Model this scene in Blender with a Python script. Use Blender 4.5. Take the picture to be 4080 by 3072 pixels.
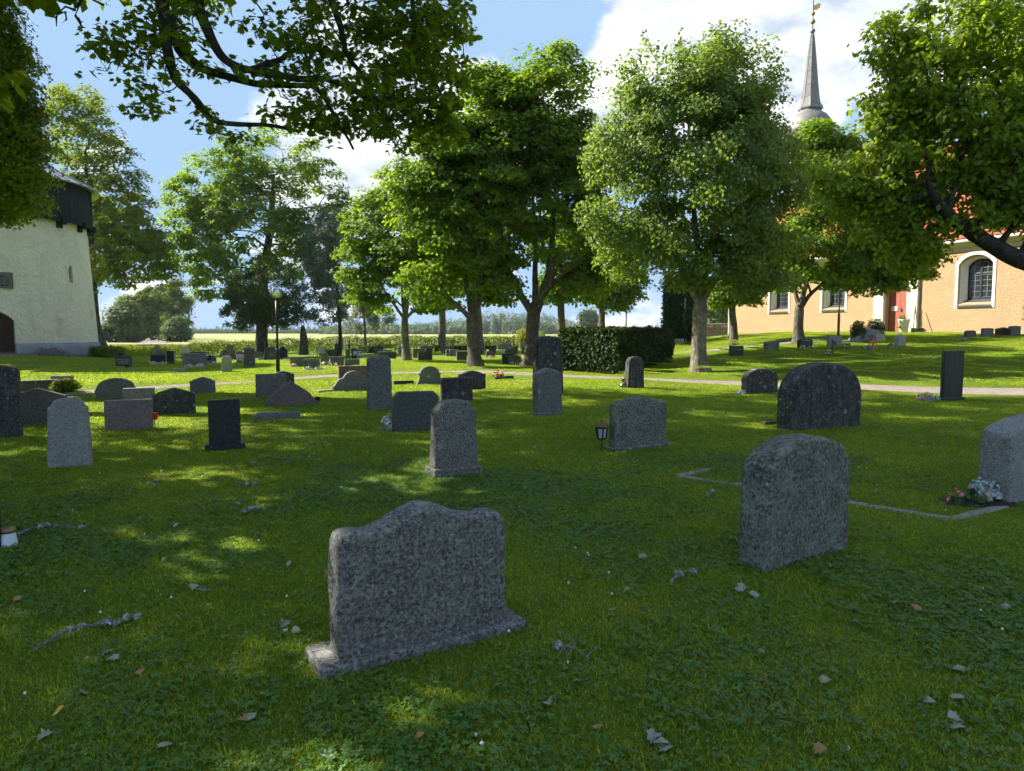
import bpy, bmesh, math, random
import numpy as np
from mathutils import Vector, Matrix, noise as mnoise

for o in list(bpy.data.objects): bpy.data.objects.remove(o)
random.seed(7); RNG = np.random.default_rng(11)
scene = bpy.context.scene
COL = scene.collection
R = math.radians

# ---------------------------------------------------------------- camera
F, PCX, PCY = 2850.0, 2040.0, 1536.0          # photograph: 4080 x 3072, focal length in its pixels
PITCH = math.atan(216 / F)
cam_data = bpy.data.cameras.new('camera')
cam_data.sensor_width = 36.0
cam_data.lens = 36.0 * F / 4080.0
cam_data.clip_start = 0.05; cam_data.clip_end = 6000
cam = bpy.data.objects.new('camera', cam_data); COL.objects.link(cam)
cam.location = (0, 0, 1.6); cam.rotation_euler = (math.pi / 2 - PITCH, 0, 0)
scene.camera = cam

# ---------------------------------------------------------------- sun, sky, exposure
SUN_AZ, SUN_EL = R(-68), R(38)
SDIR = Vector((math.sin(SUN_AZ) * math.cos(SUN_EL), math.cos(SUN_AZ) * math.cos(SUN_EL), math.sin(SUN_EL)))
sd = bpy.data.lights.new('sun', 'SUN'); sd.energy = 3.9; sd.angle = R(0.53); sd.color = (1.0, 0.93, 0.80)
sun = bpy.data.objects.new('sun', sd); COL.objects.link(sun)
sun.rotation_euler = SDIR.to_track_quat('Z', 'Y').to_euler(); sun.location = (-30, 12, 40)

world = bpy.data.worlds.new('World'); scene.world = world; world.use_nodes = True
def build_world():
    nt = world.node_tree; N = nt.nodes; L = nt.links; N.clear()
    out = N.new('ShaderNodeOutputWorld')
    sky = N.new('ShaderNodeTexSky'); sky.sky_type = 'NISHITA'; sky.sun_disc = False
    sky.sun_elevation = SUN_EL; sky.sun_rotation = SUN_AZ; sky.air_density = 0.8; sky.dust_density = 0.0; sky.ozone_density = 1.6
    bg = N.new('ShaderNodeBackground'); bg.inputs[1].default_value = 0.105
    cap = N.new('ShaderNodeMix'); cap.data_type = 'RGBA'; cap.blend_type = 'DARKEN'; cap.inputs[0].default_value = 1.0
    L.new(sky.outputs[0], cap.inputs[6]); cap.inputs[7].default_value = (1.15, 1.75, 2.55, 1); L.new(cap.outputs[2], bg.inputs[0])
    tc = N.new('ShaderNodeTexCoord')
    def math_(op, a, b=None, clamp=False):
        n = N.new('ShaderNodeMath'); n.operation = op; n.use_clamp = clamp
        for i, v in enumerate((a, b)):
            if v is None: continue
            if isinstance(v, (int, float)): n.inputs[i].default_value = v
            else: L.new(v, n.inputs[i])
        return n.outputs[0]
    def mapped(loc):
        mp = N.new('ShaderNodeMapping'); mp.inputs['Scale'].default_value = (1, 1, 1.9); mp.inputs['Location'].default_value = loc
        L.new(tc.outputs['Generated'], mp.inputs[0]); return mp.outputs[0]
    def cnoise(vec, sc, det):
        n1 = N.new('ShaderNodeTexNoise'); n1.inputs['Scale'].default_value = sc; n1.inputs['Detail'].default_value = det; n1.inputs['Roughness'].default_value = 0.58
        L.new(vec, n1.inputs['Vector']); return n1.outputs['Fac']
    l0 = (0.31, 0.0, 0.12); so = SDIR * .045
    dens = cnoise(mapped(l0), 4.6, 8)
    toward = cnoise(mapped((l0[0] + so.x, l0[1] + so.y, l0[2] + so.z * 1.9)), 4.6, 5)
    # cumulus heaps and blue gaps standing in this part of the sky (directions on the sky, not on the picture)
    m = math_('MULTIPLY', math_('SUBTRACT', dens, 0.5), 1.9)
    heaps = [((-.48, .83, .26), .15, -.34), ((-.44, .83, .38), .14, -.40), ((-.02, .92, .40), .07, -.30), ((.04, .90, .45), .06, -.2), ((.40, .84, .22), .05, -.35),
             ((.20, .89, .40), .15, .36), ((.33, .87, .33), .14, .34), ((.17, .92, .33), .08, .24), ((-.20, .92, .33), .13, .30), ((-.475, .85, .20), .05, .62),
             ((-.60, .78, .30), .035, .5), ((-.10, .96, .22), .10, .30), ((.52, .80, .33), .10, .2), ((.30, .95, .05), .08, .12)]
    for d, s, am in heaps:
        dn = Vector(d).normalized()
        vs = N.new('ShaderNodeVectorMath'); vs.operation = 'DISTANCE'; L.new(tc.outputs['Generated'], vs.inputs[0]); vs.inputs[1].default_value = dn
        q = math_('DIVIDE', vs.outputs['Value'], s); q = math_('POWER', q, 2.0); q = math_('MULTIPLY', q, -1.0)
        e = N.new('ShaderNodeMath'); e.operation = 'EXPONENT'; L.new(q, e.inputs[0])
        m = math_('ADD', m, math_('MULTIPLY', e.outputs[0], am))
    mr = N.new('ShaderNodeMapRange'); mr.interpolation_type = 'SMOOTHSTEP'; L.new(m, mr.inputs['Value'])
    mr.inputs['From Min'].default_value = 0.03; mr.inputs['From Max'].default_value = 0.24
    sh = math_('ADD', math_('MULTIPLY', math_('SUBTRACT', dens, toward), 3.2), 0.55)
    thick = math_('MULTIPLY', math_('SUBTRACT', m, 0.22), -.35)
    cr = N.new('ShaderNodeValToRGB'); cr.color_ramp.elements[0].position = 0.22; cr.color_ramp.elements[0].color = (.42, .48, .57, 1)
    cr.color_ramp.elements[1].position = 0.92; cr.color_ramp.elements[1].color = (1, .985, .95, 1)
    L.new(math_('ADD', sh, thick), cr.inputs[0])
    cb = N.new('ShaderNodeBackground'); cb.inputs[1].default_value = 0.44; L.new(cr.outputs[0], cb.inputs[0])
    mx = N.new('ShaderNodeMixShader'); L.new(math_('MULTIPLY', mr.outputs[0], .93), mx.inputs[0]); L.new(bg.outputs[0], mx.inputs[1]); L.new(cb.outputs[0], mx.inputs[2])
    L.new(mx.outputs[0], out.inputs[0])
build_world()
vs = scene.view_settings
vs.view_transform = 'Standard'; vs.look = 'None'; vs.exposure = 1.85; vs.gamma = 1.0; vs.use_curve_mapping = False
scene.render.engine = 'CYCLES'
cy = scene.cycles
cy.use_denoising = True; cy.use_adaptive_sampling = True; cy.adaptive_threshold = 0.03; world.cycles.sampling_method = 'MANUAL'; world.cycles.sample_map_resolution = 512; cy.max_bounces = 6; cy.diffuse_bounces = 3; cy.glossy_bounces = 2; cy.transmission_bounces = 4; cy.transparent_max_bounces = 8
cy.sample_clamp_indirect = 6.0; cy.caustics_reflective = False; cy.caustics_refractive = False

# ---------------------------------------------------------------- terrain height, photo ray -> place on the ground
def sstep(a, b, v):
    t = np.clip((v - a) / (b - a), 0, 1); return t * t * (3 - 2 * t)
def hgt(x, y):
    x = np.asarray(x, float); y = np.asarray(y, float)
    lin = .06 * (x + y) - 1.7
    lin = .5 * (lin + np.sqrt(lin * lin + .01)) - .02
    lin = np.maximum(lin, 0); lin = lin / (1 + (lin / 1.75) ** 4) ** .25
    z = lin * sstep(.03, .42, x / np.maximum(y, 1.0)) * (1 - sstep(75, 150, y)) * (1 - sstep(45, 90, x))
    z = z + .65 * np.exp(-((x + 24.5) ** 2 + (y - 32.5) ** 2) / 40.0)
    z = z - .8 * np.exp(-((x + 24) ** 2 + (y - 53) ** 2) / 165.0)
    near = 1 - sstep(40, 90, np.hypot(x, y))
    z = z + near * (.018 * np.sin(.9 * x + 1.3 * np.sin(.5 * y)) + .016 * np.sin(.7 * y + 1.1 * np.sin(.8 * x + 2)))
    return z
def H(x, y): return float(hgt(x, y))
SP, CP = math.sin(PITCH), math.cos(PITCH)
def ray(px, py):
    u = (px - PCX) / F; v = (PCY - py) / F
    return Vector((u, CP + v * SP, -SP + v * CP))
def at(px, py, Y):
    d = ray(px, py); return Vector((0, 0, 1.6)) + d * (Y / d.y)
def ground(px, py):
    d = ray(px, py); o = Vector((0, 0, 1.6)); t = .8; dt = .25
    while t < 400:
        p = o + d * t
        if p.z <= H(p.x, p.y): break
        t += dt
        if t > 60: dt = 1.0
    a, b = t - dt, t
    for _ in range(24):
        m = .5 * (a + b); p = o + d * m
        if p.z <= H(p.x, p.y): b = m
        else: a = m
    p = o + d * b; p.z = H(p.x, p.y); return p
def proj(p):
    x, y, z = p[0], p[1], p[2] - 1.6
    dep = y * CP - z * SP; up = y * SP + z * CP
    return PCX + F * x / dep, PCY - F * up / dep

# ---------------------------------------------------------------- object helpers
def tag(o, label=None, cat=None, group=None, kind=None):
    if label: o['label'] = label
    if cat: o['category'] = cat
    if group: o['group'] = group
    if kind: o['kind'] = kind
    return o
def empty(name, loc=(0, 0, 0), rz=0.0):
    o = bpy.data.objects.new(name, None); o.location = loc; o.rotation_euler = (0, 0, rz); o.empty_display_size = .2
    COL.objects.link(o); return o
def link(name, me, mat=None, parent=None, loc=None, rz=None):
    o = bpy.data.objects.new(name, me)
    if mat is not None and len(me.materials) == 0: me.materials.append(mat)
    if parent is not None: o.parent = parent
    if loc is not None: o.location = loc
    if rz is not None: o.rotation_euler = (0, 0, rz)
    COL.objects.link(o); return o
def np_mesh(name, V, Fc, attr=None, smooth=False):
    """V (n,3), Fc (m,k) all faces with k corners"""
    V = np.ascontiguousarray(V, np.float32); Fc = np.ascontiguousarray(Fc, np.int32)
    me = bpy.data.meshes.new(name); k = Fc.shape[1]
    me.vertices.add(len(V)); me.vertices.foreach_set('co', V.ravel())
    me.loops.add(Fc.size); me.loops.foreach_set('vertex_index', Fc.ravel())
    me.polygons.add(len(Fc)); me.polygons.foreach_set('loop_start', np.arange(0, Fc.size, k, dtype=np.int32))
    if smooth: me.polygons.foreach_set('use_smooth', np.ones(len(Fc), bool))
    if attr is not None:
        for nm, arr in attr.items():
            a = me.attributes.new(nm, 'FLOAT', 'POINT'); a.data.foreach_set('value', np.ascontiguousarray(arr, np.float32))
    me.update(calc_edges=True); return me
def py_mesh(name, verts, faces, smooth=False):
    me = bpy.data.meshes.new(name); me.from_pydata([tuple(v) for v in verts], [], faces); me.update()
    bm = bmesh.new(); bm.from_mesh(me); bmesh.ops.recalc_face_normals(bm, faces=bm.faces); bm.to_mesh(me); bm.free()
    if smooth: me.polygons.foreach_set('use_smooth', [True] * len(me.polygons))
    return me
class MB:
    """collects solids into one mesh"""
    def __init__(s): s.v = []; s.f = []
    def add(s, verts, faces):
        n = len(s.v); s.v += [tuple(v) for v in verts]; s.f += [tuple(i + n for i in f) for f in faces]; return s
    def box(s, x0, x1, y0, y1, z0, z1, M=None):
        c = [Vector((x, y, z)) for x in (x0, x1) for y in (y0, y1) for z in (z0, z1)]
        if M is not None: c = [M @ p for p in c]
        return s.add(c, [(0, 1, 3, 2), (4, 6, 7, 5), (0, 4, 5, 1), (2, 3, 7, 6), (0, 2, 6, 4), (1, 5, 7, 3)])
    def bbox(s, x0, x1, y0, y1, z0, z1, b=.01, M=None):
        """box with bevelled vertical + top edges (chamfered)"""
        def ring(i, z): return [(x0 + i, y0, z), (x1 - i, y0, z), (x1, y0 + i, z), (x1, y1 - i, z), (x1 - i, y1, z), (x0 + i, y1, z), (x0, y1 - i, z), (x0, y0 + i, z)]
        def ring2(z): return [(x0 + b * 1.4, y0 + b, z), (x1 - b * 1.4, y0 + b, z), (x1 - b, y0 + b * 1.4, z), (x1 - b, y1 - b * 1.4, z), (x1 - b * 1.4, y1 - b, z), (x0 + b * 1.4, y1 - b, z), (x0 + b, y1 - b * 1.4, z), (x0 + b, y0 + b * 1.4, z)]
        vs_ = ring(b, z0) + ring(b, z1 - b) + ring2(z1)
        fs = [tuple(reversed(range(8))), tuple(range(16, 24))]
        for r in (0, 8):
            for i in range(8): fs.append((r + i, r + (i + 1) % 8, r + 8 + (i + 1) % 8, r + 8 + i))
        if M is not None: vs_ = [M @ Vector(p) for p in vs_]
        return s.add(vs_, fs)
    def lathe(s, prof, seg=32, c=(0, 0), cap=True, M=None):
        vs_, fs = [], []
        for (r, z) in prof:
            for i in range(seg):
                a = 2 * math.pi * i / seg; vs_.append(Vector((c[0] + r * math.cos(a), c[1] + r * math.sin(a), z)))
        for k in range(len(prof) - 1):
            for i in range(seg):
                j = (i + 1) % seg; fs.append((k * seg + i, k * seg + j, (k + 1) * seg + j, (k + 1) * seg + i))
        if cap:
            fs.append(tuple(reversed(range(seg)))); fs.append(tuple(range((len(prof) - 1) * seg, len(prof) * seg)))
        if M is not None: vs_ = [M @ p for p in vs_]
        return s.add(vs_, fs)
    def tube(s, pts, radii, seg=8, cap=True):
        pts = [Vector(p) for p in pts]; vs_, fs = [], []
        if isinstance(radii, (int, float)): radii = [radii] * len(pts)
        up = Vector((0, 0, 1))
        for k, p in enumerate(pts):
            d = (pts[min(k + 1, len(pts) - 1)] - pts[max(k - 1, 0)]).normalized()
            a = d.cross(up if abs(d.z) < .95 else Vector((1, 0, 0))).normalized(); b = a.cross(d)
            for i in range(seg):
                t = 2 * math.pi * i / seg; vs_.append(p + (a * math.cos(t) + b * math.sin(t)) * radii[k])
        for k in range(len(pts) - 1):
            for i in range(seg):
                j = (i + 1) % seg; fs.append((k * seg + i, k * seg + j, (k + 1) * seg + j, (k + 1) * seg + i))
        if cap: fs.append(tuple(reversed(range(seg)))); fs.append(tuple(range((len(pts) - 1) * seg, len(pts) * seg)))
        return s.add(vs_, fs)
    def prism(s, poly, y0, y1, M=None):
        """poly in (x,z), extruded along y"""
        n = len(poly); vs_ = [Vector((p[0], y0, p[1])) for p in poly] + [Vector((p[0], y1, p[1])) for p in poly]
        fs = [tuple(range(n)), tuple(reversed(range(n, 2 * n)))] + [(i, i + n, (i + 1) % n + n, (i + 1) % n) for i in range(n)]
        if M is not None: vs_ = [M @ p for p in vs_]
        return s.add(vs_, fs)
    def build(s, name, mat, parent=None, loc=None, rz=None, smooth=False):
        return link(name, py_mesh(name, s.v, s.f, smooth), mat, parent, loc, rz)
def boolean_cut(me, cutters):
    """mesh minus cutter meshes"""
    ob = bpy.data.objects.new('cut_body', me); COL.objects.link(ob); tmp = []
    for c in cutters:
        co = bpy.data.objects.new('cutter', c); COL.objects.link(co); tmp.append(co)
        m = ob.modifiers.new('b', 'BOOLEAN'); m.object = co; m.operation = 'DIFFERENCE'; m.solver = 'EXACT'
    dg = bpy.context.evaluated_depsgraph_get(); dg.update()
    res = bpy.data.meshes.new_from_object(ob.evaluated_get(dg))
    for o in tmp + [ob]: bpy.data.objects.remove(o)
    return res
def roughen(me, voxel, amp, scale, seed=0, keep_base=True):
    """remesh a closed mesh and push its surface in and out like hewn stone"""
    ob = bpy.data.objects.new('rough_body', me); COL.objects.link(ob)
    m = ob.modifiers.new('r', 'REMESH'); m.mode = 'VOXEL'; m.voxel_size = voxel
    dg = bpy.context.evaluated_depsgraph_get(); dg.update()
    res = bpy.data.meshes.new_from_object(ob.evaluated_get(dg)); bpy.data.objects.remove(ob)
    off = Vector((seed * 3.7, seed * 1.9, seed * 5.1))
    nor = [v.normal.copy() for v in res.vertices]
    for v, n in zip(res.vertices, nor):
        p = v.co * scale + off
        d = mnoise.noise(p) * .6 + mnoise.noise(p * 2.7) * .4 + mnoise.noise(p * 6.1) * .25
        v.co += n * d * amp
    res.polygons.foreach_set('use_smooth', [True] * len(res.polygons)); res.update()
    res.materials.clear()
    return res
def text_mesh(body, size, depth, align='CENTER'):
    cu = bpy.data.curves.new('txt', 'FONT'); cu.body = body; cu.size = size; cu.extrude = depth; cu.align_x = align; cu.resolution_u = 2
    ob = bpy.data.objects.new('txt', cu); COL.objects.link(ob)
    dg = bpy.context.evaluated_depsgraph_get(); dg.update()
    me = bpy.data.meshes.new_from_object(ob.evaluated_get(dg)); bpy.data.objects.remove(ob); return me
# ---------------------------------------------------------------- materials
class NT:
    def __init__(s, name):
        s.m = bpy.data.materials.new(name); s.m.use_nodes = True; s.t = s.m.node_tree; s.t.nodes.clear()
        s.out = s.t.nodes.new('ShaderNodeOutputMaterial')
    def n(s, typ, **kw):
        nd = s.t.nodes.new(typ)
        for k, v in kw.items(): setattr(nd, k, v)
        return nd
    def l(s, a, b): s.t.links.new(a, b)
    def setv(s, sock, v):
        if isinstance(v, bpy.types.NodeSocket): s.l(v, sock)
        elif isinstance(v, (tuple, list)) and len(v) == 3 and sock.type == 'RGBA': sock.default_value = (*v, 1)
        else: sock.default_value = v
    def coord(s, kind='Object'): return s.n('ShaderNodeTexCoord').outputs[kind]
    def pos(s): return s.n('ShaderNodeNewGeometry').outputs['Position']
    def noise(s, vec, scale, detail=4, rough=.55, dist=0.0):
        nd = s.n('ShaderNodeTexNoise'); s.l(vec, nd.inputs['Vector']); nd.inputs['Scale'].default_value = scale
        nd.inputs['Detail'].default_value = detail; nd.inputs['Roughness'].default_value = rough; nd.inputs['Distortion'].default_value = dist
        return nd.outputs['Fac']
    def voro(s, vec, scale, feature='F1', rnd=1.0):
        nd = s.n('ShaderNodeTexVoronoi', feature=feature); s.l(vec, nd.inputs['Vector']); nd.inputs['Scale'].default_value = scale
        nd.inputs['Randomness'].default_value = rnd; return nd
    def mapping(s, vec, scale=(1, 1, 1), loc=(0, 0, 0)):
        nd = s.n('ShaderNodeMapping'); s.l(vec, nd.inputs[0]); nd.inputs['Scale'].default_value = scale; nd.inputs['Location'].default_value = loc; return nd.outputs[0]
    def ramp(s, fac, stops):
        nd = s.n('ShaderNodeValToRGB'); s.l(fac, nd.inputs[0]); e = nd.color_ramp.elements
        while len(e) < len(stops): e.new(.5)
        for i, (p, c) in enumerate(stops):
            e[i].position = p; e[i].color = (*c, 1) if isinstance(c, (tuple, list)) else (c, c, c, 1)
        return nd.outputs[0]
    def rng(s, v, a, b, c=0.0, d=1.0):
        nd = s.n('ShaderNodeMapRange'); s.setv(nd.inputs['Value'], v)
        for k, x in zip(('From Min', 'From Max', 'To Min', 'To Max'), (a, b, c, d)): nd.inputs[k].default_value = x
        return nd.outputs[0]
    def math(s, op, a, b=0.0):
        nd = s.n('ShaderNodeMath', operation=op); s.setv(nd.inputs[0], a); s.setv(nd.inputs[1], b); return nd.outputs[0]
    def mix(s, f, a, b, mode='MIX'):
        nd = s.n('ShaderNodeMix', data_type='RGBA', blend_type=mode); s.setv(nd.inputs[0], f); s.setv(nd.inputs[6], a); s.setv(nd.inputs[7], b); return nd.outputs[2]
    def bump(s, hgt_, dist=.01, strength=1.0):
        nd = s.n('ShaderNodeBump'); s.l(hgt_, nd.inputs['Height']); nd.inputs['Distance'].default_value = dist; nd.inputs['Strength'].default_value = strength; return nd.outputs[0]
    def pbr(s, col, rough=.8, normal=None, metal=0.0, spec=.3):
        p = s.n('ShaderNodeBsdfPrincipled'); s.setv(p.inputs['Base Color'], col); s.setv(p.inputs['Roughness'], rough)
        p.inputs['Metallic'].default_value = metal; p.inputs['Specular IOR Level'].default_value = spec
        if normal is not None: s.l(normal, p.inputs['Normal'])
        return p.outputs[0]
    def done(s, sh): s.l(sh, s.out.inputs[0]); return s.m

def stone_mat(name, base, var=.35, speck=(0.02, 0.5), sp_scale=90, lichen=.15, lcol=(.42, .44, .38), streak=0.0, rough=.85, bump=.004, patch=(.10, .12, .09), scl=1.0, patchy=.5, relief=1.0):
    t = NT(name); c = t.coord('Object')
    oi = t.n('ShaderNodeObjectInfo').outputs['Random']
    cm = t.n('ShaderNodeVectorMath', operation='ADD'); t.l(c, cm.inputs[0])
    cx = t.n('ShaderNodeCombineXYZ'); t.l(t.math('MULTIPLY', oi, 37.0), cx.inputs[0]); t.l(t.math('MULTIPLY', oi, 11.0), cx.inputs[2]); t.l(cx.outputs[0], cm.inputs[1]); c = cm.outputs[0]
    base = tuple(x * .84 for x in base); patch = tuple(x * .9 for x in patch); sp_scale = sp_scale * .66
    big = t.noise(c, 3.0 * scl, 6, .65); mid = t.noise(c, 16 * scl, 6, .75); fine = t.noise(c, sp_scale, 3, .8); mot = t.noise(t.mapping(c, loc=(5, 9, 2)), 22 * scl, 5, .8)
    lo = tuple(b * (1 - var) for b in base); hi = tuple(min(.9, b * (1 + var)) for b in base)
    col = t.ramp(t.math('ADD', t.math('MULTIPLY', big, .45), t.math('MULTIPLY', mid, .55)), [(.38, lo), (.60, hi)])
    # weathered crust in irregular patches
    col = t.mix(t.rng(t.noise(c, 6 * scl, 8, .75, .5), .49, .62, 0, patchy), col, patch)
    # mottling and crystals: dark and pale grains
    col = t.mix(t.rng(mot, .38, .47, .85, 0), col, tuple(b * .18 + speck[0] * .5 for b in base))
    col = t.mix(t.rng(fine, .38, .47, .9, 0), col, tuple(b * .2 + speck[0] * .5 for b in base))
    pale = tuple(min(.8, b * .8 + speck[1] * .42) for b in base)
    col = t.mix(t.rng(fine, .53, .62, 0, .8), col, pale)
    col = t.mix(t.rng(t.noise(t.mapping(c, loc=(1, 7, 3)), 18 * scl, 7, .8), .58, .66, 0, .6), col, tuple(x * .9 for x in lcol))
    if streak:
        sv = t.noise(t.mapping(c, (9, 9, .8)), 1.6, 5, .6)
        col = t.mix(t.rng(sv, .5, .68, 0, streak), col, tuple(b * .35 for b in base))
        col = t.mix(t.rng(sv, .3, .42, streak * .8, 0), col, tuple(min(.7, b * 1.7 + .09) for b in base))
    if lichen > 0:
        wob = t.n('ShaderNodeVectorMath', operation='ADD'); t.l(c, wob.inputs[0])
        wn = t.n('ShaderNodeTexNoise'); t.l(c, wn.inputs['Vector']); wn.inputs['Scale'].default_value = 30; wn.inputs['Detail'].default_value = 4
        ws = t.n('ShaderNodeVectorMath', operation='SCALE'); t.l(wn.outputs['Color'], ws.inputs[0]); ws.inputs['Scale'].default_value = .03; t.l(ws.outputs[0], wob.inputs[1])
        for vs_, rad, seed, pk in ((7, .30, 2.0, .5), (14, .30, 0.0, .6), (30, .30, 4.3, .6)):
            v = t.voro(t.mapping(wob.outputs[0], loc=(seed, seed, seed)), vs_ * scl)
            sel = t.n('ShaderNodeSeparateColor'); t.l(v.outputs['Color'], sel.inputs[0])
            spot = t.rng(t.math('SUBTRACT', t.math('MULTIPLY', sel.outputs[1], rad * 1.4), v.outputs['Distance']), 0, .08)
            pick = t.math('LESS_THAN', sel.outputs[0], lichen * pk)
            edge = t.math('MULTIPLY', spot, pick)
            col = t.mix(t.math('MULTIPLY', edge, t.rng(fine, .35, .6, .35, .95)), col, t.mix(sel.outputs[2], lcol, tuple(x * .6 for x in lcol)))
    nb = t.math('ADD', t.math('MULTIPLY', mid, 1.0), t.math('MULTIPLY', fine, .45))
    return t.done(t.pbr(col, rough, t.bump(nb, bump * 2.2 * relief, 1.0)))

M = {}
M['granite'] = stone_mat('granite', (.185, .176, .156), .34, (.012, .40), 75, .13, (.34, .35, .31), patch=(.055, .062, .052), bump=.004)
M['granite_green'] = stone_mat('granite_green_lichen', (.148, .150, .116), .38, (.014, .38), 60, .10, (.36, .38, .31), patch=(.25, .30, .23), bump=.005, patchy=.62)
M['granite_pale'] = stone_mat('granite_pale', (.285, .28, .258), .3, (.12, .42), 105, .06, (.40, .42, .38), patch=(.13, .15, .15), bump=.003)
M['granite_mid'] = stone_mat('granite_mid', (.175, .18, .168), .34, (.015, .42), 80, .10, (.36, .36, .31), patch=(.08, .085, .075), bump=.003)
M['granite_dark'] = stone_mat('granite_dark', (.058, .057, .052), .5, (.004, .2), 70, .55, (.36, .36, .32), streak=.7, patch=(.19, .20, .175), bump=.006, patchy=.55)
M['granite_brown'] = stone_mat('granite_brown', (.135, .118, .100), .3, (.012, .3), 80, .12, (.30, .29, .25), patch=(.075, .07, .06), bump=.003)
M['granite_pink'] = stone_mat('granite_pink', (.215, .165, .150), .26, (.015, .4), 85, .05, (.36, .34, .3), patch=(.13, .11, .10), bump=.0025)
M['granite_red'] = stone_mat('granite_red', (.185, .115, .095), .3, (.012, .32), 80, .06, (.35, .3, .26), streak=.4, patch=(.11, .085, .075), bump=.003)
M['slate_green'] = stone_mat('slate_green', (.082, .092, .082), .14, (.02, .13), 50, .02, (.2, .21, .18), patch=(.075, .08, .07), bump=.001, rough=.6, patchy=.3)
M['black'] = stone_mat('black_polished', (.026, .026, .027), .25, (.006, .08), 90, .08, (.24, .24, .22), patch=(.04, .04, .04), bump=.001, rough=.42, patchy=.3)
M['black_streak'] = stone_mat('black_streaked', (.040, .044, .042), .3, (.006, .12), 70, .02, (.24, .24, .22), streak=.5, patch=(.05, .055, .05), bump=.001, rough=.55, patchy=.3)
M['navy'] = stone_mat('navy_polished', (.028, .036, .055), .2, (.01, .08), 90, 0, bump=.0005, rough=.3, patch=(.03, .04, .06), patchy=.2)
M['limestone'] = stone_mat('limestone', (.40, .385, .32), .2, (.05, .55), 60, .05, (.45, .45, .38), patch=(.28, .27, .22), bump=.002, patchy=.4)
M['limestone_grey'] = stone_mat('limestone_grey', (.29, .265, .225), .22, (.03, .42), 60, .06, (.42, .42, .36), patch=(.18, .185, .15), bump=.002)
M['white_stone'] = stone_mat('white_stone', (.50, .49, .47), .15, (.1, .6), 60, 0, bump=.001, patch=(.4, .4, .38), patchy=.3)
M['moss_grey'] = stone_mat('moss_grey', (.16, .175, .125), .3, (.015, .3), 60, .1, (.34, .36, .28), patch=(.10, .13, .06), bump=.003)

def leaf_mat(name, c1, c2, trans=.45, tcol=None, rough=.6, spec=.18, gloss=True):
    t = NT(name); a = t.n('ShaderNodeAttribute', attribute_name='rnd').outputs['Fac']
    col = t.ramp(a, [(.0, c1), (1.0, c2)])
    tc = t.mix(1.0, col, tcol or (1.9, 1.75, .55), 'MULTIPLY')
    p = t.pbr(col, rough, None, 0, spec)
    tr = t.n('ShaderNodeBsdfTranslucent'); t.l(tc, tr.inputs[0])
    mx = t.n('ShaderNodeMixShader'); mx.inputs[0].default_value = trans; t.l(p, mx.inputs[1]); t.l(tr.outputs[0], mx.inputs[2])
    return t.done(mx.outputs[0])
M['leaf_maple'] = leaf_mat('maple_leaf', (.075, .15, .013), (.17, .26, .02), .55)
M['leaf_maple_near'] = leaf_mat('maple_leaf_overhanging', (.085, .155, .016), (.18, .26, .020), .58)
M['leaf_linden'] = leaf_mat('linden_leaf', (.085, .14, .016), (.19, .25, .026), .5)
M['leaf_whitebeam'] = leaf_mat('whitebeam_leaf', (.085, .15, .030), (.19, .27, .065), .48, rough=.5, spec=.3)
M['leaf_whitebeam_near'] = leaf_mat('whitebeam_leaf_near', (.105, .175, .016), (.24, .32, .026), .55, rough=.5, spec=.3)
M['leaf_dark'] = leaf_mat('dark_leaf', (.03, .06, .013), (.07, .115, .022), .35)
M['leaf_grey'] = leaf_mat('grey_leaf', (.075, .105, .07), (.17, .21, .15), .3, (1.3, 1.3, .8))
M['leaf_silver'] = leaf_mat('silver_leaf', (.14, .17, .12), (.32, .36, .28), .3, (1.2, 1.2, .9))
M['leaf_hedge'] = leaf_mat('hedge_leaf', (.05, .09, .012), (.14, .19, .024), .5)
M['leaf_thuja'] = leaf_mat('thuja_leaf', (.018, .042, .008), (.055, .095, .016), .22, (1.4, 1.4, .6))
M['leaf_ivy'] = leaf_mat('ivy_leaf', (.014, .034, .012), (.035, .065, .016), .2)
M['leaf_far'] = leaf_mat('far_leaf', (.045, .085, .03), (.10, .15, .05), .35)
M['leaf_pale_green'] = leaf_mat('pale_green_leaf', (.10, .15, .05), (.2, .25, .09), .4)
M['leaf_yellow'] = leaf_mat('yellow_green_leaf', (.16, .19, .02), (.3, .32, .04), .4)

def bark_mat(name, c1, c2, lich=(.30, .31, .27), amt=.35, sc=1.0):
    t = NT(name); c = t.coord('Object')
    st = t.noise(t.mapping(c, (14 * sc, 14 * sc, 3.2 * sc)), 1.0, 6, .7, .5); big = t.noise(c, 3.5 * sc, 5, .6)
    col = t.ramp(st, [(.33, c1), (.66, c2)])
    col = t.mix(t.rng(big, .52, .66, 0, amt), col, lich)
    return t.done(t.pbr(col, .95, t.bump(st, .05, 1.0)))
M['bark'] = bark_mat('bark_grey_brown', (.045, .036, .028), (.17, .145, .112))
M['bark_dark'] = bark_mat('bark_dark', (.018, .015, .012), (.06, .05, .042), amt=.2)
M['bark_pale'] = bark_mat('bark_pale', (.07, .06, .045), (.26, .225, .17), (.40, .40, .33), .5)

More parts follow.
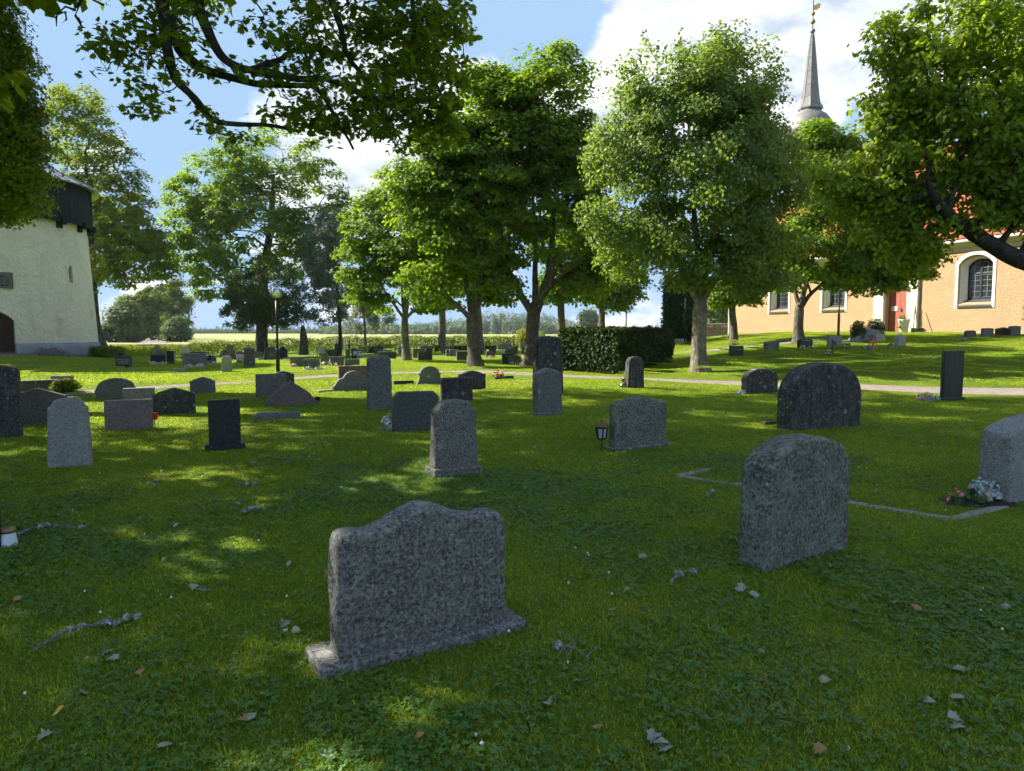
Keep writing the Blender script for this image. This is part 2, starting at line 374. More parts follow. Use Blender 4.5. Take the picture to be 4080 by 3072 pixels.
def plain(name, col, rough=.7, var=.15, sc=8, bump=0, metal=0, spec=.3, kind='Object'):
    t = NT(name); c = t.coord(kind); nz = t.noise(c, sc, 6, .65)
    cc = t.ramp(nz, [(.3, tuple(x * (1 - var) for x in col)), (.7, tuple(min(.95, x * (1 + var)) for x in col))])
    return t.done(t.pbr(cc, rough, t.bump(nz, bump) if bump else None, metal, spec))
M['white_paint'] = plain('white_lime_paint', (.60, .58, .53), .8, .05, 5, .004)
M['metal_dark'] = plain('dark_metal', (.03, .032, .035), .45, .2, 20, metal=.3)
M['black_paint'] = plain('black_post_paint', (.015, .016, .017), .35, .2, 10)
M['sill_metal'] = plain('sill_sheet_metal', (.085, .088, .098), .45, .15, 6, metal=.5)
M['zinc'] = plain('zinc', (.36, .37, .39), .4, .12, 5, metal=.6)
M['lead'] = plain('weathered_lead', (.20, .19, .18), .55, .22, 3, .004, .25)
M['lead_flash'] = plain('green_copper_flashing', (.20, .25, .22), .55, .22, 3, .004, .2)
M['gilt'] = plain('gilt', (.62, .42, .13), .35, .2, 8, metal=.8)
M['gilt_dull'] = plain('gilt_dull', (.30, .21, .09), .5, .3, 8, metal=.5)
M['soil'] = plain('soil', (.03, .022, .015), .95, .4, 30, .01)
M['twig'] = plain('lichen_twig', (.16, .155, .135), .95, .5, 25, .004)
M['lichen_tuft'] = plain('lichen_tuft', (.34, .38, .34), .95, .25, 40, .004)
M['litter_pale'] = plain('pale_dry_leaf', (0.285, 0.273, 0.167), .8, .2, 20)
M['litter_green'] = plain('silvery_fallen_leaf', (0.248, 0.285, 0.205), .7, .2, 20)
M['litter_brown'] = plain('brown_dry_leaf', (.32, .18, .075), .8, .3, 20)
M['litter_yellow'] = plain('yellow_fallen_leaf', (.62, .40, .03), .7, .15, 20)
M['petal_white'] = plain('white_petal', (.75, .74, .72), .6, .08)
M['petal_pink'] = plain('pink_petal', (.72, .22, .26), .6, .25)
M['petal_red'] = plain('red_petal', (.55, .035, .03), .6, .25)
M['petal_orange'] = plain('orange_petal', (.72, .16, .03), .6, .2)
M['petal_purple'] = plain('purple_petal', (.20, .10, .52), .6, .3)
M['petal_coral'] = plain('coral_petal', (.74, .20, .13), .6, .25)
M['silver_plant'] = plain('silver_ragwort', (.40, .45, .43), .8, .15, 30)
M['plant_green'] = plain('bedding_green', (.05, .11, .025), .6, .35, 30)
M['wood_orange'] = plain('oiled_wood', (.50, .20, .06), .6, .2, 12)
M['wood_grey'] = plain('grey_wood', (.11, .09, .07), .85, .3, 20, .004)
M['plastic_white'] = plain('white_plastic', (.62, .66, .72), .4, .05)
M['plastic_red'] = plain('red_plastic', (.55, .02, .02), .4, .1)
M['bin_green'] = plain('green_bin', (.035, .085, .055), .5, .2)
M['can_grey'] = plain('galvanised_can', (.40, .43, .46), .4, .15, 10, metal=.4)
M['ink'] = plain('engraved_ink', (.035, .035, .033), .8, .2)
M['ink_blue'] = plain('sign_print', (.12, .2, .36), .7, .1)
M['engrave_pale'] = plain('engraved_pale', (.42, .42, .38), .8, .1)
M['rust'] = plain('rusty_cap', (.16, .10, .06), .8, .35, 20)
M['lantern_green'] = plain('lantern_dark_green', (.012, .028, .022), .45, .2)
def glass_mat(name, tint=(.9, .95, .95), mixv=.75, rough=.03):
    t = NT(name); tr = t.n('ShaderNodeBsdfTransparent'); tr.inputs[0].default_value = (*tint, 1)
    g = t.n('ShaderNodeBsdfGlossy'); g.inputs['Roughness'].default_value = rough; g.inputs[0].default_value = (.9, .95, 1, 1)
    fr = t.n('ShaderNodeFresnel'); fr.inputs[0].default_value = 1.5
    mx = t.n('ShaderNodeMixShader'); t.l(t.rng(fr.outputs[0], 0, 1, 1 - mixv, 1), mx.inputs[0]); t.l(tr.outputs[0], mx.inputs[1]); t.l(g.outputs[0], mx.inputs[2])
    return t.done(mx.outputs[0])
M['glass_globe'] = glass_mat('clear_globe_glass', (.94, .96, .97), .62)
M['glass_lantern'] = plain('frosted_lantern_glass', (.42, .50, .50), .3, .08)
def pane_mat():
    t = NT('window_pane'); return t.done(t.pbr((.018, .022, .026), .06, None, 0, .6))
M['pane'] = pane_mat()
def plaster(name, col, dark, bumpd, sc, stain=None, sa=.3):
    t = NT(name); c = t.coord('Object')
    lump = t.noise(c, sc, 6, .62, .6); lump2 = t.noise(c, sc * 3.1, 4, .6); big = t.noise(c, .8, 5, .6)
    col_ = t.ramp(big, [(.35, dark), (.62, col)])
    if stain: col_ = t.mix(t.rng(t.noise(t.mapping(c, (1, 1, .6), (3, 1, 7)), 1.1, 7, .68), .54, .70, 0, sa), col_, stain)
    hh = t.math('ADD', lump, t.math('MULTIPLY', lump2, .4))
    return t.done(t.pbr(col_, .92, t.bump(hh, bumpd, 1.0), 0, .15))
M['ochre'] = plaster('ochre_roughcast', (.47, .305, .175), (.42, .275, .16), .06, 10.0, (.38, .25, .15), .35)
M['tower_lime'] = plaster('cream_limewash', (.86, .79, .64), (.77, .71, .57), .14, 3.6, (.42, .36, .27), .45)
M['tower_plinth'] = plaster('blue_grey_plinth', (.30, .32, .36), (.24, .26, .29), .06, 5, (.2, .2, .2), .3)
M['rubble'] = stone_mat('rubble_stone', (.27, .235, .205), .5, (.03, .4), 30, 0, patch=(.12, .11, .10), bump=.01)
M['cornice'] = plain('cream_cornice', (.55, .46, .30), .85, .06, 3)
M['plinth_stone'] = plain('church_plinth_stone', (.34, .31, .29), .9, .35, 2.5, .03)
M['pilaster'] = plain('pilaster_paint', (.56, .52, .43), .75, .04, 3)
M['door_red'] = plain('faded_red_door', (.34, .105, .07), .7, .14, 6, .002)
M['door_brown'] = plain('dark_oak', (.045, .024, .018), .75, .35, 6, .004)
M['frame_black'] = plain('black_window_frame', (.022, .024, .03), .5, .2)
M['frame_white'] = plain('white_muntin', (.17, .175, .18), .6, .05)
M['tarred'] = plaster('tarred_board', (.020, .021, .024), (.034, .036, .042), .012, 5, (.075, .08, .095), .35)
M['tile_red'] = plain('red_clay_tile', (.36, .085, .048), .85, .35, 9, .01)
M['gate_stone'] = stone_mat('wall_stone', (.26, .20, .165), .4, (.03, .4), 30, 0, patch=(.16, .13, .11), bump=.008)
# ---------------------------------------------------------------- ground
def lawn_color(t, pos):
    a = t.noise(pos, .35, 4, .6); b = t.noise(pos, 2.2, 5, .65); c = t.noise(pos, 9.0, 4, .7)
    f = t.math('ADD', t.math('MULTIPLY', a, .4), t.math('ADD', t.math('MULTIPLY', b, .35), t.math('MULTIPLY', c, .25)))
    col = t.ramp(f, [(.36, (.14, .23, .022)), (.50, (.21, .31, .028)), (.64, (.31, .36, .042))])
    return t.mix(t.rng(t.noise(pos, 1.1, 6, .7, .6), .60, .74, 0, .65), col, (.30, .24, .085))
def ground_mat():
    t = NT('lawn_ground'); pos = t.pos(); col = lawn_color(t, pos)
    fine = t.noise(pos, 38, 5, .8); f2 = t.noise(t.mapping(pos, (1, .45, 1)), 13, 5, .75)
    col = t.mix(t.rng(fine, .3, .72, .5, 0), col, (.10, .14, .010))
    hh = t.math('ADD', fine, f2)
    p = t.pbr(col, .95, t.bump(hh, .10, 1.0), 0, .1)
    return t.done(p)
M['lawn'] = ground_mat()
def axis(lo, hi, fine_lo, fine_hi, step, grow=1.28):
    a = list(np.arange(fine_lo, fine_hi + 1e-6, step)); s = step; x = a[-1]
    while x < hi: s *= grow; x = min(hi, x + s); a.append(x)
    s = step; x = a[0]
    while x > lo: s *= grow; x = max(lo, x - s); a.insert(0, x)
    return np.array(a)
def sheet(name, xs, ys, dz, mat):
    X, Y = np.meshgrid(xs, ys); Z = hgt(X, Y) + dz
    V = np.stack([X.ravel(), Y.ravel(), Z.ravel()], 1); nx, ny = len(xs), len(ys)
    i = np.arange(nx - 1)[None, :] + nx * np.arange(ny - 1)[:, None]; i = i.ravel()
    return link(name, np_mesh(name, V, np.stack([i, i + 1, i + nx + 1, i + nx], 1), smooth=True), mat)
g = sheet('ground', axis(-2500, 2500, -44, 44, .5), axis(-60, 4000, -6, 74, .5), 0, M['lawn']); tag(g, kind='structure')

def field_mat():
    t = NT('ripening_field'); pos = t.pos(); n1 = t.noise(t.mapping(pos, (.02, .12, 1)), 1.0, 5, .6); n2 = t.noise(pos, .35, 5, .7)
    col = t.ramp(n1, [(.35, (.22, .25, .075)), (.65, (.33, .31, .13))])
    return t.done(t.pbr(t.mix(t.rng(n2, .3, .7, .35, 0), col, (.18, .21, .05)), .95, t.bump(n2, .4)))
M['field'] = field_mat()
f = sheet('crop_field', np.linspace(-420, 700, 90), np.linspace(84, 420, 60), .06, M['field']); tag(f, kind='structure')

def gravel_mat():
    t = NT('pink_gravel'); pos = t.pos(); v = t.voro(pos, 60); sc = t.n('ShaderNodeSeparateColor'); t.l(v.outputs['Color'], sc.inputs[0])
    col = t.ramp(sc.outputs[0], [(0, (.22, .165, .145)), (.5, (.36, .285, .255)), (1, (.50, .43, .39))])
    col = t.mix(t.rng(t.noise(pos, 1.6, 5, .65), .5, .7, 0, .6), col, (.20, .18, .12))
    return t.done(t.pbr(col, .95, t.bump(v.outputs['Distance'], .03)))
M['gravel'] = gravel_mat()
PATHS = []      # (polyline on the ground, half width): grass keeps off these
def path(name, pts, hw, mat, dz=.014, kind='structure'):
    P = []
    for a, b in zip(pts[:-1], pts[1:]):
        n = max(2, int((Vector(b) - Vector(a)).length / .6))
        for k in range(n): P.append(Vector(a).lerp(Vector(b), k / n))
    P.append(Vector(pts[-1])); PATHS.append((np.array([(p[0], p[1]) for p in P]), hw))
    for _ in range(3):
        P = [P[0]] + [(P[i - 1] + P[i] * 2 + P[i + 1]) / 4 for i in range(1, len(P) - 1)] + [P[-1]]
    vs_, fs = [], []; K = 5
    for i, p in enumerate(P):
        d = P[min(i + 1, len(P) - 1)] - P[max(i - 1, 0)]; n = Vector((-d[1], d[0])).normalized()
        wob = 1 + .10 * mnoise.noise(Vector((p[0] * .9, p[1] * .9, 3)))
        for k in range(K):
            q = (k / (K - 1) * 2 - 1) * hw * wob; x, y = p[0] + n[0] * q, p[1] + n[1] * q
            vs_.append((x, y, H(x, y) + dz + (.006 if k not in (0, K - 1) else -.02)))
        if i: fs += [((i - 1) * K + k, (i - 1) * K + k + 1, i * K + k + 1, i * K + k) for k in range(K - 1)]
    o = link(name, py_mesh(name, vs_, fs, True), mat); tag(o, kind=kind); return o
def gp(*pp): return [tuple(ground(*q)[:2]) for q in pp]
pa = gp((250, 1566), (560, 1548), (850, 1530), (1100, 1511), (1350, 1496), (1620, 1484), (1850, 1478), (2010, 1480))
path('gravel_path', pa, .42, M['gravel'])
pb = gp((1850, 1480), (2050, 1487), (2250, 1497), (2440, 1505), (2750, 1519), (3060, 1531), (3450, 1545), (3800, 1554), (4250, 1562))
path('gravel_path', pb, .55, M['gravel'], .020)
pc = gp((2600, 1414), (2760, 1402), (2960, 1384), (3150, 1366), (3290, 1350))
path('gravel_path', pc, .5, M['gravel'])
pd_ = [(-30.6, 30.2), (-27.0, 29.5), (-24.4, 31.2)]
path('gravel_path', pd_, 1.25, M['gravel'], .02)

# ---------------------------------------------------------------- bell tower
def bell_tower():
    cx_, cy_ = -27.0, 36.2; root = empty('bell_tower', (cx_, cy_, 0))
    tag(root, 'round cream plastered bell tower with black timber gallery and arched door', 'tower')
    a_door = R(-45.5)          # where the door looks
    prof = [(5.30, .98), (5.24, 2.2), (5.16, 3.6), (5.08, 5.2), (5.00, 6.95), (4.98, 7.6)]
    mb = MB(); mb.lathe(prof, 120); wall = py_mesh('wall', mb.v, mb.f, True)
    def M_at(ang, r, z): return Matrix.Translation((math.cos(ang) * r, math.sin(ang) * r, z)) @ Matrix.Rotation(ang + math.pi / 2, 4, 'Z')
    def arch_poly(w, h, rise, n=10, z0=0):
        pts = [(-w / 2, z0), (w / 2, z0)]
        for i in range(n + 1):
            t = -1 + 2 * i / n; pts.append((-t * w / 2, h - rise * t * t))
        return pts
    md = M_at(a_door, 5.2, 0); dz0 = .62
    c1 = MB().prism(arch_poly(1.42, 2.50, .42, 12, .55), -.8, .42, md); c1 = py_mesh('c', c1.v, c1.f)
    a_slit = math.radians(90 + 31.7) - math.pi      # roughly towards camera-right of the tower
    ang_s = None
    for k in range(4000):                            # bearing on the drum seen at photo x 283
        a = -math.pi / 2 + k * .0006; p = (cx_ + 5.1 * math.cos(a), cy_ + 5.1 * math.sin(a), 4.3)
        if p[0] * math.cos(a) + p[1] * math.sin(a) - 0 > 0 and False: pass
        if abs(proj(p)[0] - 283) < 1.0: ang_s = a; break
    ms = M_at(ang_s if ang_s is not None else -.35, 5.12, 0)
    slit = [(-.13, 4.02), (.12, 3.98), (.15, 4.4), (.11, 4.78), (.02, 4.86), (-.09, 4.83), (-.16, 4.5)]
    c2 = MB().prism(slit, -.6, .17, ms); c2 = py_mesh('c', c2.v, c2.f)
    cut = boolean_cut(wall, [c1, c2]); cut.materials.clear()
    w = link('wall', cut, M['tower_lime'], root)
    for pl in cut.polygons: pl.use_smooth = True
    try: cut.set_sharp_from_angle(angle=R(40))
    except Exception: pass
    MB().prism([(x * .98, z) for x, z in slit], .15, .19, ms).build('slit_recess', M['rubble'], w)
    # plinth: grey render band, broken open to rubble at the foot
    mb = MB(); mb.lathe([(5.50, -.7), (5.46, .1), (5.40, .8), (5.345, 1.03), (5.30, 1.045)], 120)
    pm = boolean_cut(py_mesh('plinth', mb.v, mb.f, True), [py_mesh('c', *(lambda q: (q.v, q.f))(MB().prism(arch_poly(1.42, 2.5, .42, 12, .55), -.9, .42, md)))])
    pm.materials.clear(); link('plinth', pm, M['tower_plinth'], root)
    # exposed foundation stones where the render fell away
    rs = random.Random(5)
    for row in range(6):
        a = a_door + .155
        while a < a_door + 1.02:
            mw = rs.uniform(.10, .34); i = (a - a_door - .16) / .0185
            top = .40 * math.exp(-((i - 15) / 9.0) ** 2) + .20 * math.exp(-((i - 37) / 6.0) ** 2) + .05
            gx, gy = cx_ + 5.45 * math.cos(a), cy_ + 5.45 * math.sin(a); z = H(gx, gy) - .06 + row * .085 + rs.uniform(-.02, .02)
            if z - H(gx, gy) < top * rs.uniform(.75, 1.1):
                MB().bbox(-mw / 2, mw / 2, -.035 - rs.uniform(0, .025), .06, z, z + rs.uniform(.07, .10), .022, M_at(a, 5.46 - .018 * z, 0)).build('foundation_stone', M['rubble'], root)
            a += mw / 5.45 * 1.06
    # door, step
    d = empty('door', (0, 0, 0)); d.parent = root
    for i in range(7):
        x0 = -.70 + i * .2
        ztop = lambda x: 2.50 - .42 * (x / .71) ** 2 - .03
        MB().prism([(x0 + .004, .66), (x0 + .196, .66), (x0 + .196, ztop(min(.7, x0 + .196))), (x0 + .004, ztop(x0 + .004))], .26, .31, md).build('plank', M['door_brown'], d)
    for zz in (.95, 2.02): MB().box(-.62, .62, .245, .258, zz, zz + .05, md).build('iron_band', M['metal_dark'], d)
    MB().bbox(-.95, .95, -.75, -.1, .30, .56, .03, md).build('step', M['gate_stone'], root)
    # plaque
    a_p = a_door + .0; mp_ = M_at(a_p, 5.10, 0)
    pq = MB().bbox(-.74, .74, -.10, .25, 3.55, 4.28, .008, mp_).build('plaque', M['granite_mid'], root); pq['label'] = 'grey stone plaque with carved lettering'
    for body, size, xx, zz in (('KUNG', .15, .48, 4.03), ('GUSTAV III', .225, .60, 3.80)):
        me = text_mesh(body, size, .006, 'RIGHT'); o = link('lettering', me, M['ink'], pq)
        o.matrix_local = mp_ @ Matrix.Translation((xx, -.104, zz)) @ Matrix.Rotation(math.pi / 2, 4, 'X')
    for i in range(8): MB().box(-.62 + i * .15, -.62 + i * .15 + .115, -.106, -.10, 3.645 + .006 * (i % 2), 3.705 - .006 * (i % 3), mp_).build('lettering', M['ink'], pq)
    # corbels, gallery boards, roof
    nb_ = 20
    for i in range(nb_):
        a = 2 * math.pi * (i + .35) / nb_ + .02; rc = 5.14
        MB().prism([(-.13, 6.62), (.13, 6.62), (.13, 7.1), (-.13, 7.1)], -.02, .30, M_at(a, rc, 0)).add([], []).build('corbel', M['tarred'], root)
        MB().prism([(-.125, 6.80), (.125, 6.80), (.125, 7.11), (-.125, 7.11)], -.26, -.018, M_at(a, rc, 0)).build('corbel_nose', M['tarred'], root)
    n = 104
    bw = 2 * math.pi * 5.26 / n
    meb = MB().prism([(-bw / 2 + .006, 6.92), (bw / 2 - .006, 6.90), (bw / 2 - .006, 9.0), (-bw / 2 + .006, 9.0)], 0, .035); meb = py_mesh('board', meb.v, meb.f)
    for i in range(n):
        a = 2 * math.pi * i / n
        if abs((i % 13) - 6) < .5: 
            o = MB().prism([(-bw / 2 + .006, 6.9), (bw / 2 - .006, 6.9), (bw / 2 - .006, 7.75), (-bw / 2 + .006, 7.75)], 0, .035).build('board', M['tarred'], root); o.matrix_local = M_at(a, 5.26, 0)
            o = MB().prism([(-bw / 2 + .006, 8.65), (bw / 2 - .006, 8.65), (bw / 2 - .006, 9.0), (-bw / 2 + .006, 9.0)], 0, .035).build('board', M['tarred'], root); o.matrix_local = M_at(a, 5.26, 0); continue
        o = link('board', meb, M['tarred'], root); o.matrix_local = M_at(a, 5.26 + (.008 if i % 2 else 0), 0)
    MB().lathe([(4.75, 6.98), (5.14, 6.98), (5.20, 7.02), (5.20, 8.95), (4.7, 8.95)], 80).build('gallery_core', M['tarred'], root)
    rf = MB().lathe([(4.8, 8.98), (5.63, 8.80), (5.67, 8.86), (3.7, 9.85), (1.7, 11.4), (.25, 13.1), (.05, 13.3)], 64).build('roof', M['zinc'], root, smooth=False)
    for i in range(40):
        a = 2 * math.pi * i / 40
        MB().tube([(r * math.cos(a), r * math.sin(a), z + .02) for r, z in ((5.66, 8.87), (3.7, 9.87), (1.7, 11.42), (.3, 13.05))], .022, 4).build('standing_seam', M['zinc'], rf)
    return root
bell_tower()

# ---------------------------------------------------------------- church
def church():
    G = Vector((16.1, 53.0, 0)); e1 = Vector((.385, -.923, 0)).normalized()
    rz = math.atan2(e1.y, e1.x)          # local x along the wall towards the camera, local y = into the church
    root = empty('church', G, rz); tag(root, 'ochre roughcast church with red tiled roof and slender lead spire', 'church')
    Lw, Wd, ZE = 36.0, 12.4, 6.05
    def arch(w, z0, zt, rise, n=10):
        pts = [(-w / 2, z0), (w / 2, z0)]
        for i in range(n + 1):
            t = -1 + 2 * i / n; pts.append((-t * w / 2, zt - rise * (1 - math.sqrt(max(0, 1 - (t * .92) ** 2))) / (1 - math.sqrt(1 - .92 ** 2))))
        return pts
    S_win = [4.9, 9.5, 18.35, 22.85, 27.4, 31.9]; s_door = 13.93
    body = MB().prism([(0, -.4), (Lw, -.4), (Lw, ZE), (0, ZE)], 0, Wd); cutters = []
    def loft(p0, p1, y0, y1, sx, name='c'):
        n = len(p0); v = [Vector((sx + p[0], y0, p[1])) for p in p0] + [Vector((sx + p[0], y1, p[1])) for p in p1]
        return v, n
    for s in S_win:
        po, pi_ = arch(1.76, 2.90, 5.42, .46), arch(1.34, 3.22, 5.24, .34)
        ext = .12; v, n = loft([(p[0] * (1 + ext * .2), p[1]) for p in po], pi_, -.12, .55, s)
        cutters.append(py_mesh('c', v, [tuple(range(n)), tuple(reversed(range(n, 2 * n)))] + [(i, i + n, (i + 1) % n + n, (i + 1) % n) for i in range(n)]))
    q = MB().box(s_door - .74, s_door + .74, -.2, .38, .5, 4.15); cutters.append(py_mesh('c', q.v, q.f))
    wm = boolean_cut(py_mesh('wall', body.v, body.f), cutters); wm.materials.clear()
    link('wall', wm, M['ochre'], root)
    for s in S_win:
        W = empty('window', (s, 0, 0)); W.parent = root
        po, pi_ = arch(1.76, 2.90, 5.42, .46), arch(1.34, 3.22, 5.24, .34)
        out = arch(2.06, 2.76, 5.60, .52); n = len(po)
        # raised white band round the opening
        v = [Vector((p[0], -.03, p[1])) for p in out] + [Vector((p[0], -.03, p[1])) for p in po] + [Vector((p[0], .02, p[1])) for p in out]
        fs = [(i, (i + 1) % n, (i + 1) % n + n, i + n) for i in range(n)] + [(i, i + 2 * n, (i + 1) % n + 2 * n, (i + 1) % n) for i in range(n)]
        link('surround', py_mesh('surround', v, fs), M['white_paint'], W)
        v = [Vector((p[0] * .995, -.03, 2.9 + (p[1] - 2.9) * .998)) for p in po] + [Vector((p[0] * .99, .50, 3.22 + (p[1] - 3.22) * .995)) for p in pi_]
        fs = [(i, (i + 1) % n, (i + 1) % n + n, i + n) for i in range(1, n - 0) if True]
        fs = [f_ for f_ in fs if not (f_[0] == 0)]
        link('reveal', py_mesh('reveal', v, fs), M['white_paint'], W)
        MB().add([(-.90, -.09, 2.86), (.90, -.09, 2.86), (.68, .49, 3.24), (-.68, .49, 3.24), (-.90, -.09, 2.82), (.90, -.09, 2.82), (.68, .49, 3.18), (-.68, .49, 3.18)],
                 [(0, 1, 2, 3), (4, 7, 6, 5), (0, 4, 5, 1), (2, 6, 7, 3), (0, 3, 7, 4), (1, 5, 6, 2)]).build('sill', M['sill_metal'], W)
        # frame, casements, glazing bars, panes
        fr = MB(); inn = arch(1.18, 3.32, 5.12, .3); pi2 = arch(1.33, 3.225, 5.235, .34); n = len(inn)
        v = [Vector((p[0], .44, p[1])) for p in pi2] + [Vector((p[0], .44, p[1])) for p in inn] + [Vector((p[0], .50, p[1])) for p in inn]
        fr.add(v, [(i, (i + 1) % n, (i + 1) % n + n, i + n) for i in range(n)] + [(i + n, (i + 1) % n + n, (i + 1) % n + 2 * n, i + 2 * n) for i in range(n)])
        fr.box(-.045, .045, .43, .50, 3.3, 5.13); fr.box(-.6, .6, .435, .50, 4.44, 4.53)
        fo = fr.build('frame', M['frame_black'], W)
        zr = [3.33, 3.61, 3.89, 4.17, 4.43, 4.54, 4.80, 5.08]
        ztop = lambda x: 5.10 - .30 * (1 - math.sqrt(1 - (min(1, abs(x) / .59) * .92) ** 2)) / (1 - math.sqrt(1 - .92 ** 2))
        xc = [(-.57, -.315), (-.305, -.05), (.05, .305), (.315, .57)]
        for (xa, xb) in xc:
            for (za, zb) in ((zr[0], zr[1]), (zr[1], zr[2]), (zr[2], zr[3]), (zr[3], zr[4]), (zr[5], zr[6]), (zr[6], zr[7])):
                z1, z2 = min(zb, ztop(xa)), min(zb, ztop(xb))
                MB().prism([(xa + .012, za + .012), (xb - .012, za + .012), (xb - .012, max(z2 - .012, za + .03)), (xa + .012, max(z1 - .012, za + .03))], .476, .486).build('pane', M['pane'], W)
        mu = MB()
        for x in (-.31, .31): mu.box(x - .012, x + .012, .455, .475, 3.32, ztop(x))
        for x in (-.585, -.055, .03, .56): mu.box(x, x + .022, .456, .476, 3.32, ztop(abs(x)))
        for z in zr[1:4] + [zr[6]]:
            for a, b in ((-.58, -.04), (.04, .58)): mu.box(a, b, .457, .474, z - .011, z + .011)
        for z in (3.32, 4.42, 4.545):
            for a, b in ((-.58, -.04), (.04, .58)): mu.box(a, b, .454, .472, z - .014, z + .014)
        mu.build('glazing_bar', M['frame_white'], W)
    # portal: two channelled pilasters, door
    P = empty('portal', (s_door, 0, 0)); P.parent = root
    for sx in (-1, 1):
        for k in range(13):
            z = .9 + k * .275
            MB().bbox(-.34, .34, -.16, .03, z + .008, z + .275, .014, Matrix.Translation((sx * 1.06, 0, 0))).build('block', M['pilaster'], P)
        MB().box(sx * 1.06 - .33, sx * 1.06 + .33, -.145, .02, .4, 4.55).build('pilaster_core', M['pilaster'], P)
    MB().box(-1.5, 1.5, -.22, .02, 4.555, 4.95).box(-1.62, 1.62, -.3, .02, 4.955, 5.1).build('lintel', M['pilaster'], P)
    D = empty('door', (s_door, 0, 0)); D.parent = root
    z0, z1 = 1.36, 4.1
    MB().box(-.73, .73, .325, .36, .9, 4.14).build('backing', M['door_red'], D)
    def clip(poly, z, keep_above):
        o = []
        for i in range(len(poly)):
            a, b = poly[i], poly[(i + 1) % len(poly)]
            ia, ib = (a[1] >= z) == keep_above, (b[1] >= z) == keep_above
            if ia: o.append(a)
            if ia != ib: t = (z - a[1]) / (b[1] - a[1]); o.append((a[0] + t * (b[0] - a[0]), z))
        return o
    cols = [(-.72, -.37, 1), (-.355, -.008, -1), (.008, .355, 1), (.37, .72, -1)]
    p_ = .155
    for x0, x1, sg in cols:
        rise = (x1 - x0) * .9
        for k in range(-4, 24):
            zz = z0 + k * p_ + (0 if sg < 0 else 0)
            lz, rz_ = (zz + rise, zz) if sg > 0 else (zz, zz + rise)
            poly = [(x0, lz), (x1, rz_), (x1, rz_ + p_ - .014), (x0, lz + p_ - .014)]
            poly = clip(poly, z0, True) if poly else poly
            if len(poly) >= 3: poly = clip(poly, z1, False)
            if len(poly) < 3: continue
            MB().prism(poly, .295 + .006 * (k % 2), .326).build('plank', M['door_red'], D)
    ho = MB().lathe([(.0, -.02), (.05, -.02), (.05, .02), (.0, .02)], 12, cap=False, M=Matrix.Translation((.10, .28, 2.38)) @ Matrix.Rotation(math.pi / 2, 4, 'X')).build('handle', M['metal_dark'], D)
    MB().tube([(.10 + .07 * math.cos(a), .26, 2.36 - .07 + .07 * math.sin(a)) for a in np.linspace(0, 2 * math.pi, 13)], .014, 6).build('ring_pull', M['metal_dark'], D)
    MB().prism([(.03, 2.72), (.13, 2.68), (.15, 2.84), (.08, 2.9)], .27, .296).build('lock_plate', M['metal_dark'], D)
    sg = MB().box(-.52, -.16, .262, .29, 2.75, 3.0).build('door_notice', M['petal_white'], D)
    for k, (xa, xb) in enumerate(((-.48, -.20), (-.45, -.22))): MB().box(xa, xb, .256, .262, 2.90 - k * .06, 2.925 - k * .06).build('print_line', M['ink_blue'], sg)
    MB().bbox(-1.5, 1.5, -.9, .3, .8, 1.34, .03, Matrix.Translation((s_door, 0, 0))).build('step', M['plinth_stone'], root)
    # rough stone foot, cornice, downpipe
    rs = random.Random(9); x = 0.0
    while x < Lw:
        wdt = rs.uniform(.5, 1.3)
        if not (s_door - 1.6 < x + wdt / 2 < s_door + 1.6):
            hh = 1.0 + .35 * (1 - math.exp(-x / 9)) + rs.uniform(-.05, .05)
            MB().bbox(x + .01, x + wdt - .01, -.10 + rs.uniform(-.02, .02), .06, .2, hh + .22, .04).build('foot_stone', M['plinth_stone'], root)
        x += wdt
    MB().prism([(-.02, ZE - .32), (-.14, ZE - .22), (-.16, ZE - .12), (-.34, ZE + .02), (-.34, ZE + .10), (.3, ZE + .10), (.3, ZE - .32)], 0, 1).build('unused', M['cornice']) if False else None
    cp = [(-.004, ZE - .42), (-.10, ZE - .40), (-.10, ZE - .22), (-.22, ZE - .12), (-.30, ZE + .0), (-.30, ZE + .08), (.2, ZE + .08), (.2, ZE - .42)]
    v = [Vector((0 - .1, a, b)) for a, b in cp] + [Vector((Lw, a, b)) for a, b in cp]; n = len(cp)
    link('cornice', py_mesh('cornice', v, [tuple(range(n)), tuple(reversed(range(n, 2 * n)))] + [(i, i + n, (i + 1) % n + n, (i + 1) % n) for i in range(n)]), M['cornice'], root)
    MB().tube([(.08, -.16, .8), (.08, -.16, ZE - .5), (.08, -.36, ZE - .05)], .07, 8).build('downpipe', M['white_paint'], root)
    MB().box(-.05, .42, -.035, .03, .7, ZE - .42).build('corner_band', M['white_paint'], root)
    MB().tube([(-.2, -.42, ZE + .06), (Lw, -.42, ZE + .06)], .075, 8).build('gutter', M['white_paint'], root)
    # pantiled roof: wavy courses, real relief
    run = Wd / 2 + .42; rise_ = 6.6; nc = 26; per = 12
    nxx = int(Lw / .25) * 4
    V, Fc = [], []
    xs = np.linspace(-.3, Lw + .1, nxx)
    for side in (0,):
        for c in range(nc):
            for e, up in ((0, .035), (1, 0.0)):
                tt = (c + e) / nc
                y = -.42 + run * tt; z = ZE + .14 + rise_ * tt
                zz = z + up + .035 * np.abs(np.sin(math.pi * xs / .25))
                V.append(np.stack([xs, np.full_like(xs, y), zz], 1))
            b = (2 * c) * nxx; i = np.arange(nxx - 1)
            Fc.append(np.stack([b + i, b + i + 1, b + nxx + i + 1, b + nxx + i], 1))
    rf = link('roof', np_mesh('roof', np.concatenate(V), np.concatenate(Fc)), M['tile_red'], root); rf['kind'] = 'stuff'
    MB().prism([(-.44, ZE + .02), (run * 2 - .42 + .02, ZE + .02), (run - .42, ZE + .02 + rise_)], 0, 1).v
    pr = [(-.40, ZE + .09), (2 * run - .44, ZE + .09), (run - .42, ZE + .08 + rise_)]
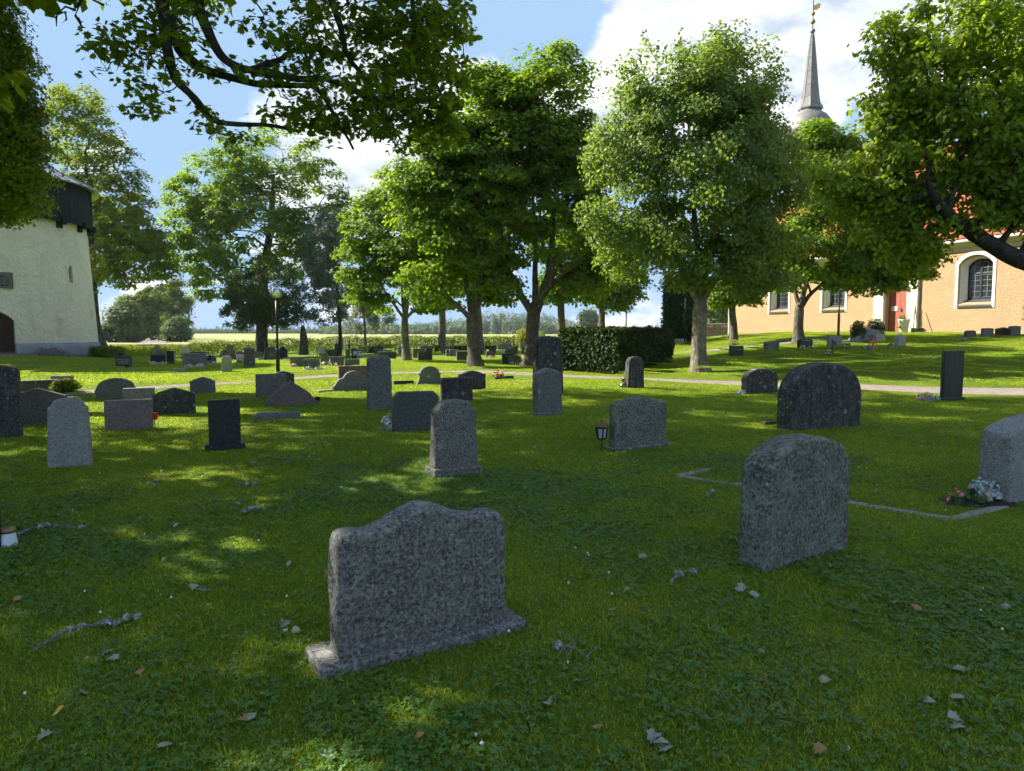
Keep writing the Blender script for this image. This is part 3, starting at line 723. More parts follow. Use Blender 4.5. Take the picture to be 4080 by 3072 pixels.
    v = [Vector((.02, a, b)) for a, b in pr] + [Vector((Lw, a, b)) for a, b in pr]
    link('roof_body', py_mesh('roof_body', v, [(0, 1, 2), (5, 4, 3), (0, 3, 4, 1), (1, 4, 5, 2), (2, 5, 3, 0)]), M['cornice'], root)
    # ridge turret with lead spire
    T = empty('spire', (1.0, 6.1, 0)); T.parent = root; T['label'] = 'grey lead-clad needle spire with gilt balls and weather vane'
    oc = 8
    MB().lathe([(1.45, 11.0), (1.45, 15.6), (1.7, 15.7), (1.7, 15.95), (1.35, 16.2)], oc).build('turret', M['lead'], T)
    MB().lathe([(1.62, 15.96), (1.72, 16.4), (1.55, 17.0), (1.2, 17.5), (.84, 17.75), (.76, 17.95)], 24).build('dome', M['lead'], T, smooth=True)
    MB().lathe([(.88, 17.96), (.90, 18.06), (.84, 18.14)], oc).build('flashing', M['lead_flash'], T)
    pr = [(.86, 18.12), (.68, 18.4), (.59, 18.85), (.50, 19.7), (.40, 20.7), (.305, 21.7), (.21, 22.6), (.13, 23.25), (.08, 23.45)]
    MB().lathe(pr, oc).build('needle', M['lead'], T)
    for i in range(oc):
        a = 2 * math.pi * i / oc
        MB().tube([(r * 1.005 * math.cos(a), r * 1.005 * math.sin(a), z) for r, z in pr], .018, 4).build('rib', M['lead'], T)
    for z, r in ((18.85, .59), (19.7, .5), (20.7, .4), (21.7, .305), (22.6, .21)): MB().lathe([(r + .004, z - .012), (r + .016, z), (r + .004, z + .012)], oc, cap=False).build('sheet_joint', M['lead'], T)
    def ball(r, z): return [(r * math.sin(t), z - r * math.cos(t)) for t in np.linspace(.12, math.pi - .12, 9)]
    MB().lathe([(.032, 23.4), (.026, 26.0)], 8).build('rod', M['metal_dark'], T)
    MB().lathe(ball(.18, 23.62), 16).build('ball', M['lead'], T, smooth=True)
    MB().lathe(ball(.175, 24.28), 16).build('ball', M['gilt_dull'], T, smooth=True)
    MB().lathe(ball(.14, 24.86), 16).build('ball', M['gilt_dull'], T, smooth=True)
    fl = [(.03, 25.1), (.30, 25.13), (.36, 25.22), (.52, 25.30), (.47, 25.36), (.53, 25.45), (.56, 25.58), (.46, 25.53), (.42, 25.62), (.34, 25.55), (.25, 25.58), (.20, 25.48), (.03, 25.44)]
    # the vane turns with the wind: broadside to the church front
    o = MB().prism(fl, -.012, .012).build('weather_vane', M['gilt'], T); o.rotation_euler = (0, 0, -rz)
    st = []
    for i in range(12): a = math.pi * i / 6 + math.pi / 2; r = .13 if i % 2 == 0 else .05; st.append((r * math.cos(a), 26.05 + r * math.sin(a)))
    o = MB().prism(st, -.012, .012).build('star', M['metal_dark'], T); o.rotation_euler = (0, 0, -rz)
    return root, G, e1
CH, CHG, CHE1 = church()
CHE2 = Vector((-CHE1.y, CHE1.x, 0))
def ch_pt(s, d): p = CHG + CHE1 * s + CHE2 * d; return Vector((p.x, p.y, H(p.x, p.y)))
# ---------------------------------------------------------------- gravestones
def arc(x0, x1, z0, z1, n, f): return [(x0 + (x1 - x0) * i / n, z0 + (z1 - z0) * f(i / n)) for i in range(n + 1)]
def profile(kind, w, h, p=None):
    """outline (x,z), counter-clockwise from the lower left corner; p = shoulder height as a share of h"""
    a = w / 2; T = lambda *q: [(x * a, z * h) for x, z in q]
    if kind == 'rect': return T((-1, 0), (1, 0), (1, .985), (.985, 1), (-.985, .99), (-1, .975))
    if kind == 'chamfer': c = p or .13; return [(-a, 0), (a, 0), (a, h - c * w), (a - c * w, h), (-a + c * w, h), (-a, h - c * w)]
    if kind == 'round':
        s = p or .6; pts = [(-a, 0), (a, 0)]
        for i in range(17): t = math.pi * i / 16; pts.append((a * math.cos(t), s * h + (1 - s) * h * math.sin(t) ** .85))
        return pts
    if kind == 'segment':                     # gentle segmental top
        s = p or .85; pts = [(-a, 0), (a, 0)]
        for i in range(13): t = 1 - i / 6; pts.append((a * t, s * h + (1 - s) * h * (1 - t * t)))
        return pts
    if kind == 'shoulder':                    # notched shoulders, round head
        s = p or .86; q = .74; pts = [(-a, 0), (a, 0), (a * .93, s * h), (a * .86, s * h + .01 * h), (a * .80, (s + .02) * h), (a * q, (s + .055) * h)]
        for i in range(1, 12): t = 1 - i / 6; pts.append((a * q * t, (s + .055) * h + (1 - s - .055) * h * math.sqrt(max(0, 1 - (t * .93) ** 2)) / 1.0))
        return pts + [(-a * q, (s + .055) * h), (-a * .80, (s + .02) * h), (-a * .86, s * h + .01 * h), (-a * .93, s * h)]
    if kind == 'gable': s = p or .82; return [(-a, 0), (a, 0), (a, s * h), (0, h), (-a, s * h)]
    if kind == 'gable_step': s = p or .78; return [(-a, 0), (a, 0), (a, s * h), (a * .8, s * h), (a * .78, (s + .045) * h), (a * .05, h), (-a * .05, h), (-a * .78, (s + .045) * h), (-a * .8, s * h), (-a, s * h)]
    if kind == 'gable_soft':
        s = p or .84; pts = [(-a, 0), (a, 0), (a, s * h)]
        for i in range(1, 14): t = 1 - i / 7; pts.append((a * t, s * h + (1 - s) * h * (1 - abs(t)) ** .9 * (1.0 if abs(t) < .8 else .8)))
        return pts + [(-a, s * h)]
    if kind == 'ped_curve':                   # flat ends, curved rise between
        s = p or .85; pts = [(-a, 0), (a, 0), (a, s * h), (a * .78, s * h)]
        for i in range(0, 13): t = 1 - i / 6; pts.append((a * .76 * t, (s + .02) * h + (1 - s - .02) * h * math.cos(t * math.pi / 2)))
        return pts + [(-a * .78, s * h), (-a, s * h)]
    if kind == 'hump':                        # rounded shoulders, broad hump between two dips
        pts = [(-a, 0), (a, 0), (a * 1.0, .74 * h), (a * .985, .82 * h), (a * .94, .868 * h), (a * .86, .885 * h), (a * .76, .882 * h), (a * .66, .868 * h)]
        for i in range(1, 16): t = 1 - i / 8; pts.append((a * .62 * t, .866 * h + .134 * h * (.5 + .5 * math.cos(math.pi * t)) ** .85))
        return pts + [(-a * .66, .868 * h), (-a * .76, .882 * h), (-a * .86, .885 * h), (-a * .94, .868 * h), (-a * .985, .82 * h), (-a, .74 * h)]
    if kind == 'scallop':                     # broad arch, scalloped flanks
        R_ = [(1, 0), (1, .06), (.97, .14), (.91, .24), (.90, .33), (.96, .42), (.96, .5), (.90, .54), (.90, .60), (.85, .63)]
        pts = [(-a, 0)] + T(*R_)
        for i in range(1, 14): t = math.pi * i / 14; pts.append((a * .85 * math.cos(t), .63 * h + .37 * h * math.sin(t)))
        return pts + T(*[(-x, z) for x, z in reversed(R_)])[:-1]
    if kind == 'swoop_gable':                 # straight gable falling in curves to low ends
        R_ = [(1, 0), (1, .27), (.93, .30), (.84, .38), (.75, .50), (.68, .57), (.62, .62)]
        return [(-a, 0)] + T(*R_) + [(0, h)] + T(*[(-x, z) for x, z in reversed(R_)])[:-1]
    if kind == 'bell':                        # round head, shoulders, swept feet
        R_ = [(1, 0), (1, .30), (.93, .33), (.86, .42), (.78, .55), (.70, .63), (.60, .66), (.50, .70)]
        pts = [(-a, 0)] + T(*R_)
        for i in range(1, 12): t = math.pi * i / 12; pts.append((a * .46 * math.cos(t), .72 * h + .28 * h * math.sin(t)))
        return pts + T(*[(-x, z) for x, z in reversed(R_)])[:-1]
    if kind == 'omega':                       # round head with ears on concave flanks
        R_ = [(1, 0), (.99, .05), (.84, .12), (.72, .24), (.645, .40), (.62, .54), (.68, .60), (.68, .655), (.585, .66)]
        pts = [(-a, 0)] + T(*R_)
        for i in range(1, 14): t = math.pi * i / 14; pts.append((a * .57 * math.cos(t), .67 * h + .33 * h * math.sin(t)))
        return pts + T(*[(-x, z) for x, z in reversed(R_)])[:-1]
    if kind == 'rough': return T((-1, 0), (1, 0), (1.0, .3), (.95, .6), (.94, .9), (.80, .965), (.45, 1), (.1, .985), (-.35, .975), (-.8, .96), (-.96, .93), (-.97, .6), (-1, .3))
    if kind == 'boulder': return T((-1, 0), (1, 0), (.98, .35), (.86, .62), (.66, .84), (.38, .96), (.05, 1), (-.32, .94), (-.64, .78), (-.86, .52), (-.98, .25))
    if kind == 'menhir': return T((-1, 0), (1, 0), (.9, .2), (.86, .45), (.62, .70), (.34, .92), (.05, 1), (-.36, .985), (-.55, .8), (-.66, .5), (-.88, .18))
    if kind == 'wavy': return T((-1, 0), (1, 0), (1, .3), (.93, .55), (1, .78), (.86, .88), (.5, .91), (.2, .98), (-.1, 1), (-.4, .96), (-.75, .9), (-.95, .82), (-1, .7), (-.94, .5), (-1, .25))
    if kind == 'wedge': return T((-1, 0), (1, 0), (1, 1), (-1, .45))
    if kind == 'kerb': return T((-1, 0), (1, 0), (1, 1), (-.80, .9), (-.9, .6))
    raise ValueError(kind)
def slab_mesh(name, prof, t, bev=.012, taper=0.0, hh=1.0):
    n = len(prof); P = [Vector((x * (1 + taper * (1 - z / hh)), z)) for x, z in prof]
    def inset(b):
        o = []
        for i in range(n):
            d1 = (P[i] - P[i - 1]).normalized(); d2 = (P[(i + 1) % n] - P[i]).normalized()
            nn = Vector((-d1.y - d2.y, d1.x + d2.x))
            nn = nn.normalized() * (b / max(.5, math.sqrt(max(.05, (1 + d1.dot(d2)) / 2)))) if nn.length > 1e-6 else Vector((0, 0))
            q = P[i] + nn
            if i < 2: q.y = P[i].y
            o.append(q)
        return o
    I = inset(bev); rings = [(I, 0), (P, bev), (P, t - bev), (I, t)]
    v = [Vector((q.x, y, q.y)) for rg, y in rings for q in rg]; fs = []
    for r in range(3):
        for i in range(n): fs.append((r * n + i, r * n + (i + 1) % n, (r + 1) * n + (i + 1) % n, (r + 1) * n + i))
    fs += [tuple(reversed(range(n))), tuple(range(3 * n, 4 * n))]
    return py_mesh(name, v, fs)
G_NEAR, G_HEDGE, G_CHURCH = 'old gravestones on the shaded near lawn', 'gravestones in the plots by the back hedge', 'gravestones on the slope below the church'
STONES = {}
def stone(label, xl, yl, xr, yt, kind, mat, t=.14, yaw=26.0, base=None, taper=0.0, p=None, rough=None, group=G_NEAR, name='gravestone', lean=0.0, xtop=None, extra=None, sink=.05, maxh=None):
    """xl,yl: near lower corner of the face seen in the photo; xr: its other end; yt: top. Placed on the ground there."""
    A = ground(xl, yl); c, s = math.cos(R(yaw)), math.sin(R(yaw))
    lo, hi = .02, 8.0
    for _ in range(40):
        m = .5 * (lo + hi)
        if proj((A.x + c * m, A.y + s * m, A.z))[0] < xr: lo = m
        else: hi = m
    w = lo; C = Vector((A.x + c * w / 2, A.y + s * w / 2, 0)); zb = min(H(A.x, A.y), H(A.x + c * w, A.y + s * w), H(C.x, C.y)) - sink
    lo, hi = 0.0, 12.0
    for _ in range(40):
        m = .5 * (lo + hi)
        if proj((C.x, C.y, zb + m))[1] > yt: lo = m
        else: hi = m
    h = lo
    if maxh: h = min(h, maxh)
    loc = (C.x, C.y, zb); root = None; kw = {}
    bh = 0.0
    if base:
        root = empty(name, loc, R(yaw)); bh = base[0] + sink
        if len(base) > 4 and base[4]: bh = base[4]
        MB().bbox(-w / 2 - base[1], w / 2 + base[1], -base[2], t + base[3], 0, bh, .012).build('base', mat if isinstance(mat, bpy.types.Material) else M[mat], root)
    pr = profile(kind, w, h - bh, p); me = slab_mesh('gravestone', pr, t, .012 if rough is None else .02, taper, h - bh)
    if rough: me = roughen(me, rough[0], rough[1], rough[2], len(STONES))
    o = link('stone' if root else name, me, M[mat], root)
    if root: o.location = (0, 0, bh - (.004 if rough is None else .015))
    else: o.location = loc; o.rotation_euler = (0, 0, R(yaw)); root = o
    if lean: o.rotation_euler.y += R(lean)
    tag(root, label, 'gravestone', group); STONES[label] = (root, w, h, t)
    return root, w, h
def engrave(root, w, h, t, lines, col='engrave_pale', cross=False, side=-1):
    """shallow cut lettering strokes on the inscribed face"""
    st = root if root.type == 'MESH' else next(c for c in root.children if c.name.startswith('stone'))
    mb = MB()
    for (z, x0, x1, hh) in lines:
        x = x0; k = 0; rs = random.Random(int(z * 1000))
        while x < x1: l = rs.uniform(.02, .07); mb.box(x, min(x + l, x1), -.004, .0, z, z + hh * rs.uniform(.8, 1)); x += l + rs.uniform(.008, .025)
    if cross: mb.box(cross[0] - .012, cross[0] + .012, -.004, 0, cross[1], cross[1] + cross[2]); mb.box(cross[0] - cross[2] * .3, cross[0] + cross[2] * .3, -.0045, 0, cross[1] + cross[2] * .6, cross[1] + cross[2] * .6 + .024)
    mb.build('inscription', M[col], st)

S = stone
# --- near lawn
S('grey granite gravestone with broad hump between rounded shoulders on thin base slab', 1354, 2678, 2021, 2008, 'hump', 'granite', .18, 31, base=(.055, .10, .05, .07, .075), rough=(.014, .012, 9), sink=.02)
S('tall round-topped gravestone covered in green-grey lichen, thick and flared at the foot', 3057, 2280, 3377, 1743, 'round', 'granite_green', .23, 34, taper=.06, p=.74, rough=(.016, .010, 9))
S('dark lichen-spotted tall gravestone cut off by the frame beside pale round-headed stone', -75, 1752, 83, 1455, 'round', 'granite_dark', .2, 22, p=.90, rough=(.03, .012, 6))
S('wide grey-brown gravestone with low stepped gable behind the pale round-headed stone', 0, 1704, 296, 1548, 'gable_step', 'granite_brown', .16, 22, p=.76)
S('pale blue-grey gravestone with notched shoulders and small bolt holes', 193, 1867, 362, 1586, 'shoulder', 'granite_pale', .13, 22, taper=.09, p=.87, rough=(.016, .006, 12))
S('low pinkish-brown rectangular gravestone with a red grave light behind', 418, 1722, 610, 1594, 'rect', 'granite_pink', .15, 23)
S('pale brown rectangular slab half hidden behind the pinkish rectangular stone', 491, 1640, 618, 1546, 'rect', 'limestone_grey', .15, 23)
S('broad arched gravestone with scalloped sides near the path', 374, 1596, 549, 1507, 'scallop', 'granite_mid', .16, 22)
S('dark gravestone with low gable and square ends beside pinkish rectangular stone', 610, 1658, 781, 1546, 'gable_step', 'granite_dark', .16, 24, p=.80)
S('small dark gabled gravestone standing alone by the gravel path', 757, 1570, 859, 1502, 'gable_step', 'granite_mid', .15, 22, p=.80)
S('narrow black polished gravestone on wider black base', 834, 1797, 961, 1591, 'rect', 'black', .12, 24, base=(.085, .055, .04, .06))
S('long low lichened kerb stone lying on the grass', 1006, 1675, 1199, 1640, 'kerb', 'granite_mid', .16, 24, rough=(.025, .012, 8), name='kerb_stone')
S('big grey rectangular gravestone in front of the lamp post', 1022, 1587, 1142, 1490, 'rect', 'granite_mid', .2, 24)
S('dark gravestone with slightly raised top just behind the big grey rectangular one', 1086, 1552, 1174, 1479, 'ped_curve', 'granite_dark', .15, 24, p=.86)
S('pinkish grey gravestone with straight gable sweeping down to low ends', 1058, 1620, 1264, 1518, 'swoop_gable', 'granite_pink', .16, 24)
S('grey bell-shaped gravestone in front of the reddish slab', 1326, 1561, 1500, 1478, 'bell', 'granite_mid', .15, 23)
S('reddish brown streaked slab behind the bell-shaped stone', 1351, 1514, 1500, 1457, 'rect', 'granite_red', .18, 23)
S('tall rough-hewn gravestone covered in white lichen beside bell-shaped stone', 1468, 1636, 1566, 1416, 'rough', 'granite_mid', .20, 23, rough=(.022, .022, 5))
S('smooth dark green-grey gravestone with cut-off upper corners', 1568, 1722, 1750, 1560, 'chamfer', 'slate_green', .13, 24, p=.12)
S('speckled grey gravestone with notched shoulders on broad base in mid lawn', 1738, 1905, 1905, 1589, 'shoulder', 'granite', .2, 28, base=(.10, .035, .06, .06), taper=.04, p=.86, rough=(.016, .009, 11))
S('rectangular dark lichened gravestone behind the notched-shoulder stone on broad base', 1762, 1603, 1886, 1504, 'rect', 'granite_dark', .18, 23, rough=(.03, .012, 7))
S('dark gravestone with softly curved raised top beside the path bend', 1828, 1554, 1936, 1477, 'ped_curve', 'granite_dark', .16, 22, p=.84)
S('omega-shaped gravestone with round head, ears and swept feet', 1648, 1533, 1779, 1459, 'omega', 'moss_grey', .14, 22)
S('tallest gravestone, dark streaked slab widening downwards before the clipped hedge', 2140, 1573, 2240, 1338, 'gable_soft', 'granite_dark', .22, 24, taper=.16, p=.96, rough=(.03, .010, 6))
S('tall gabled gravestone leaning slightly in front of the tallest dark slab', 2146, 1657, 2241, 1462, 'gable_soft', 'granite_mid', .24, 26, base=(.05, .05, .05, .05), p=.88, taper=.03, rough=(.022, .007, 10), lean=-1.5)
S('wide gabled lichened gravestone on thin base beside the grave lantern', 2452, 1798, 2658, 1574, 'gable_soft', 'granite_green', .17, 28, base=(.05, .06, .05, .05), p=.86, rough=(.02, .008, 9))
S('small dark round-headed gravestone with mossy edge next to the path and hedge', 2505, 1549, 2566, 1421, 'shoulder', 'granite_dark', .22, 24, taper=.10, p=.88, rough=(.022, .008, 9))
S('dark round-topped lichen-dotted gravestone, smaller of the two dark boulder-like ones', 2975, 1572, 3101, 1469, 'round', 'granite_dark', .22, 26, p=.62, rough=(.025, .016, 6))
S('huge dark arched gravestone streaked with pale lichen', 3157, 1718, 3431, 1446, 'round', 'granite_dark', .34, 27, p=.50, rough=(.025, .018, 5))
S('slim black streaked gravestone on black base by the gravel path', 3758, 1598, 3835, 1395, 'rect', 'black_streak', .10, 22, base=(.07, .05, .04, .05))
S('thick round-shouldered granite gravestone with sunlit side cut off by the frame', 4026, 2010, 4400, 1652, 'round', 'granite_pale', .30, 30, p=.80, taper=.02, rough=(.016, .007, 10))
S('dark red-brown polished slab edge at the picture border by white grave candle', -165, 2212, 4, 1880, 'rect', 'black', .12, 30)

# --- below the church
C_ = dict(group=G_CHURCH)
S('pale squat gravestone with flowers between clipped hedge and thick tree trunk', 2690, 1384, 2733, 1350, 'rect', 'limestone', .25, 20, **C_)
S('low pinkish gravestone peeping out beside the thick tree trunk', 2741, 1368, 2768, 1346, 'gable', 'granite_pink', .2, 20, **C_)
S('long low reddish gravestone in front of the rubble wall', 2826, 1363, 2890, 1341, 'wedge', 'granite_red', .3, 14, **C_)
S('small dark green rectangular gravestone alone on the grass', 2914, 1421, 2963, 1378, 'chamfer', 'slate_green', .2, 16, p=.06, **C_)
S('small grey gravestone with clipped corners on sunlit grass', 3056, 1410, 3105, 1362, 'chamfer', 'granite_mid', .25, 22, p=.10, **C_)
S('light grey arched gravestone with dark polished face and flower bowls', 3192, 1394, 3238, 1349, 'segment', 'granite_dark', .26, 22, **C_)
S('grey square gravestone by the thin mast', 3306, 1385, 3355, 1337, 'rect', 'granite_pale', .2, 18, **C_)
S('large natural boulder gravestone before the church door', 3410, 1367, 3527, 1309, 'boulder', 'granite_pale', .5, 20, rough=(.04, .04, 3), **C_)
S('cream inscribed gravestone leaning towards the boulder', 3489, 1364, 3527, 1330, 'rect', 'limestone', .16, 22, **C_)
S('sandy wavy-edged gravestone with sunlit side near small lantern', 3577, 1387, 3611, 1331, 'wavy', 'limestone', .22, 24, rough=(.03, .012, 7), **C_)
S('brown arched gravestone, first in the row below the church window', 3854, 1354, 3889, 1316, 'segment', 'granite_brown', .18, 20, p=.9, **C_)
S('grey-green gravestone, second in the row below the church window', 3921, 1346, 3959, 1307, 'segment', 'granite_mid', .18, 20, p=.96, **C_)
S('dark gabled gravestone, third in the row below the church window', 3979, 1341, 4024, 1304, 'gable', 'black', .2, 20, p=.86, **C_)
S('grey-brown gravestone, last in the row below the church window', 4030, 1337, 4067, 1298, 'segment', 'granite_mid', .18, 20, p=.94, **C_)

# --- tops over the clipped hedge
def far_stone(label, xl, xr, yt, Y, kind, mat):
    px = .5 * (xl + xr); x = (px - PCX) / F * Y; g_ = Vector((x, Y, H(x, Y))); yb = proj(g_)[1]
    return S(label, xl, yb, xr, yt, kind, mat, .16, 12, group=G_HEDGE)
far_stone('dark rounded gravestone showing over the hedge, beside the bare trunk', 2418, 2442, 1297, 50, 'round', 'granite_dark')
far_stone('dark shouldered gravestone showing over the hedge by the thin flagpole', 2513, 2538, 1299, 50, 'shoulder', 'granite_dark')
far_stone('dark round gravestone showing over the hedge next to the ivy-clad column', 2572, 2600, 1294, 50, 'round', 'granite_dark')

# --- plots by the back hedge
B_ = dict(group=G_HEDGE)
def Bs(label, x0, x1, yb, yt, kind, mat, t=.16, yaw=14, **k): return S(label, x0, yb, x1, yt, kind, mat, t, yaw, group=G_HEDGE, **k)
Bs('greenish low gravestone with inscription in the tower shadow', 460, 524, 1458, 1416, 'segment', 'slate_green', p=.93)
Bs('black stone top just behind the greenish low gravestone', 470, 490, 1440, 1404, 'round', 'black', p=.8)
Bs('grey low stone before the hedge next to the tower', 430, 458, 1431, 1416, 'segment', 'granite_mid')
Bs('black slab crowned with a rough grey boulder', 600, 657, 1451, 1414, 'rect', 'black', .3)
Bs('rough grey boulder top resting on the black slab', 605, 655, 1450, 1388, 'boulder', 'granite_mid', .26, rough=(.04, .03, 4))
Bs('shiny dark blue upright slab', 665, 695, 1451, 1397, 'rect', 'navy', .12)
Bs('dark low wedge stone beside the shiny blue slab', 696, 733, 1434, 1416, 'wedge', 'granite_dark', .25)
Bs('white arched gravestone with a small black cross', 726, 755, 1441, 1378, 'shoulder', 'white_stone')
Bs('long black slab behind the pillared monument', 756, 823, 1440, 1401, 'rect', 'black')
Bs('pale monument with side pillars and flat cap', 731, 818, 1463, 1412, 'rect', 'limestone_grey', .22)
Bs('dark blue gravestone with pale lettering and flowers next to the pillared monument', 815, 861, 1452, 1416, 'segment', 'navy')
Bs('small flat pale stone lying in the grass before the monument', 686, 734, 1481, 1468, 'rect', 'limestone', .2)
Bs('small grey stone under the hedge', 876, 902, 1423, 1405, 'segment', 'granite_mid')
Bs('dark wide stone under the hedge behind the tall grey one', 885, 938, 1419, 1396, 'rect', 'black')
Bs('tall narrow grey gravestone before the hedge', 904, 931, 1421, 1373, 'round', 'granite_mid', p=.85)
Bs('sunlit yellowish gravestone with arched head alone on bright grass', 882, 924, 1483, 1418, 'shoulder', 'limestone', .2)
Bs('small dark arched gravestone with red flowers', 912, 941, 1434, 1407, 'round', 'granite_dark', p=.6)
Bs('red-brown gravestone with pale ridge behind the white one', 941, 973, 1426, 1398, 'gable', 'granite_red')
Bs('white low gravestone with pink flowers', 941, 972, 1448, 1414, 'rect', 'white_stone')
Bs('tall brown gabled gravestone on the edge of the sunlit grass', 974, 1014, 1462, 1381, 'gable', 'granite_brown', .22, p=.90, taper=.12)
Bs('grey stone behind the tall brown gabled one', 1011, 1027, 1427, 1398, 'rect', 'granite_mid')
Bs('grey rounded stone with white flowers near the dark tree', 1027, 1048, 1429, 1401, 'round', 'granite_mid', p=.7)
Bs('green-grey square gravestone beside the dark tree trunk', 1062, 1108, 1439, 1383, 'rect', 'slate_green')
Bs('black curved-top gravestone just behind the lamp post', 1111, 1146, 1432, 1381, 'ped_curve', 'black', p=.8)
S('dark standing stone, a rough pointed menhir before the hedge', 1188, 1415, 1231, 1294, 'menhir', 'granite_dark', .45, 14, rough=(.06, .03, 2.5), group=G_HEDGE)
Bs('olive slab with sunlit edge and flowers, farther of two', 1156, 1215, 1462, 1422, 'rect', 'moss_grey', .2)
Bs('olive slab with carved cross and flowers at its foot', 1211, 1275, 1475, 1430, 'rect', 'moss_grey', .2)
Bs('dark rounded gravestone with white flowers near the bins', 1277, 1311, 1454, 1405, 'round', 'moss_grey', p=.6)
Bs('brown slab behind a tree trunk near the bins', 1315, 1346, 1421, 1392, 'rect', 'granite_brown')
Bs('black pointed stone behind the slim dark trunk', 1333, 1350, 1408, 1366, 'gable', 'black')
Bs('pale edged olive slab behind white bedding flowers', 1316, 1371, 1456, 1421, 'rect', 'moss_grey', .2)
Bs('olive slab below the hanging watering can', 1373, 1433, 1462, 1430, 'rect', 'moss_grey', .2)
Bs('black upright slab high against the hedge', 1446, 1463, 1384, 1350, 'rect', 'black')
Bs('grey brown slab by the small clipped hedge', 1490, 1528, 1410, 1387, 'rect', 'granite_brown')
Bs('small pink-edged slab next to the grey brown slab', 1530, 1562, 1407, 1394, 'rect', 'granite_pink')
Bs('brown slab with side pillars and overhanging cap', 1513, 1577, 1435, 1405, 'rect', 'granite_brown', .25)
Bs('blue-grey gravestone partly behind the slim maple trunk', 1587, 1636, 1408, 1376, 'gable_soft', 'granite_pale', p=.9)
Bs('wide brown slab with pale upright strips', 1646, 1686, 1428, 1389, 'rect', 'granite_brown', .25)
Bs('brown slab directly in front of the strip-marked one', 1666, 1696, 1436, 1398, 'rect', 'granite_brown', .2)
Bs('dark taller slab touching the brown slab pair', 1697, 1722, 1436, 1386, 'rect', 'slate_green', .2, taper=.05)
Bs('grey brown wide slab behind the dark taller slab', 1675, 1725, 1404, 1378, 'rect', 'granite_brown')
Bs('grey brown slab with pale stripes before the hedge', 1762, 1807, 1406, 1380, 'rect', 'granite_brown')
Bs('pale slender pointed gravestone before the hedge', 1799, 1813, 1388, 1352, 'gable', 'limestone', p=.9)
Bs('brown block beside the grey inscribed slab', 1778, 1790, 1419, 1392, 'rect', 'granite_brown', .3)
Bs('grey inscribed slab between trunks', 1791, 1824, 1419, 1392, 'rect', 'granite_mid')
Bs('broad dark brown slab next to the forked maple trunk', 1820, 1873, 1436, 1399, 'rect', 'granite_brown', .25)
Bs('slim dark slab close to the forked maple trunk', 1864, 1879, 1458, 1418, 'rect', 'granite_dark', .3)
Bs('dark slab half hidden by the forked maple trunk', 1876, 1928, 1459, 1427, 'ped_curve', 'granite_dark', .2)
Bs('pale narrow stone peeping out beside the forked maple trunk', 1870, 1882, 1409, 1371, 'round', 'limestone', p=.8)
Bs('brown stone under the leaning grey trunk', 1909, 1927, 1411, 1385, 'gable', 'granite_brown', p=.9)
Bs('dark brown gravestone with white flowers behind the forked trunk', 1938, 1972, 1427, 1398, 'segment', 'granite_brown')
Bs('dark rounded gravestone behind the one with white flowers', 1949, 1976, 1408, 1387, 'ped_curve', 'granite_dark')
Bs('long grey slab group before the hedge', 1982, 2040, 1393, 1368, 'segment', 'granite_mid', p=.9)
Bs('brown slab with orange sunlit top edge', 2012, 2064, 1410, 1376, 'wedge', 'granite_brown', .25)
Bs('black slab with shrub behind the arched inscribed stone', 2002, 2049, 1452, 1408, 'rect', 'black', .2)
Bs('dark inscribed gravestone with arched top and red and white flowers', 2024, 2076, 1452, 1413, 'ped_curve', 'granite_mid', .16, p=.88)
Bs('grey stone left of the forked trunk near the hedge'.replace('left of', 'close to'), 2072, 2092, 1390, 1364, 'rect', 'granite_mid')
Bs('brown slab close to the straight maple trunk', 2079, 2100, 1409, 1381, 'rect', 'granite_brown')
Bs('brown slab between the straight maple trunk and the tallest stone', 2126, 2142, 1406, 1365, 'rect', 'granite_brown')
# lettering and trim on a few of them
for key, lines, cr in (('greenish low gravestone with inscription in the tower shadow', [(.36, -.22, .22, .03), (.28, -.25, .25, .03), (.20, -.2, .2, .03)], False),
                       ('dark blue gravestone with pale lettering and flowers next to the pillared monument', [(.38, -.30, -.08, .035), (.38, .06, .32, .035), (.30, -.3, -.1, .02), (.30, .08, .3, .02), (.22, -.18, .18, .04)], False),
                       ('pale monument with side pillars and flat cap', [(.50, -.12, .14, .03), (.36, -.26, .26, .03), (.28, -.2, .2, .03), (.20, -.24, .24, .03)], False),
                       ('green-grey square gravestone beside the dark tree trunk', [(.66, -.2, .2, .03), (.52, -.16, .16, .04), (.42, -.22, .22, .03)], False),
                       ('olive slab with carved cross and flowers at its foot', [(.32, -.05, .35, .03), (.24, 0, .3, .03)], (-.25, .16, .30)),
                       ('white arched gravestone with a small black cross', [(.34, -.14, .14, .02)], (0, .72, .16)),
                       ('light grey arched gravestone with dark polished face and flower bowls', [(.42, -.16, .16, .035)], False)):
    rt, w, h, t = STONES[key]; engrave(rt, w, h, t, lines, 'ink' if ('olive' in key or 'white' in key or 'pale mon' in key) else 'engrave_pale', cr)
def trim(key, mat, capo=.05, pill=.07):
    rt, w, h, t = STONES[key]
    MB().bbox(-w / 2 - capo, w / 2 + capo, -.06, t + .04, h, h + .055, .008).build('cap', M[mat], rt)
    for sx in (-1, 1): MB().bbox(sx * (w / 2 - pill / 2) - pill, sx * (w / 2 - pill / 2) + pill, -.045, .02, .03, h - .003, .008).build('pillar', M[mat], rt)
trim('pale monument with side pillars and flat cap', 'limestone_grey', .06, .08)
trim('brown slab with side pillars and overhanging cap', 'granite_brown', .05, .05)
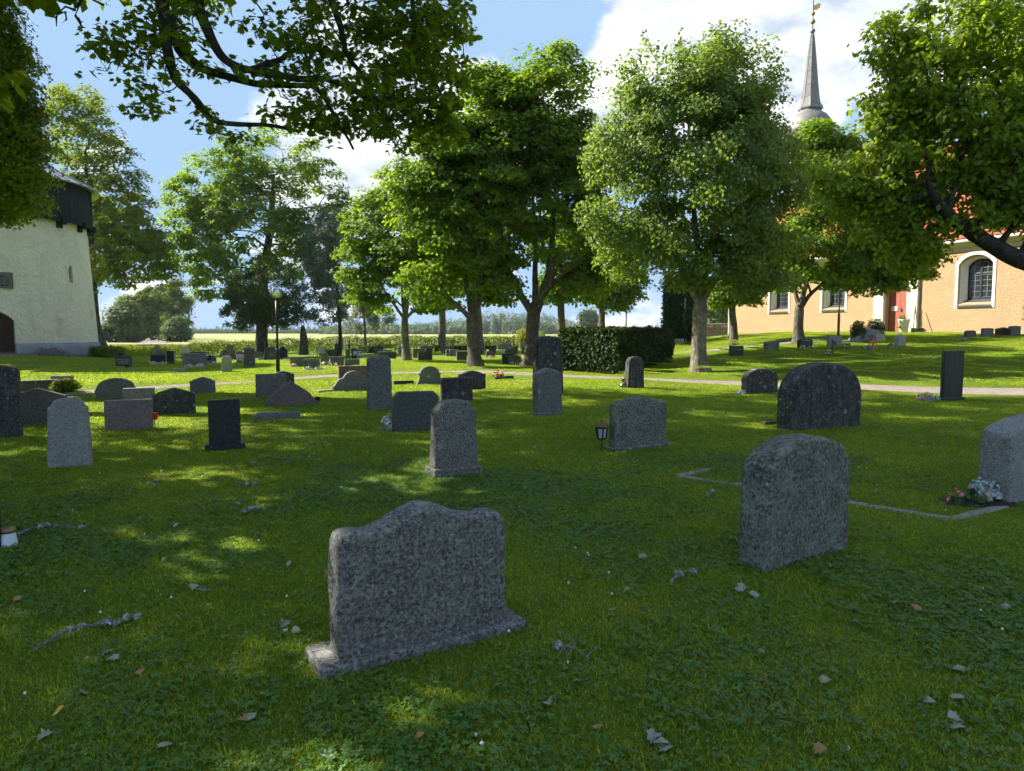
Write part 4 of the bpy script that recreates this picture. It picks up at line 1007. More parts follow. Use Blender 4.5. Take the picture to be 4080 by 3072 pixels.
# ---------------------------------------------------------------- trees
def leaf_template(kind):
    if kind == 'rhomb': return np.array([(0, 0, 0), (.36, .48, .05), (0, 1, -.06), (-.36, .48, .05)], float), np.array([(0, 1, 2), (0, 2, 3)])
    if kind == 'wide': return np.array([(0, 0, 0), (.52, .40, -.05), (0, 1, -.08), (-.52, .40, -.05)], float), np.array([(0, 1, 2), (0, 2, 3)])
    if kind == 'oval':
        return np.array([(0, 0, 0), (.24, .25, .05), (.30, .55, .05), (0, 1, -.10), (-.30, .55, .05), (-.24, .25, .05)], float), np.array([(0, 1, 5), (1, 2, 4), (1, 4, 5), (2, 3, 4)])
    if kind == 'maple':
        P = [(0, 0), (.20, .06), (.46, .02), (.40, .22), (.62, .42), (.36, .48), (.34, .74), (.16, .62), (0, 1.0), (-.16, .62), (-.34, .74), (-.36, .48), (-.62, .42), (-.40, .22), (-.46, .02), (-.20, .06)]
        V = [(0, .36, .06)] + [(x, y, -.10 * abs(x) - .06 * y) for x, y in P]; n = len(P)
        return np.array(V, float), np.array([(0, 1 + i, 1 + (i + 1) % n) for i in range(n)])
    if kind == 'maple_lite':
        P = [(0, 0), (.45, .04), (.58, .42), (.30, .46), (0, 1), (-.30, .46), (-.58, .42), (-.45, .04)]
        V = [(x, y, -.10 * abs(x) - .05 * y) for x, y in P]
        return np.array(V, float), np.array([(0, 1, 3), (1, 2, 3), (0, 3, 5), (3, 4, 5), (0, 5, 7), (5, 6, 7)])
def leaves_mesh(name, pos, nrm, size, kind, clump_rnd, rg):
    n = len(pos); T, Fc = leaf_template(kind); k = len(T)
    nz = nrm / np.maximum(np.linalg.norm(nrm, axis=1, keepdims=True), 1e-6)
    r = rg.normal(size=(n, 3)); r[:, 2] -= .5
    ty = r - (r * nz).sum(1, keepdims=True) * nz; ty /= np.maximum(np.linalg.norm(ty, axis=1, keepdims=True), 1e-6)
    tx = np.cross(ty, nz)
    V = pos[:, None, :] + size[:, None, None] * (T[None, :, 0:1] * tx[:, None, :] + T[None, :, 1:2] * ty[:, None, :] + T[None, :, 2:3] * nz[:, None, :])
    Fa = (Fc[None] + (np.arange(n) * k)[:, None, None]).reshape(-1, 3)
    rnd = np.clip(.5 * clump_rnd + .5 * rg.random(n), 0, 1)
    return np_mesh(name, V.reshape(-1, 3), Fa, {'rnd': np.repeat(rnd, k)})
def grow(trunk_pts, trunk_r, attract, rg, r_tip=.012, expo=.48, wig=.12, maxr=None, extra=None):
    """connect every attractor to the branch system; returns segments (p0,p1,r0,r1)"""
    P = [np.array(p, float) for p in trunk_pts]; par = [-1] + list(range(len(P) - 1)); nt0 = len(P)
    if extra: P = P + [np.array(p, float) for p, _ in extra]; par = par + [-1] * len(extra)
    nt = len(P)
    d0 = np.linalg.norm(attract - P[-1], axis=1); order = np.argsort(d0); tips = []
    plen = [0.0]
    for i in range(1, nt): plen.append(plen[-1] + np.linalg.norm(P[i] - P[i - 1]))
    arr = np.zeros((nt + len(attract) * 3 + 4, 3)); arr[:nt] = P; pl = np.zeros(len(arr)); pl[:nt] = plen; cnt = nt
    start = max(1, nt0 - 1 if extra else nt0 // 2)
    for ai in order:
        a = attract[ai]; dv = arr[start:cnt] - a; dist = np.linalg.norm(dv, axis=1)
        cost = dist + .22 * pl[start:cnt] + .55 * np.maximum(0, arr[start:cnt, 2] - a[2])
        j = start + int(np.argmin(cost)); q = arr[j]; L = np.linalg.norm(a - q)
        if L < .02: continue
        nseg = 3 if L > .5 else 2; prev = j
        for s in range(1, nseg + 1):
            t = s / nseg; p = q + (a - q) * t
            p[2] += .12 * L * math.sin(math.pi * t); p += rg.normal(size=3) * wig * L * (.5 if s < nseg else 0) * .6
            if cnt >= len(arr): arr = np.concatenate([arr, np.zeros((512, 3))]); pl = np.concatenate([pl, np.zeros(512)])
            arr[cnt] = p; par.append(prev); pl[cnt] = pl[prev] + np.linalg.norm(p - arr[prev]); prev = cnt; cnt += 1
        tips.append(prev)
    w = np.zeros(cnt); 
    for tnode in tips: w[tnode] += 1
    for i in range(cnt - 1, 0, -1): w[par[i]] += w[i]
    rad = r_tip * np.maximum(w, 1) ** expo
    if maxr: rad = np.minimum(rad, maxr)
    tr = np.interp(np.arange(nt0), np.linspace(0, nt0 - 1, len(trunk_r)), trunk_r); rad[:nt0] = tr
    for i_ in range(nt0, nt): rad[i_] = extra[i_ - nt0][1]
    for i in range(nt, cnt): rad[i] = min(rad[i], rad[par[i]] * .92)
    return arr[:cnt], np.array(par), rad
def tubes_mesh(name, P, par, rad, seg=6, nt=0):
    idx = np.where(par >= 0)[0]; idx = idx[idx >= nt]
    a = P[par[idx]]; b = P[idx]; d = b - a; L = np.linalg.norm(d, axis=1, keepdims=True); d = d / np.maximum(L, 1e-6)
    ref = np.where(np.abs(d[:, 2:3]) < .9, np.array([[0, 0, 1.0]]), np.array([[1.0, 0, 0]]))
    u = np.cross(d, ref); u /= np.maximum(np.linalg.norm(u, axis=1, keepdims=True), 1e-6); v = np.cross(d, u)
    t = np.arange(seg) / seg * 2 * math.pi; n = len(idx)
    ring = u[:, None, :] * np.cos(t)[None, :, None] + v[:, None, :] * np.sin(t)[None, :, None]
    ra = np.minimum(rad[par[idx]], rad[idx] * 1.35)[:, None, None]; rb = rad[idx][:, None, None]
    V = np.concatenate([a[:, None, :] - d[:, None, :] * ra * .3 + ring * ra, b[:, None, :] + ring * rb], 1)
    k = np.arange(seg); f = np.stack([k, (k + 1) % seg, (k + 1) % seg + seg, k + seg], 1)
    Fa = (f[None] + (np.arange(n) * 2 * seg)[:, None, None]).reshape(-1, 4)
    return np_mesh(name, V.reshape(-1, 3), Fa, smooth=True)
def trunk_mesh(pts, radii, seed=0, flare=1.5):
    """knobbly trunk along a polyline, root flare at the foot"""
    pts = [Vector(p) for p in pts]; Q = []; Rr = []
    for i in range(len(pts) - 1):
        n = max(2, int((pts[i + 1] - pts[i]).length / .22))
        for k in range(n): t = k / n; Q.append(pts[i].lerp(pts[i + 1], t)); Rr.append(radii[i] * (1 - t) + radii[i + 1] * t)
    Q.append(pts[-1]); Rr.append(radii[-1])
    for _ in range(2):
        Q = [Q[0]] + [(Q[i - 1] + Q[i] * 2 + Q[i + 1]) / 4 for i in range(1, len(Q) - 1)] + [Q[-1]]
    seg = 14; v = []; f = []
    for i, p in enumerate(Q):
        d = (Q[min(i + 1, len(Q) - 1)] - Q[max(i - 1, 0)]).normalized(); a = d.cross(Vector((0, 1, 0))).normalized(); b = a.cross(d)
        hz = p.z - Q[0].z; fl = 1 + (flare - 1) * math.exp(-max(0, hz) / .28)
        for k in range(seg):
            th = 2 * math.pi * k / seg
            lob = 1 + .10 * math.exp(-max(0, hz) / .5) * math.sin(5 * th + seed) * (flare - 1) * 2 + .09 * mnoise.noise(Vector((math.cos(th) * 1.7 + seed * 3, math.sin(th) * 1.7, p.z * 1.3)))
            v.append(p + (a * math.cos(th) + b * math.sin(th)) * Rr[i] * fl * lob)
        if i: f += [((i - 1) * seg + k, (i - 1) * seg + (k + 1) % seg, i * seg + (k + 1) % seg, i * seg + k) for k in range(seg)]
    f.append(tuple(range((len(Q) - 1) * seg, len(Q) * seg)))
    return py_mesh('trunk', v, f, True)
def blob_points(ells, Y, n, rg, depth=.8, shell=.55, keep=None):
    """points in a union of ellipsoids given by their outline in the photo at distance Y"""
    out = []; ar = np.array([e[2] * e[3] for e in ells], float); ar /= ar.sum()
    while len(out) < n:
        e = ells[rg.choice(len(ells), p=ar)]; u = rg.normal(size=3); u /= np.linalg.norm(u); r = rg.random() ** (1 / 3.0); r = shell + (1 - shell) * r if rg.random() < .7 else r
        u *= r; Ye = e[4] if len(e) > 4 else Y
        dm = .5 * (e[2] + e[3]) / F * Ye * depth
        p = at(e[0] + u[0] * e[2], e[1] - u[2] * e[3], Ye + u[1] * dm)
        if keep is not None and not keep(p): continue
        out.append((p.x, p.y, p.z))
    return np.array(out)
def tree(name, label, base, trunk, tr, attract, n_leaf, leaf, size, mat, bark='bark', seed=1, spread=(.55, .55, .28), group=None, center=None, flat=.75, out=.45, expo=.46, r_tip=.014, flare=1.5, extra_limbs=None, cat='tree', maxr=None, wig=.12, jit=.7, shoots=0, shoot_len=.9, limbs=None):
    rg = np.random.default_rng(seed); base = Vector(base)
    root = empty(name, base); tag(root, label, cat, group)
    tp = [np.array(Vector(p)) for p in trunk]
    tm = trunk_mesh([Vector(p) - base for p in trunk], tr, seed, flare); link('trunk', tm, M[bark], root)
    # finer trunk nodes so limbs leave at different heights
    nodes = []
    for i in range(len(tp) - 1):
        for k in range(4): nodes.append(tp[i] + (tp[i + 1] - tp[i]) * k / 4)
    nodes.append(tp[-1])
    ext = []
    for pts_, r0_, r1_ in (limbs or []):
        Q = [Vector(p) for p in pts_]; Q2 = []
        for i in range(len(Q) - 1):
            for k in range(5): Q2.append(Q[i].lerp(Q[i + 1], k / 5))
        Q2.append(Q[-1])
        for _ in range(3): Q2 = [Q2[0]] + [(Q2[i - 1] + Q2[i] * 2 + Q2[i + 1]) / 4 for i in range(1, len(Q2) - 1)] + [Q2[-1]]
        rr_ = [r0_ + (r1_ - r0_) * i / (len(Q2) - 1) for i in range(len(Q2))]
        Q2 = [q + Vector((mnoise.noise(q * 1.3), mnoise.noise(q * 1.3 + Vector((5, 0, 0))), 0)) * .07 for q in Q2]
        MB().tube([q - base for q in Q2], rr_, 9).build('limb', M[bark], root, smooth=True)
        ext += [(np.array(q), r) for q, r in list(zip(Q2, rr_))[4:]]
    P, par, rad = grow(nodes, tr, attract, rg, r_tip, expo, wig, maxr or tr[-1] * .85, ext or None)
    nt = len(nodes) + len(ext); bm_ = tubes_mesh('branches', P - np.array(base), par, rad, 6, nt); link('branches', bm_, M[bark], root)['kind'] = 'stuff'
    c = np.array(center) if center is not None else attract.mean(0)
    sh_pos = []
    if shoots:
        dist = np.linalg.norm((attract - c) / np.maximum(attract.std(0), .1), axis=1); cand = np.argsort(-dist)[:max(shoots * 3, 10)]
        mb = MB()
        for i in rg.choice(cand, size=min(shoots, len(cand)), replace=False):
            d = attract[i] - c; d /= np.linalg.norm(d) + 1e-9; d = d * .7 + np.array([0, 0, .8]) + rg.normal(size=3) * .25; d /= np.linalg.norm(d); Ls = shoot_len * rg.uniform(.6, 1.3); q0 = attract[i]; q1 = q0 + d * Ls
            mb.tube([Vector(q0 - np.array(base)), Vector((q0 + q1) / 2 - np.array(base)) + Vector(rg.normal(size=3) * .04), Vector(q1 - np.array(base))], [.012, .009, .004], 4, False)
            for t in np.linspace(.25, 1.0, 16): sh_pos.append(q0 + d * Ls * t + rg.normal(size=3) * .07)
        s_ = mb.build('shoots', M[bark], root); s_['kind'] = 'stuff'
    per = rg.dirichlet(np.full(len(attract), 6.0)) * n_leaf; per = np.maximum(1, per.astype(int)); ci = np.repeat(np.arange(len(attract)), per)
    n = len(ci); g = rg.normal(size=(n, 3)); rr = rg.random(n) ** .45; g = g / np.linalg.norm(g, axis=1, keepdims=True) * rr[:, None]
    sc = (.7 + .6 * rg.random(len(attract)))[ci][:, None]
    pos = attract[ci] + g * np.array(spread) * sc
    # clumps droop at their rim
    pos[:, 2] -= (g[:, 0] ** 2 + g[:, 1] ** 2) * spread[0] * .35
    o_ = pos - c; o_ /= np.maximum(np.linalg.norm(o_, axis=1, keepdims=True), 1e-6)
    nrm = np.array([0, 0, flat]) + out * o_ + g * .5 + rg.normal(size=(n, 3)) * jit * .6
    cl = rg.random(len(attract))[ci]; s = size * (.65 + .6 * rg.random(n))
    if sh_pos:
        sp_ = np.array(sh_pos); pos = np.concatenate([pos, sp_]); nrm = np.concatenate([nrm, rg.normal(size=sp_.shape) + np.array([0, 0, .4])]); cl = np.r_[cl, rg.random(len(sp_))]; s = np.r_[s, np.full(len(sp_), size)]
    me = leaves_mesh('crown', pos - np.array(base), nrm, s, leaf, cl, rg)
    cr = link('crown', me, M[mat], root); cr['kind'] = 'stuff'
    return root
def tbase(px, py): return ground(px, py)
def clear_below(A, px, hw, py):
    """open the crown round the fork so that the limbs show"""
    return np.array([a for a in A if not (abs(proj(a)[0] - px) < hw and proj(a)[1] > py - .6 * (hw - abs(proj(a)[0] - px)) * 0)])
def LM(Y, *pts): return [at(x, y, Y + (d[0] if d else 0)) for x, y, *d in pts]
TG = 'churchyard trees'
# slim maple and its two forked companions in the middle of the churchyard
b = tbase(1620, 1436); Y = b.y
tree('maple_tree', 'slim maple with pale trunk and bright yellow-green crown, nearest the bins', b, [b, at(1614, 1350, Y), at(1612, 1265, Y), at(1618, 1235, Y)], [.23, .20, .18, .12],
     clear_below(blob_points([(1600, 940, 210, 220), (1490, 1060, 120, 130), (1710, 1080, 150, 150), (1600, 1170, 180, 80), (1480, 900, 100, 160), (1720, 860, 150, 160), (1440, 1130, 60, 90), (1560, 770, 120, 90), (1740, 1180, 110, 60)], Y, 230, RNG, .9), 1615, 75, 1120), 38000, 'wide', .165, 'leaf_maple', 'bark_pale', 3, (.85, .85, .30), TG, limbs=[(LM(Y, (1613, 1275), (1660, 1225), (1720, 1170, -.6), (1760, 1080, -1)), .10, .03), (LM(Y, (1612, 1270), (1570, 1215), (1520, 1150, .5), (1490, 1020, 1)), .09, .03), (LM(Y, (1614, 1262), (1600, 1150, .6), (1580, 980, 1)), .10, .03), (LM(Y, (1616, 1262), (1640, 1130, -.4), (1660, 950, -.8)), .11, .03)])
b = tbase(1893, 1462); Y = b.y
tree('maple_tree', 'maple with leaning trunk forking low, between the slim and the straight maple', b, [b, at(1885, 1380, Y), at(1880, 1265, Y), at(1884, 1235, Y)], [.30, .27, .27, .18],
     clear_below(blob_points([(1870, 900, 200, 250), (1750, 800, 150, 170), (1930, 620, 150, 200), (1860, 1090, 190, 110), (1680, 720, 110, 150), (1950, 400, 120, 150), (1740, 1120, 130, 80), (1800, 560, 130, 150), (1960, 1170, 120, 70)], Y, 270, RNG, .9), 1890, 100, 1080), 50000, 'wide', .165, 'leaf_maple', 'bark', 4, (.95, .95, .33), TG, limbs=[(LM(Y, (1872, 1268), (1825, 1220, -.3), (1770, 1165, -.6), (1700, 1080, -1)), .13, .04), (LM(Y, (1880, 1258), (1860, 1150, .4), (1840, 980, .8), (1800, 760, 1)), .15, .04), (LM(Y, (1886, 1255), (1915, 1150), (1930, 980, -.5), (1940, 700, -1)), .17, .04), (LM(Y, (1890, 1250), (1950, 1130, -.6), (1990, 1020, -1)), .11, .03)])
b = tbase(2108, 1461); Y = b.y
tree('maple_tree', 'tall maple with straight trunk splitting in a V, behind the tallest gravestone', b, [b, at(2118, 1380, Y), at(2126, 1255, Y), at(2130, 1215, Y)], [.31, .28, .30, .2],
     clear_below(blob_points([(2190, 430, 190, 220), (2060, 380, 150, 140), (2290, 620, 140, 260), (2100, 700, 220, 230), (2010, 930, 130, 180), (2240, 980, 170, 190), (2340, 900, 100, 170), (2120, 1130, 200, 80), (2240, 270, 120, 85), (2080, 280, 90, 85), (2370, 720, 70, 200), (2020, 560, 120, 180), (2330, 1130, 110, 70), (2010, 1130, 110, 80)], Y, 330, RNG, .9), 2120, 120, 1050), 66000, 'wide', .16, 'leaf_maple', 'bark', 5, (.95, .95, .33), TG, limbs=[(LM(Y, (2120, 1250), (2080, 1180), (2030, 1090, -.3), (2000, 960, -.8), (1990, 800, -1)), .19, .05), (LM(Y, (2132, 1245), (2135, 1120, .3), (2130, 900, .6), (2110, 600, .8)), .18, .04), (LM(Y, (2138, 1245), (2175, 1140), (2200, 980, -.3), (2220, 700, -.5), (2210, 420, -.6)), .2, .04), (LM(Y, (2180, 1140), (2250, 1090, -.8), (2330, 1030, -1.4)), .09, .03)])
# whitebeam in front of the church
b = tbase(2790, 1484); Y = b.y
tree('whitebeam_tree', 'broad whitebeam with stout pale trunk on the near side of the church', b, [b, at(2784, 1400, Y), at(2788, 1230, Y), at(2792, 1180, Y)], [.28, .26, .255, .19],
     clear_below(blob_points([(2790, 950, 300, 200), (2750, 690, 340, 380), (2680, 380, 230, 230), (2850, 330, 180, 190), (2500, 760, 180, 260), (2960, 700, 210, 330), (3040, 920, 140, 190), (2560, 1020, 210, 120), (2860, 1070, 250, 110), (2420, 900, 100, 160), (3080, 620, 90, 170), (2600, 310, 150, 150), (2950, 330, 140, 180), (2890, 190, 110, 80), (2560, 560, 200, 200), (3120, 800, 110, 260), (3030, 480, 130, 190), (3130, 1060, 110, 110), (2700, 1150, 180, 60), (2960, 1130, 160, 60)], Y, 430, RNG, .85), 2795, 55, 1130), 92000, 'rhomb', .135, 'leaf_whitebeam', 'bark_pale', 6, (.72, .72, .42), TG, flat=.35, out=.7, jit=1.0, shoots=90, shoot_len=.75, limbs=[(LM(Y, (2785, 1210), (2740, 1130, -.3), (2680, 1000, -.6), (2620, 800, -1)), .12, .03), (LM(Y, (2795, 1205), (2850, 1120, -.3), (2930, 1000, -.5), (2990, 820, -1)), .12, .03), (LM(Y, (2788, 1195), (2780, 1000, .4), (2760, 700, .6), (2740, 420, .6)), .15, .03), (LM(Y, (2796, 1195), (2830, 1000, 1), (2860, 700, 1.2), (2880, 360, 1)), .13, .03)])
b = tbase(2925, 1374); Y = b.y
tree('small_tree', 'smaller tree with slim trunk close to the white church corner', b, [b, at(2925, 1300, Y), at(2915, 1230, Y), at(2930, 1150, Y)], [.20, .18, .17, .1],
     blob_points([(2960, 1120, 110, 90), (3040, 1040, 120, 110), (2880, 1170, 60, 50)], Y, 110, RNG, .9), 13000, 'wide', .155, 'leaf_maple', 'bark', 7, (.5, .5, .26), TG)
b = tbase(3182, 1366); Y = b.y
tree('maple_tree', 'dark maple with forked trunk in front of the church wall', b, [b, at(3180, 1300, Y), at(3184, 1235, Y), at(3188, 1205, Y)], [.24, .21, .21, .15],
     clear_below(blob_points([(3300, 960, 230, 170), (3500, 1060, 190, 95), (3200, 1090, 180, 70), (3340, 720, 190, 190), (3600, 990, 130, 130), (3290, 580, 150, 110), (3420, 1110, 160, 55), (3620, 1090, 80, 60), (3450, 860, 150, 150)], Y, 250, RNG, .9), 3215, 55, 1100), 50000, 'wide', .16, 'leaf_maple', 'bark', 8, (.85, .85, .32), TG, limbs=[(LM(Y, (3188, 1225), (3230, 1170), (3300, 1110, -.4), (3420, 1060, -.8)), .12, .03), (LM(Y, (3182, 1225), (3160, 1130, .3), (3180, 980, .6)), .12, .03), (LM(Y, (3190, 1215), (3230, 1060), (3290, 860), (3320, 680)), .13, .03)])
# trees inside the hedge towards the tower
b = tbase(1060, 1438); Y = b.y
tree('small_tree', 'low dark tree with several stems beside the green-grey square gravestone', b, [b, at(1062, 1390, Y), at(1055, 1330, Y), at(1050, 1240, Y)], [.2, .17, .13, .06],
     blob_points([(1050, 1150, 150, 105), (950, 1260, 70, 55), (1120, 1240, 90, 70), (1010, 1220, 100, 70)], Y, 230, RNG, .9), 34000, 'rhomb', .15, 'leaf_dark', 'bark_dark', 9, (.5, .5, .34), TG, flat=.4, jit=1.0)
b = tbase(1352, 1421); Y = b.y
tree('whitebeam_tree', 'grey-green narrow tree with slim dark trunk above the bins', b, [b, at(1356, 1350, Y), at(1352, 1260, Y), at(1335, 1100, Y), at(1320, 950, Y)], [.17, .15, .13, .09, .04],
     blob_points([(1290, 1000, 85, 140), (1280, 1180, 95, 110), (1345, 1110, 70, 170), (1310, 890, 50, 60)], Y, 190, RNG, .9), 20000, 'oval', .16, 'leaf_grey', 'bark_dark', 10, (.5, .5, .4), TG, flat=.3, jit=1.0)
b = tbase(1455, 1400); Y = b.y
tree('silver_tree', 'silvery tree with drooping leafy boughs next to the slim maple', b, [b, at(1455, 1340, Y), at(1450, 1250, Y), at(1440, 1150, Y)], [.12, .11, .09, .05],
     blob_points([(1450, 1170, 55, 90), (1430, 1280, 85, 45), (1520, 1270, 55, 50), (1480, 1200, 60, 60)], Y, 110, RNG, .9), 10000, 'oval', .16, 'leaf_silver', 'bark', 12, (.45, .45, .4), TG, flat=.3, jit=1.0)
# big trees along the hedge
b = tbase(392, 1432); Y = b.y + 1.2; b = Vector((b.x, Y, H(b.x, Y)))
tree('linden_tree', 'tall linden rising behind the bell tower with one long low limb', b, [b, at(385, 1330, Y), at(372, 1210, Y), at(366, 1000, Y), at(350, 800, Y), at(340, 600, Y)], [.42, .36, .33, .26, .18, .08],
     blob_points([(330, 560, 130, 220), (490, 890, 150, 170), (420, 760, 150, 240), (560, 1030, 130, 85), (280, 430, 90, 110), (430, 1110, 90, 70), (610, 960, 70, 80), (380, 950, 130, 180), (640, 1090, 50, 50)], Y, 430, RNG, .8), 34000, 'rhomb', .25, 'leaf_linden', 'bark_dark', 13, (.85, .85, .34), TG)
b3 = Vector((-20.4, 60, 0)); b3 = Vector(((1040 - PCX) / F * 60, 60.0, 0)); b3.z = H(b3.x, 60); Y = 60
tree('maple_tree', 'huge airy maple filling the sky gap between tower and middle trees', b3, [b3, at(1045, 1250, Y), at(1050, 1080, Y), at(1080, 900, Y), at(1090, 700, Y)], [.5, .45, .36, .26, .12],
     blob_points([(900, 720, 190, 180), (1100, 640, 200, 140), (1000, 900, 260, 190), (780, 960, 120, 180), (1240, 820, 150, 200), (860, 1120, 130, 80), (1340, 900, 60, 140), (740, 830, 80, 150), (1180, 1000, 130, 120)], Y, 560, RNG, .8), 46000, 'rhomb', .27, 'leaf_maple', 'bark_dark', 14, (.95, .95, .36), TG)
for i, (px, py, Y, wd, ells, lean, lab) in enumerate((
        (1762, 1352, 62, .34, [(1760, 1080, 130, 110), (1720, 980, 110, 110)], 0, 'park tree behind the hedge with straight trunk, next to the slim maple'),
        (1908, 1340, 58, .42, [(1880, 1020, 140, 110), (1930, 900, 130, 120)], -18, 'tree with pale leaning trunk just behind the low-forked maple'),
        (2238, 1330, 46, .27, [(2300, 1120, 150, 75), (2240, 960, 130, 130), (2200, 1140, 80, 50)], -6, 'tree with bare straight trunk rising behind the clipped box hedge'),
        (2398, 1330, 50, .25, [(2440, 1150, 120, 75), (2400, 1000, 130, 130), (2500, 1080, 90, 80)], 2, 'second bare-stemmed tree behind the clipped box hedge'))):
    x = (px - PCX) / F * Y; b = Vector((x, Y, H(x, Y)))
    tree('maple_tree', lab, b, [b, at(px + lean * .4, 1250, Y), at(px + lean, 1120, Y), at(px + lean, 950, Y)], [wd, wd * .85, wd * .75, wd * .35], blob_points(ells, Y, 150, RNG, .9), 13000, 'rhomb', .26, 'leaf_maple', 'bark', 30 + i, (.75, .75, .3), TG)
# linden at the frame edge near the tower
Y = 20.0; b = Vector((-19.0, Y, H(-19, Y)))
tree('linden_tree', 'linden hanging its dark crown in front of the tower gallery', b, [b, b + Vector((.2, 0, 3)), b + Vector((.3, .1, 6)), b + Vector((.8, 0, 10))], [.45, .38, .32, .12],
     blob_points([(-160, 300, 250, 380), (30, 560, 130, 300), (60, 330, 90, 220), (10, 120, 50, 130), (40, 800, 110, 80), (120, 640, 70, 120), (130, 480, 60, 90), (-200, 740, 260, 150)], Y, 600, RNG, .8), 60000, 'rhomb', .105, 'leaf_linden', 'bark_dark', 15, (.5, .5, .26), TG, flat=.5, maxr=.12)

# right-hand whitebeam, trunk just outside the frame
Y = 12.5
def keep_r(p):
    px, py = proj(p)
    if p.y < 6.0: return False
    lim = np.interp(py, [-300, 0, 60, 300, 480, 560, 650, 800, 900, 1000, 1060], [3420, 3420, 3350, 3370, 3450, 3380, 3250, 3260, 3330, 3450, 3520])
    if py > 1080 and px < 4300: return False
    if py > 920 and 3780 < px < 4300 and random.random() < .85: return False
    return px > lim
b = Vector((11.2, 12.6, H(11.2, 12.6)))
tree('whitebeam_tree', 'large whitebeam leaning in from the frame edge over the church roof, backlit leaves', b, [b, b + Vector((-.25, 0, 1.3)), b + Vector((-.9, .05, 2.6)), at(4060, 1040, 12.3), at(3880, 935, 12.2), at(3740, 830, 12.0), at(3690, 720, 11.8)], [.3, .26, .22, .15, .12, .09, .05],
     blob_points([(3950, 260, 380, 400), (3720, 560, 260, 230), (3600, 500, 150, 140), (3860, 800, 230, 190), (3520, 640, 120, 90), (4120, 640, 220, 300), (3660, 860, 130, 110), (4100, 60, 300, 300), (3560, 180, 110, 130), (3500, 430, 80, 60), (4300, 500, 300, 500), (3620, 1030, 70, 60), (3900, 620, 220, 200), (3720, 340, 190, 180), (3420, 720, 160, 95), (3480, 870, 160, 110), (3640, 990, 130, 90), (3560, 760, 180, 120)], Y, 1000, RNG, .75, keep=keep_r), 56000, 'oval', .105, 'leaf_whitebeam_near', 'bark_dark', 16, (.30, .30, .20), TG, flat=.5, out=.4, maxr=.12, expo=.44, r_tip=.006, jit=.9, shoots=60, shoot_len=.45)

# overhanging maple: trunk outside the frame, limbs coming down into the top of the picture
def keep_m(p):
    px, py = proj(p)
    if p.y < 3 or p.z < 4.2: return False
    if -60 < px < 4140 and py > -40:
        # outline of the hanging foliage
        xs = [340, 400, 560, 700, 900, 1100, 1400, 1560, 1700, 1860, 1880, 1885]
        yl = [330, 350, 520, 600, 680, 730, 750, 720, 680, 560, 320, 0]
        if px < 340 or px > 1880: return False
        if px < 1180 and random.random() < .45: return False
        if (860 < px < 1010 and 40 < py < 220) or (690 < px < 890 and 290 < py < 390): return random.random() < .15
        return py < np.interp(px, xs, yl)
    return True
Ym = 9.4
lim = [[(640, -260, 8.4), (660, 0, 8.6), (682, 250, 8.8), (700, 330, 9.0), (770, 400, 9.1), (832, 485, 9.3), (1000, 490, 9.4), (1200, 530, 9.6)],
       [(760, -300, 8.6), (795, 0, 8.9), (835, 150, 9.1), (885, 240, 9.2), (1000, 292, 9.3), (1090, 245, 9.4), (1190, 190, 9.6)],
       [(690, 60, 8.8), (720, 200, 9.0), (790, 275, 9.2), (880, 300, 9.4), (1060, 345, 9.6), (1250, 335, 9.8), (1330, 430, 9.9), (1400, 600, 10.0)],
       [(1000, 292, 9.3), (1140, 300, 9.5), (1290, 312, 9.7), (1450, 380, 9.9), (1560, 470, 10.2)],
       [(1250, -200, 9.0), (1330, 60, 9.4), (1400, 240, 9.8), (1500, 400, 10.2), (1600, 560, 10.4)],
       [(1600, -220, 9.6), (1640, 60, 10.0), (1700, 260, 10.4), (1790, 430, 10.8)]]
hub = Vector((-9.6, 9.2, 7.0)); b = Vector((-10.6, 9.0, H(-10.6, 9.0)))
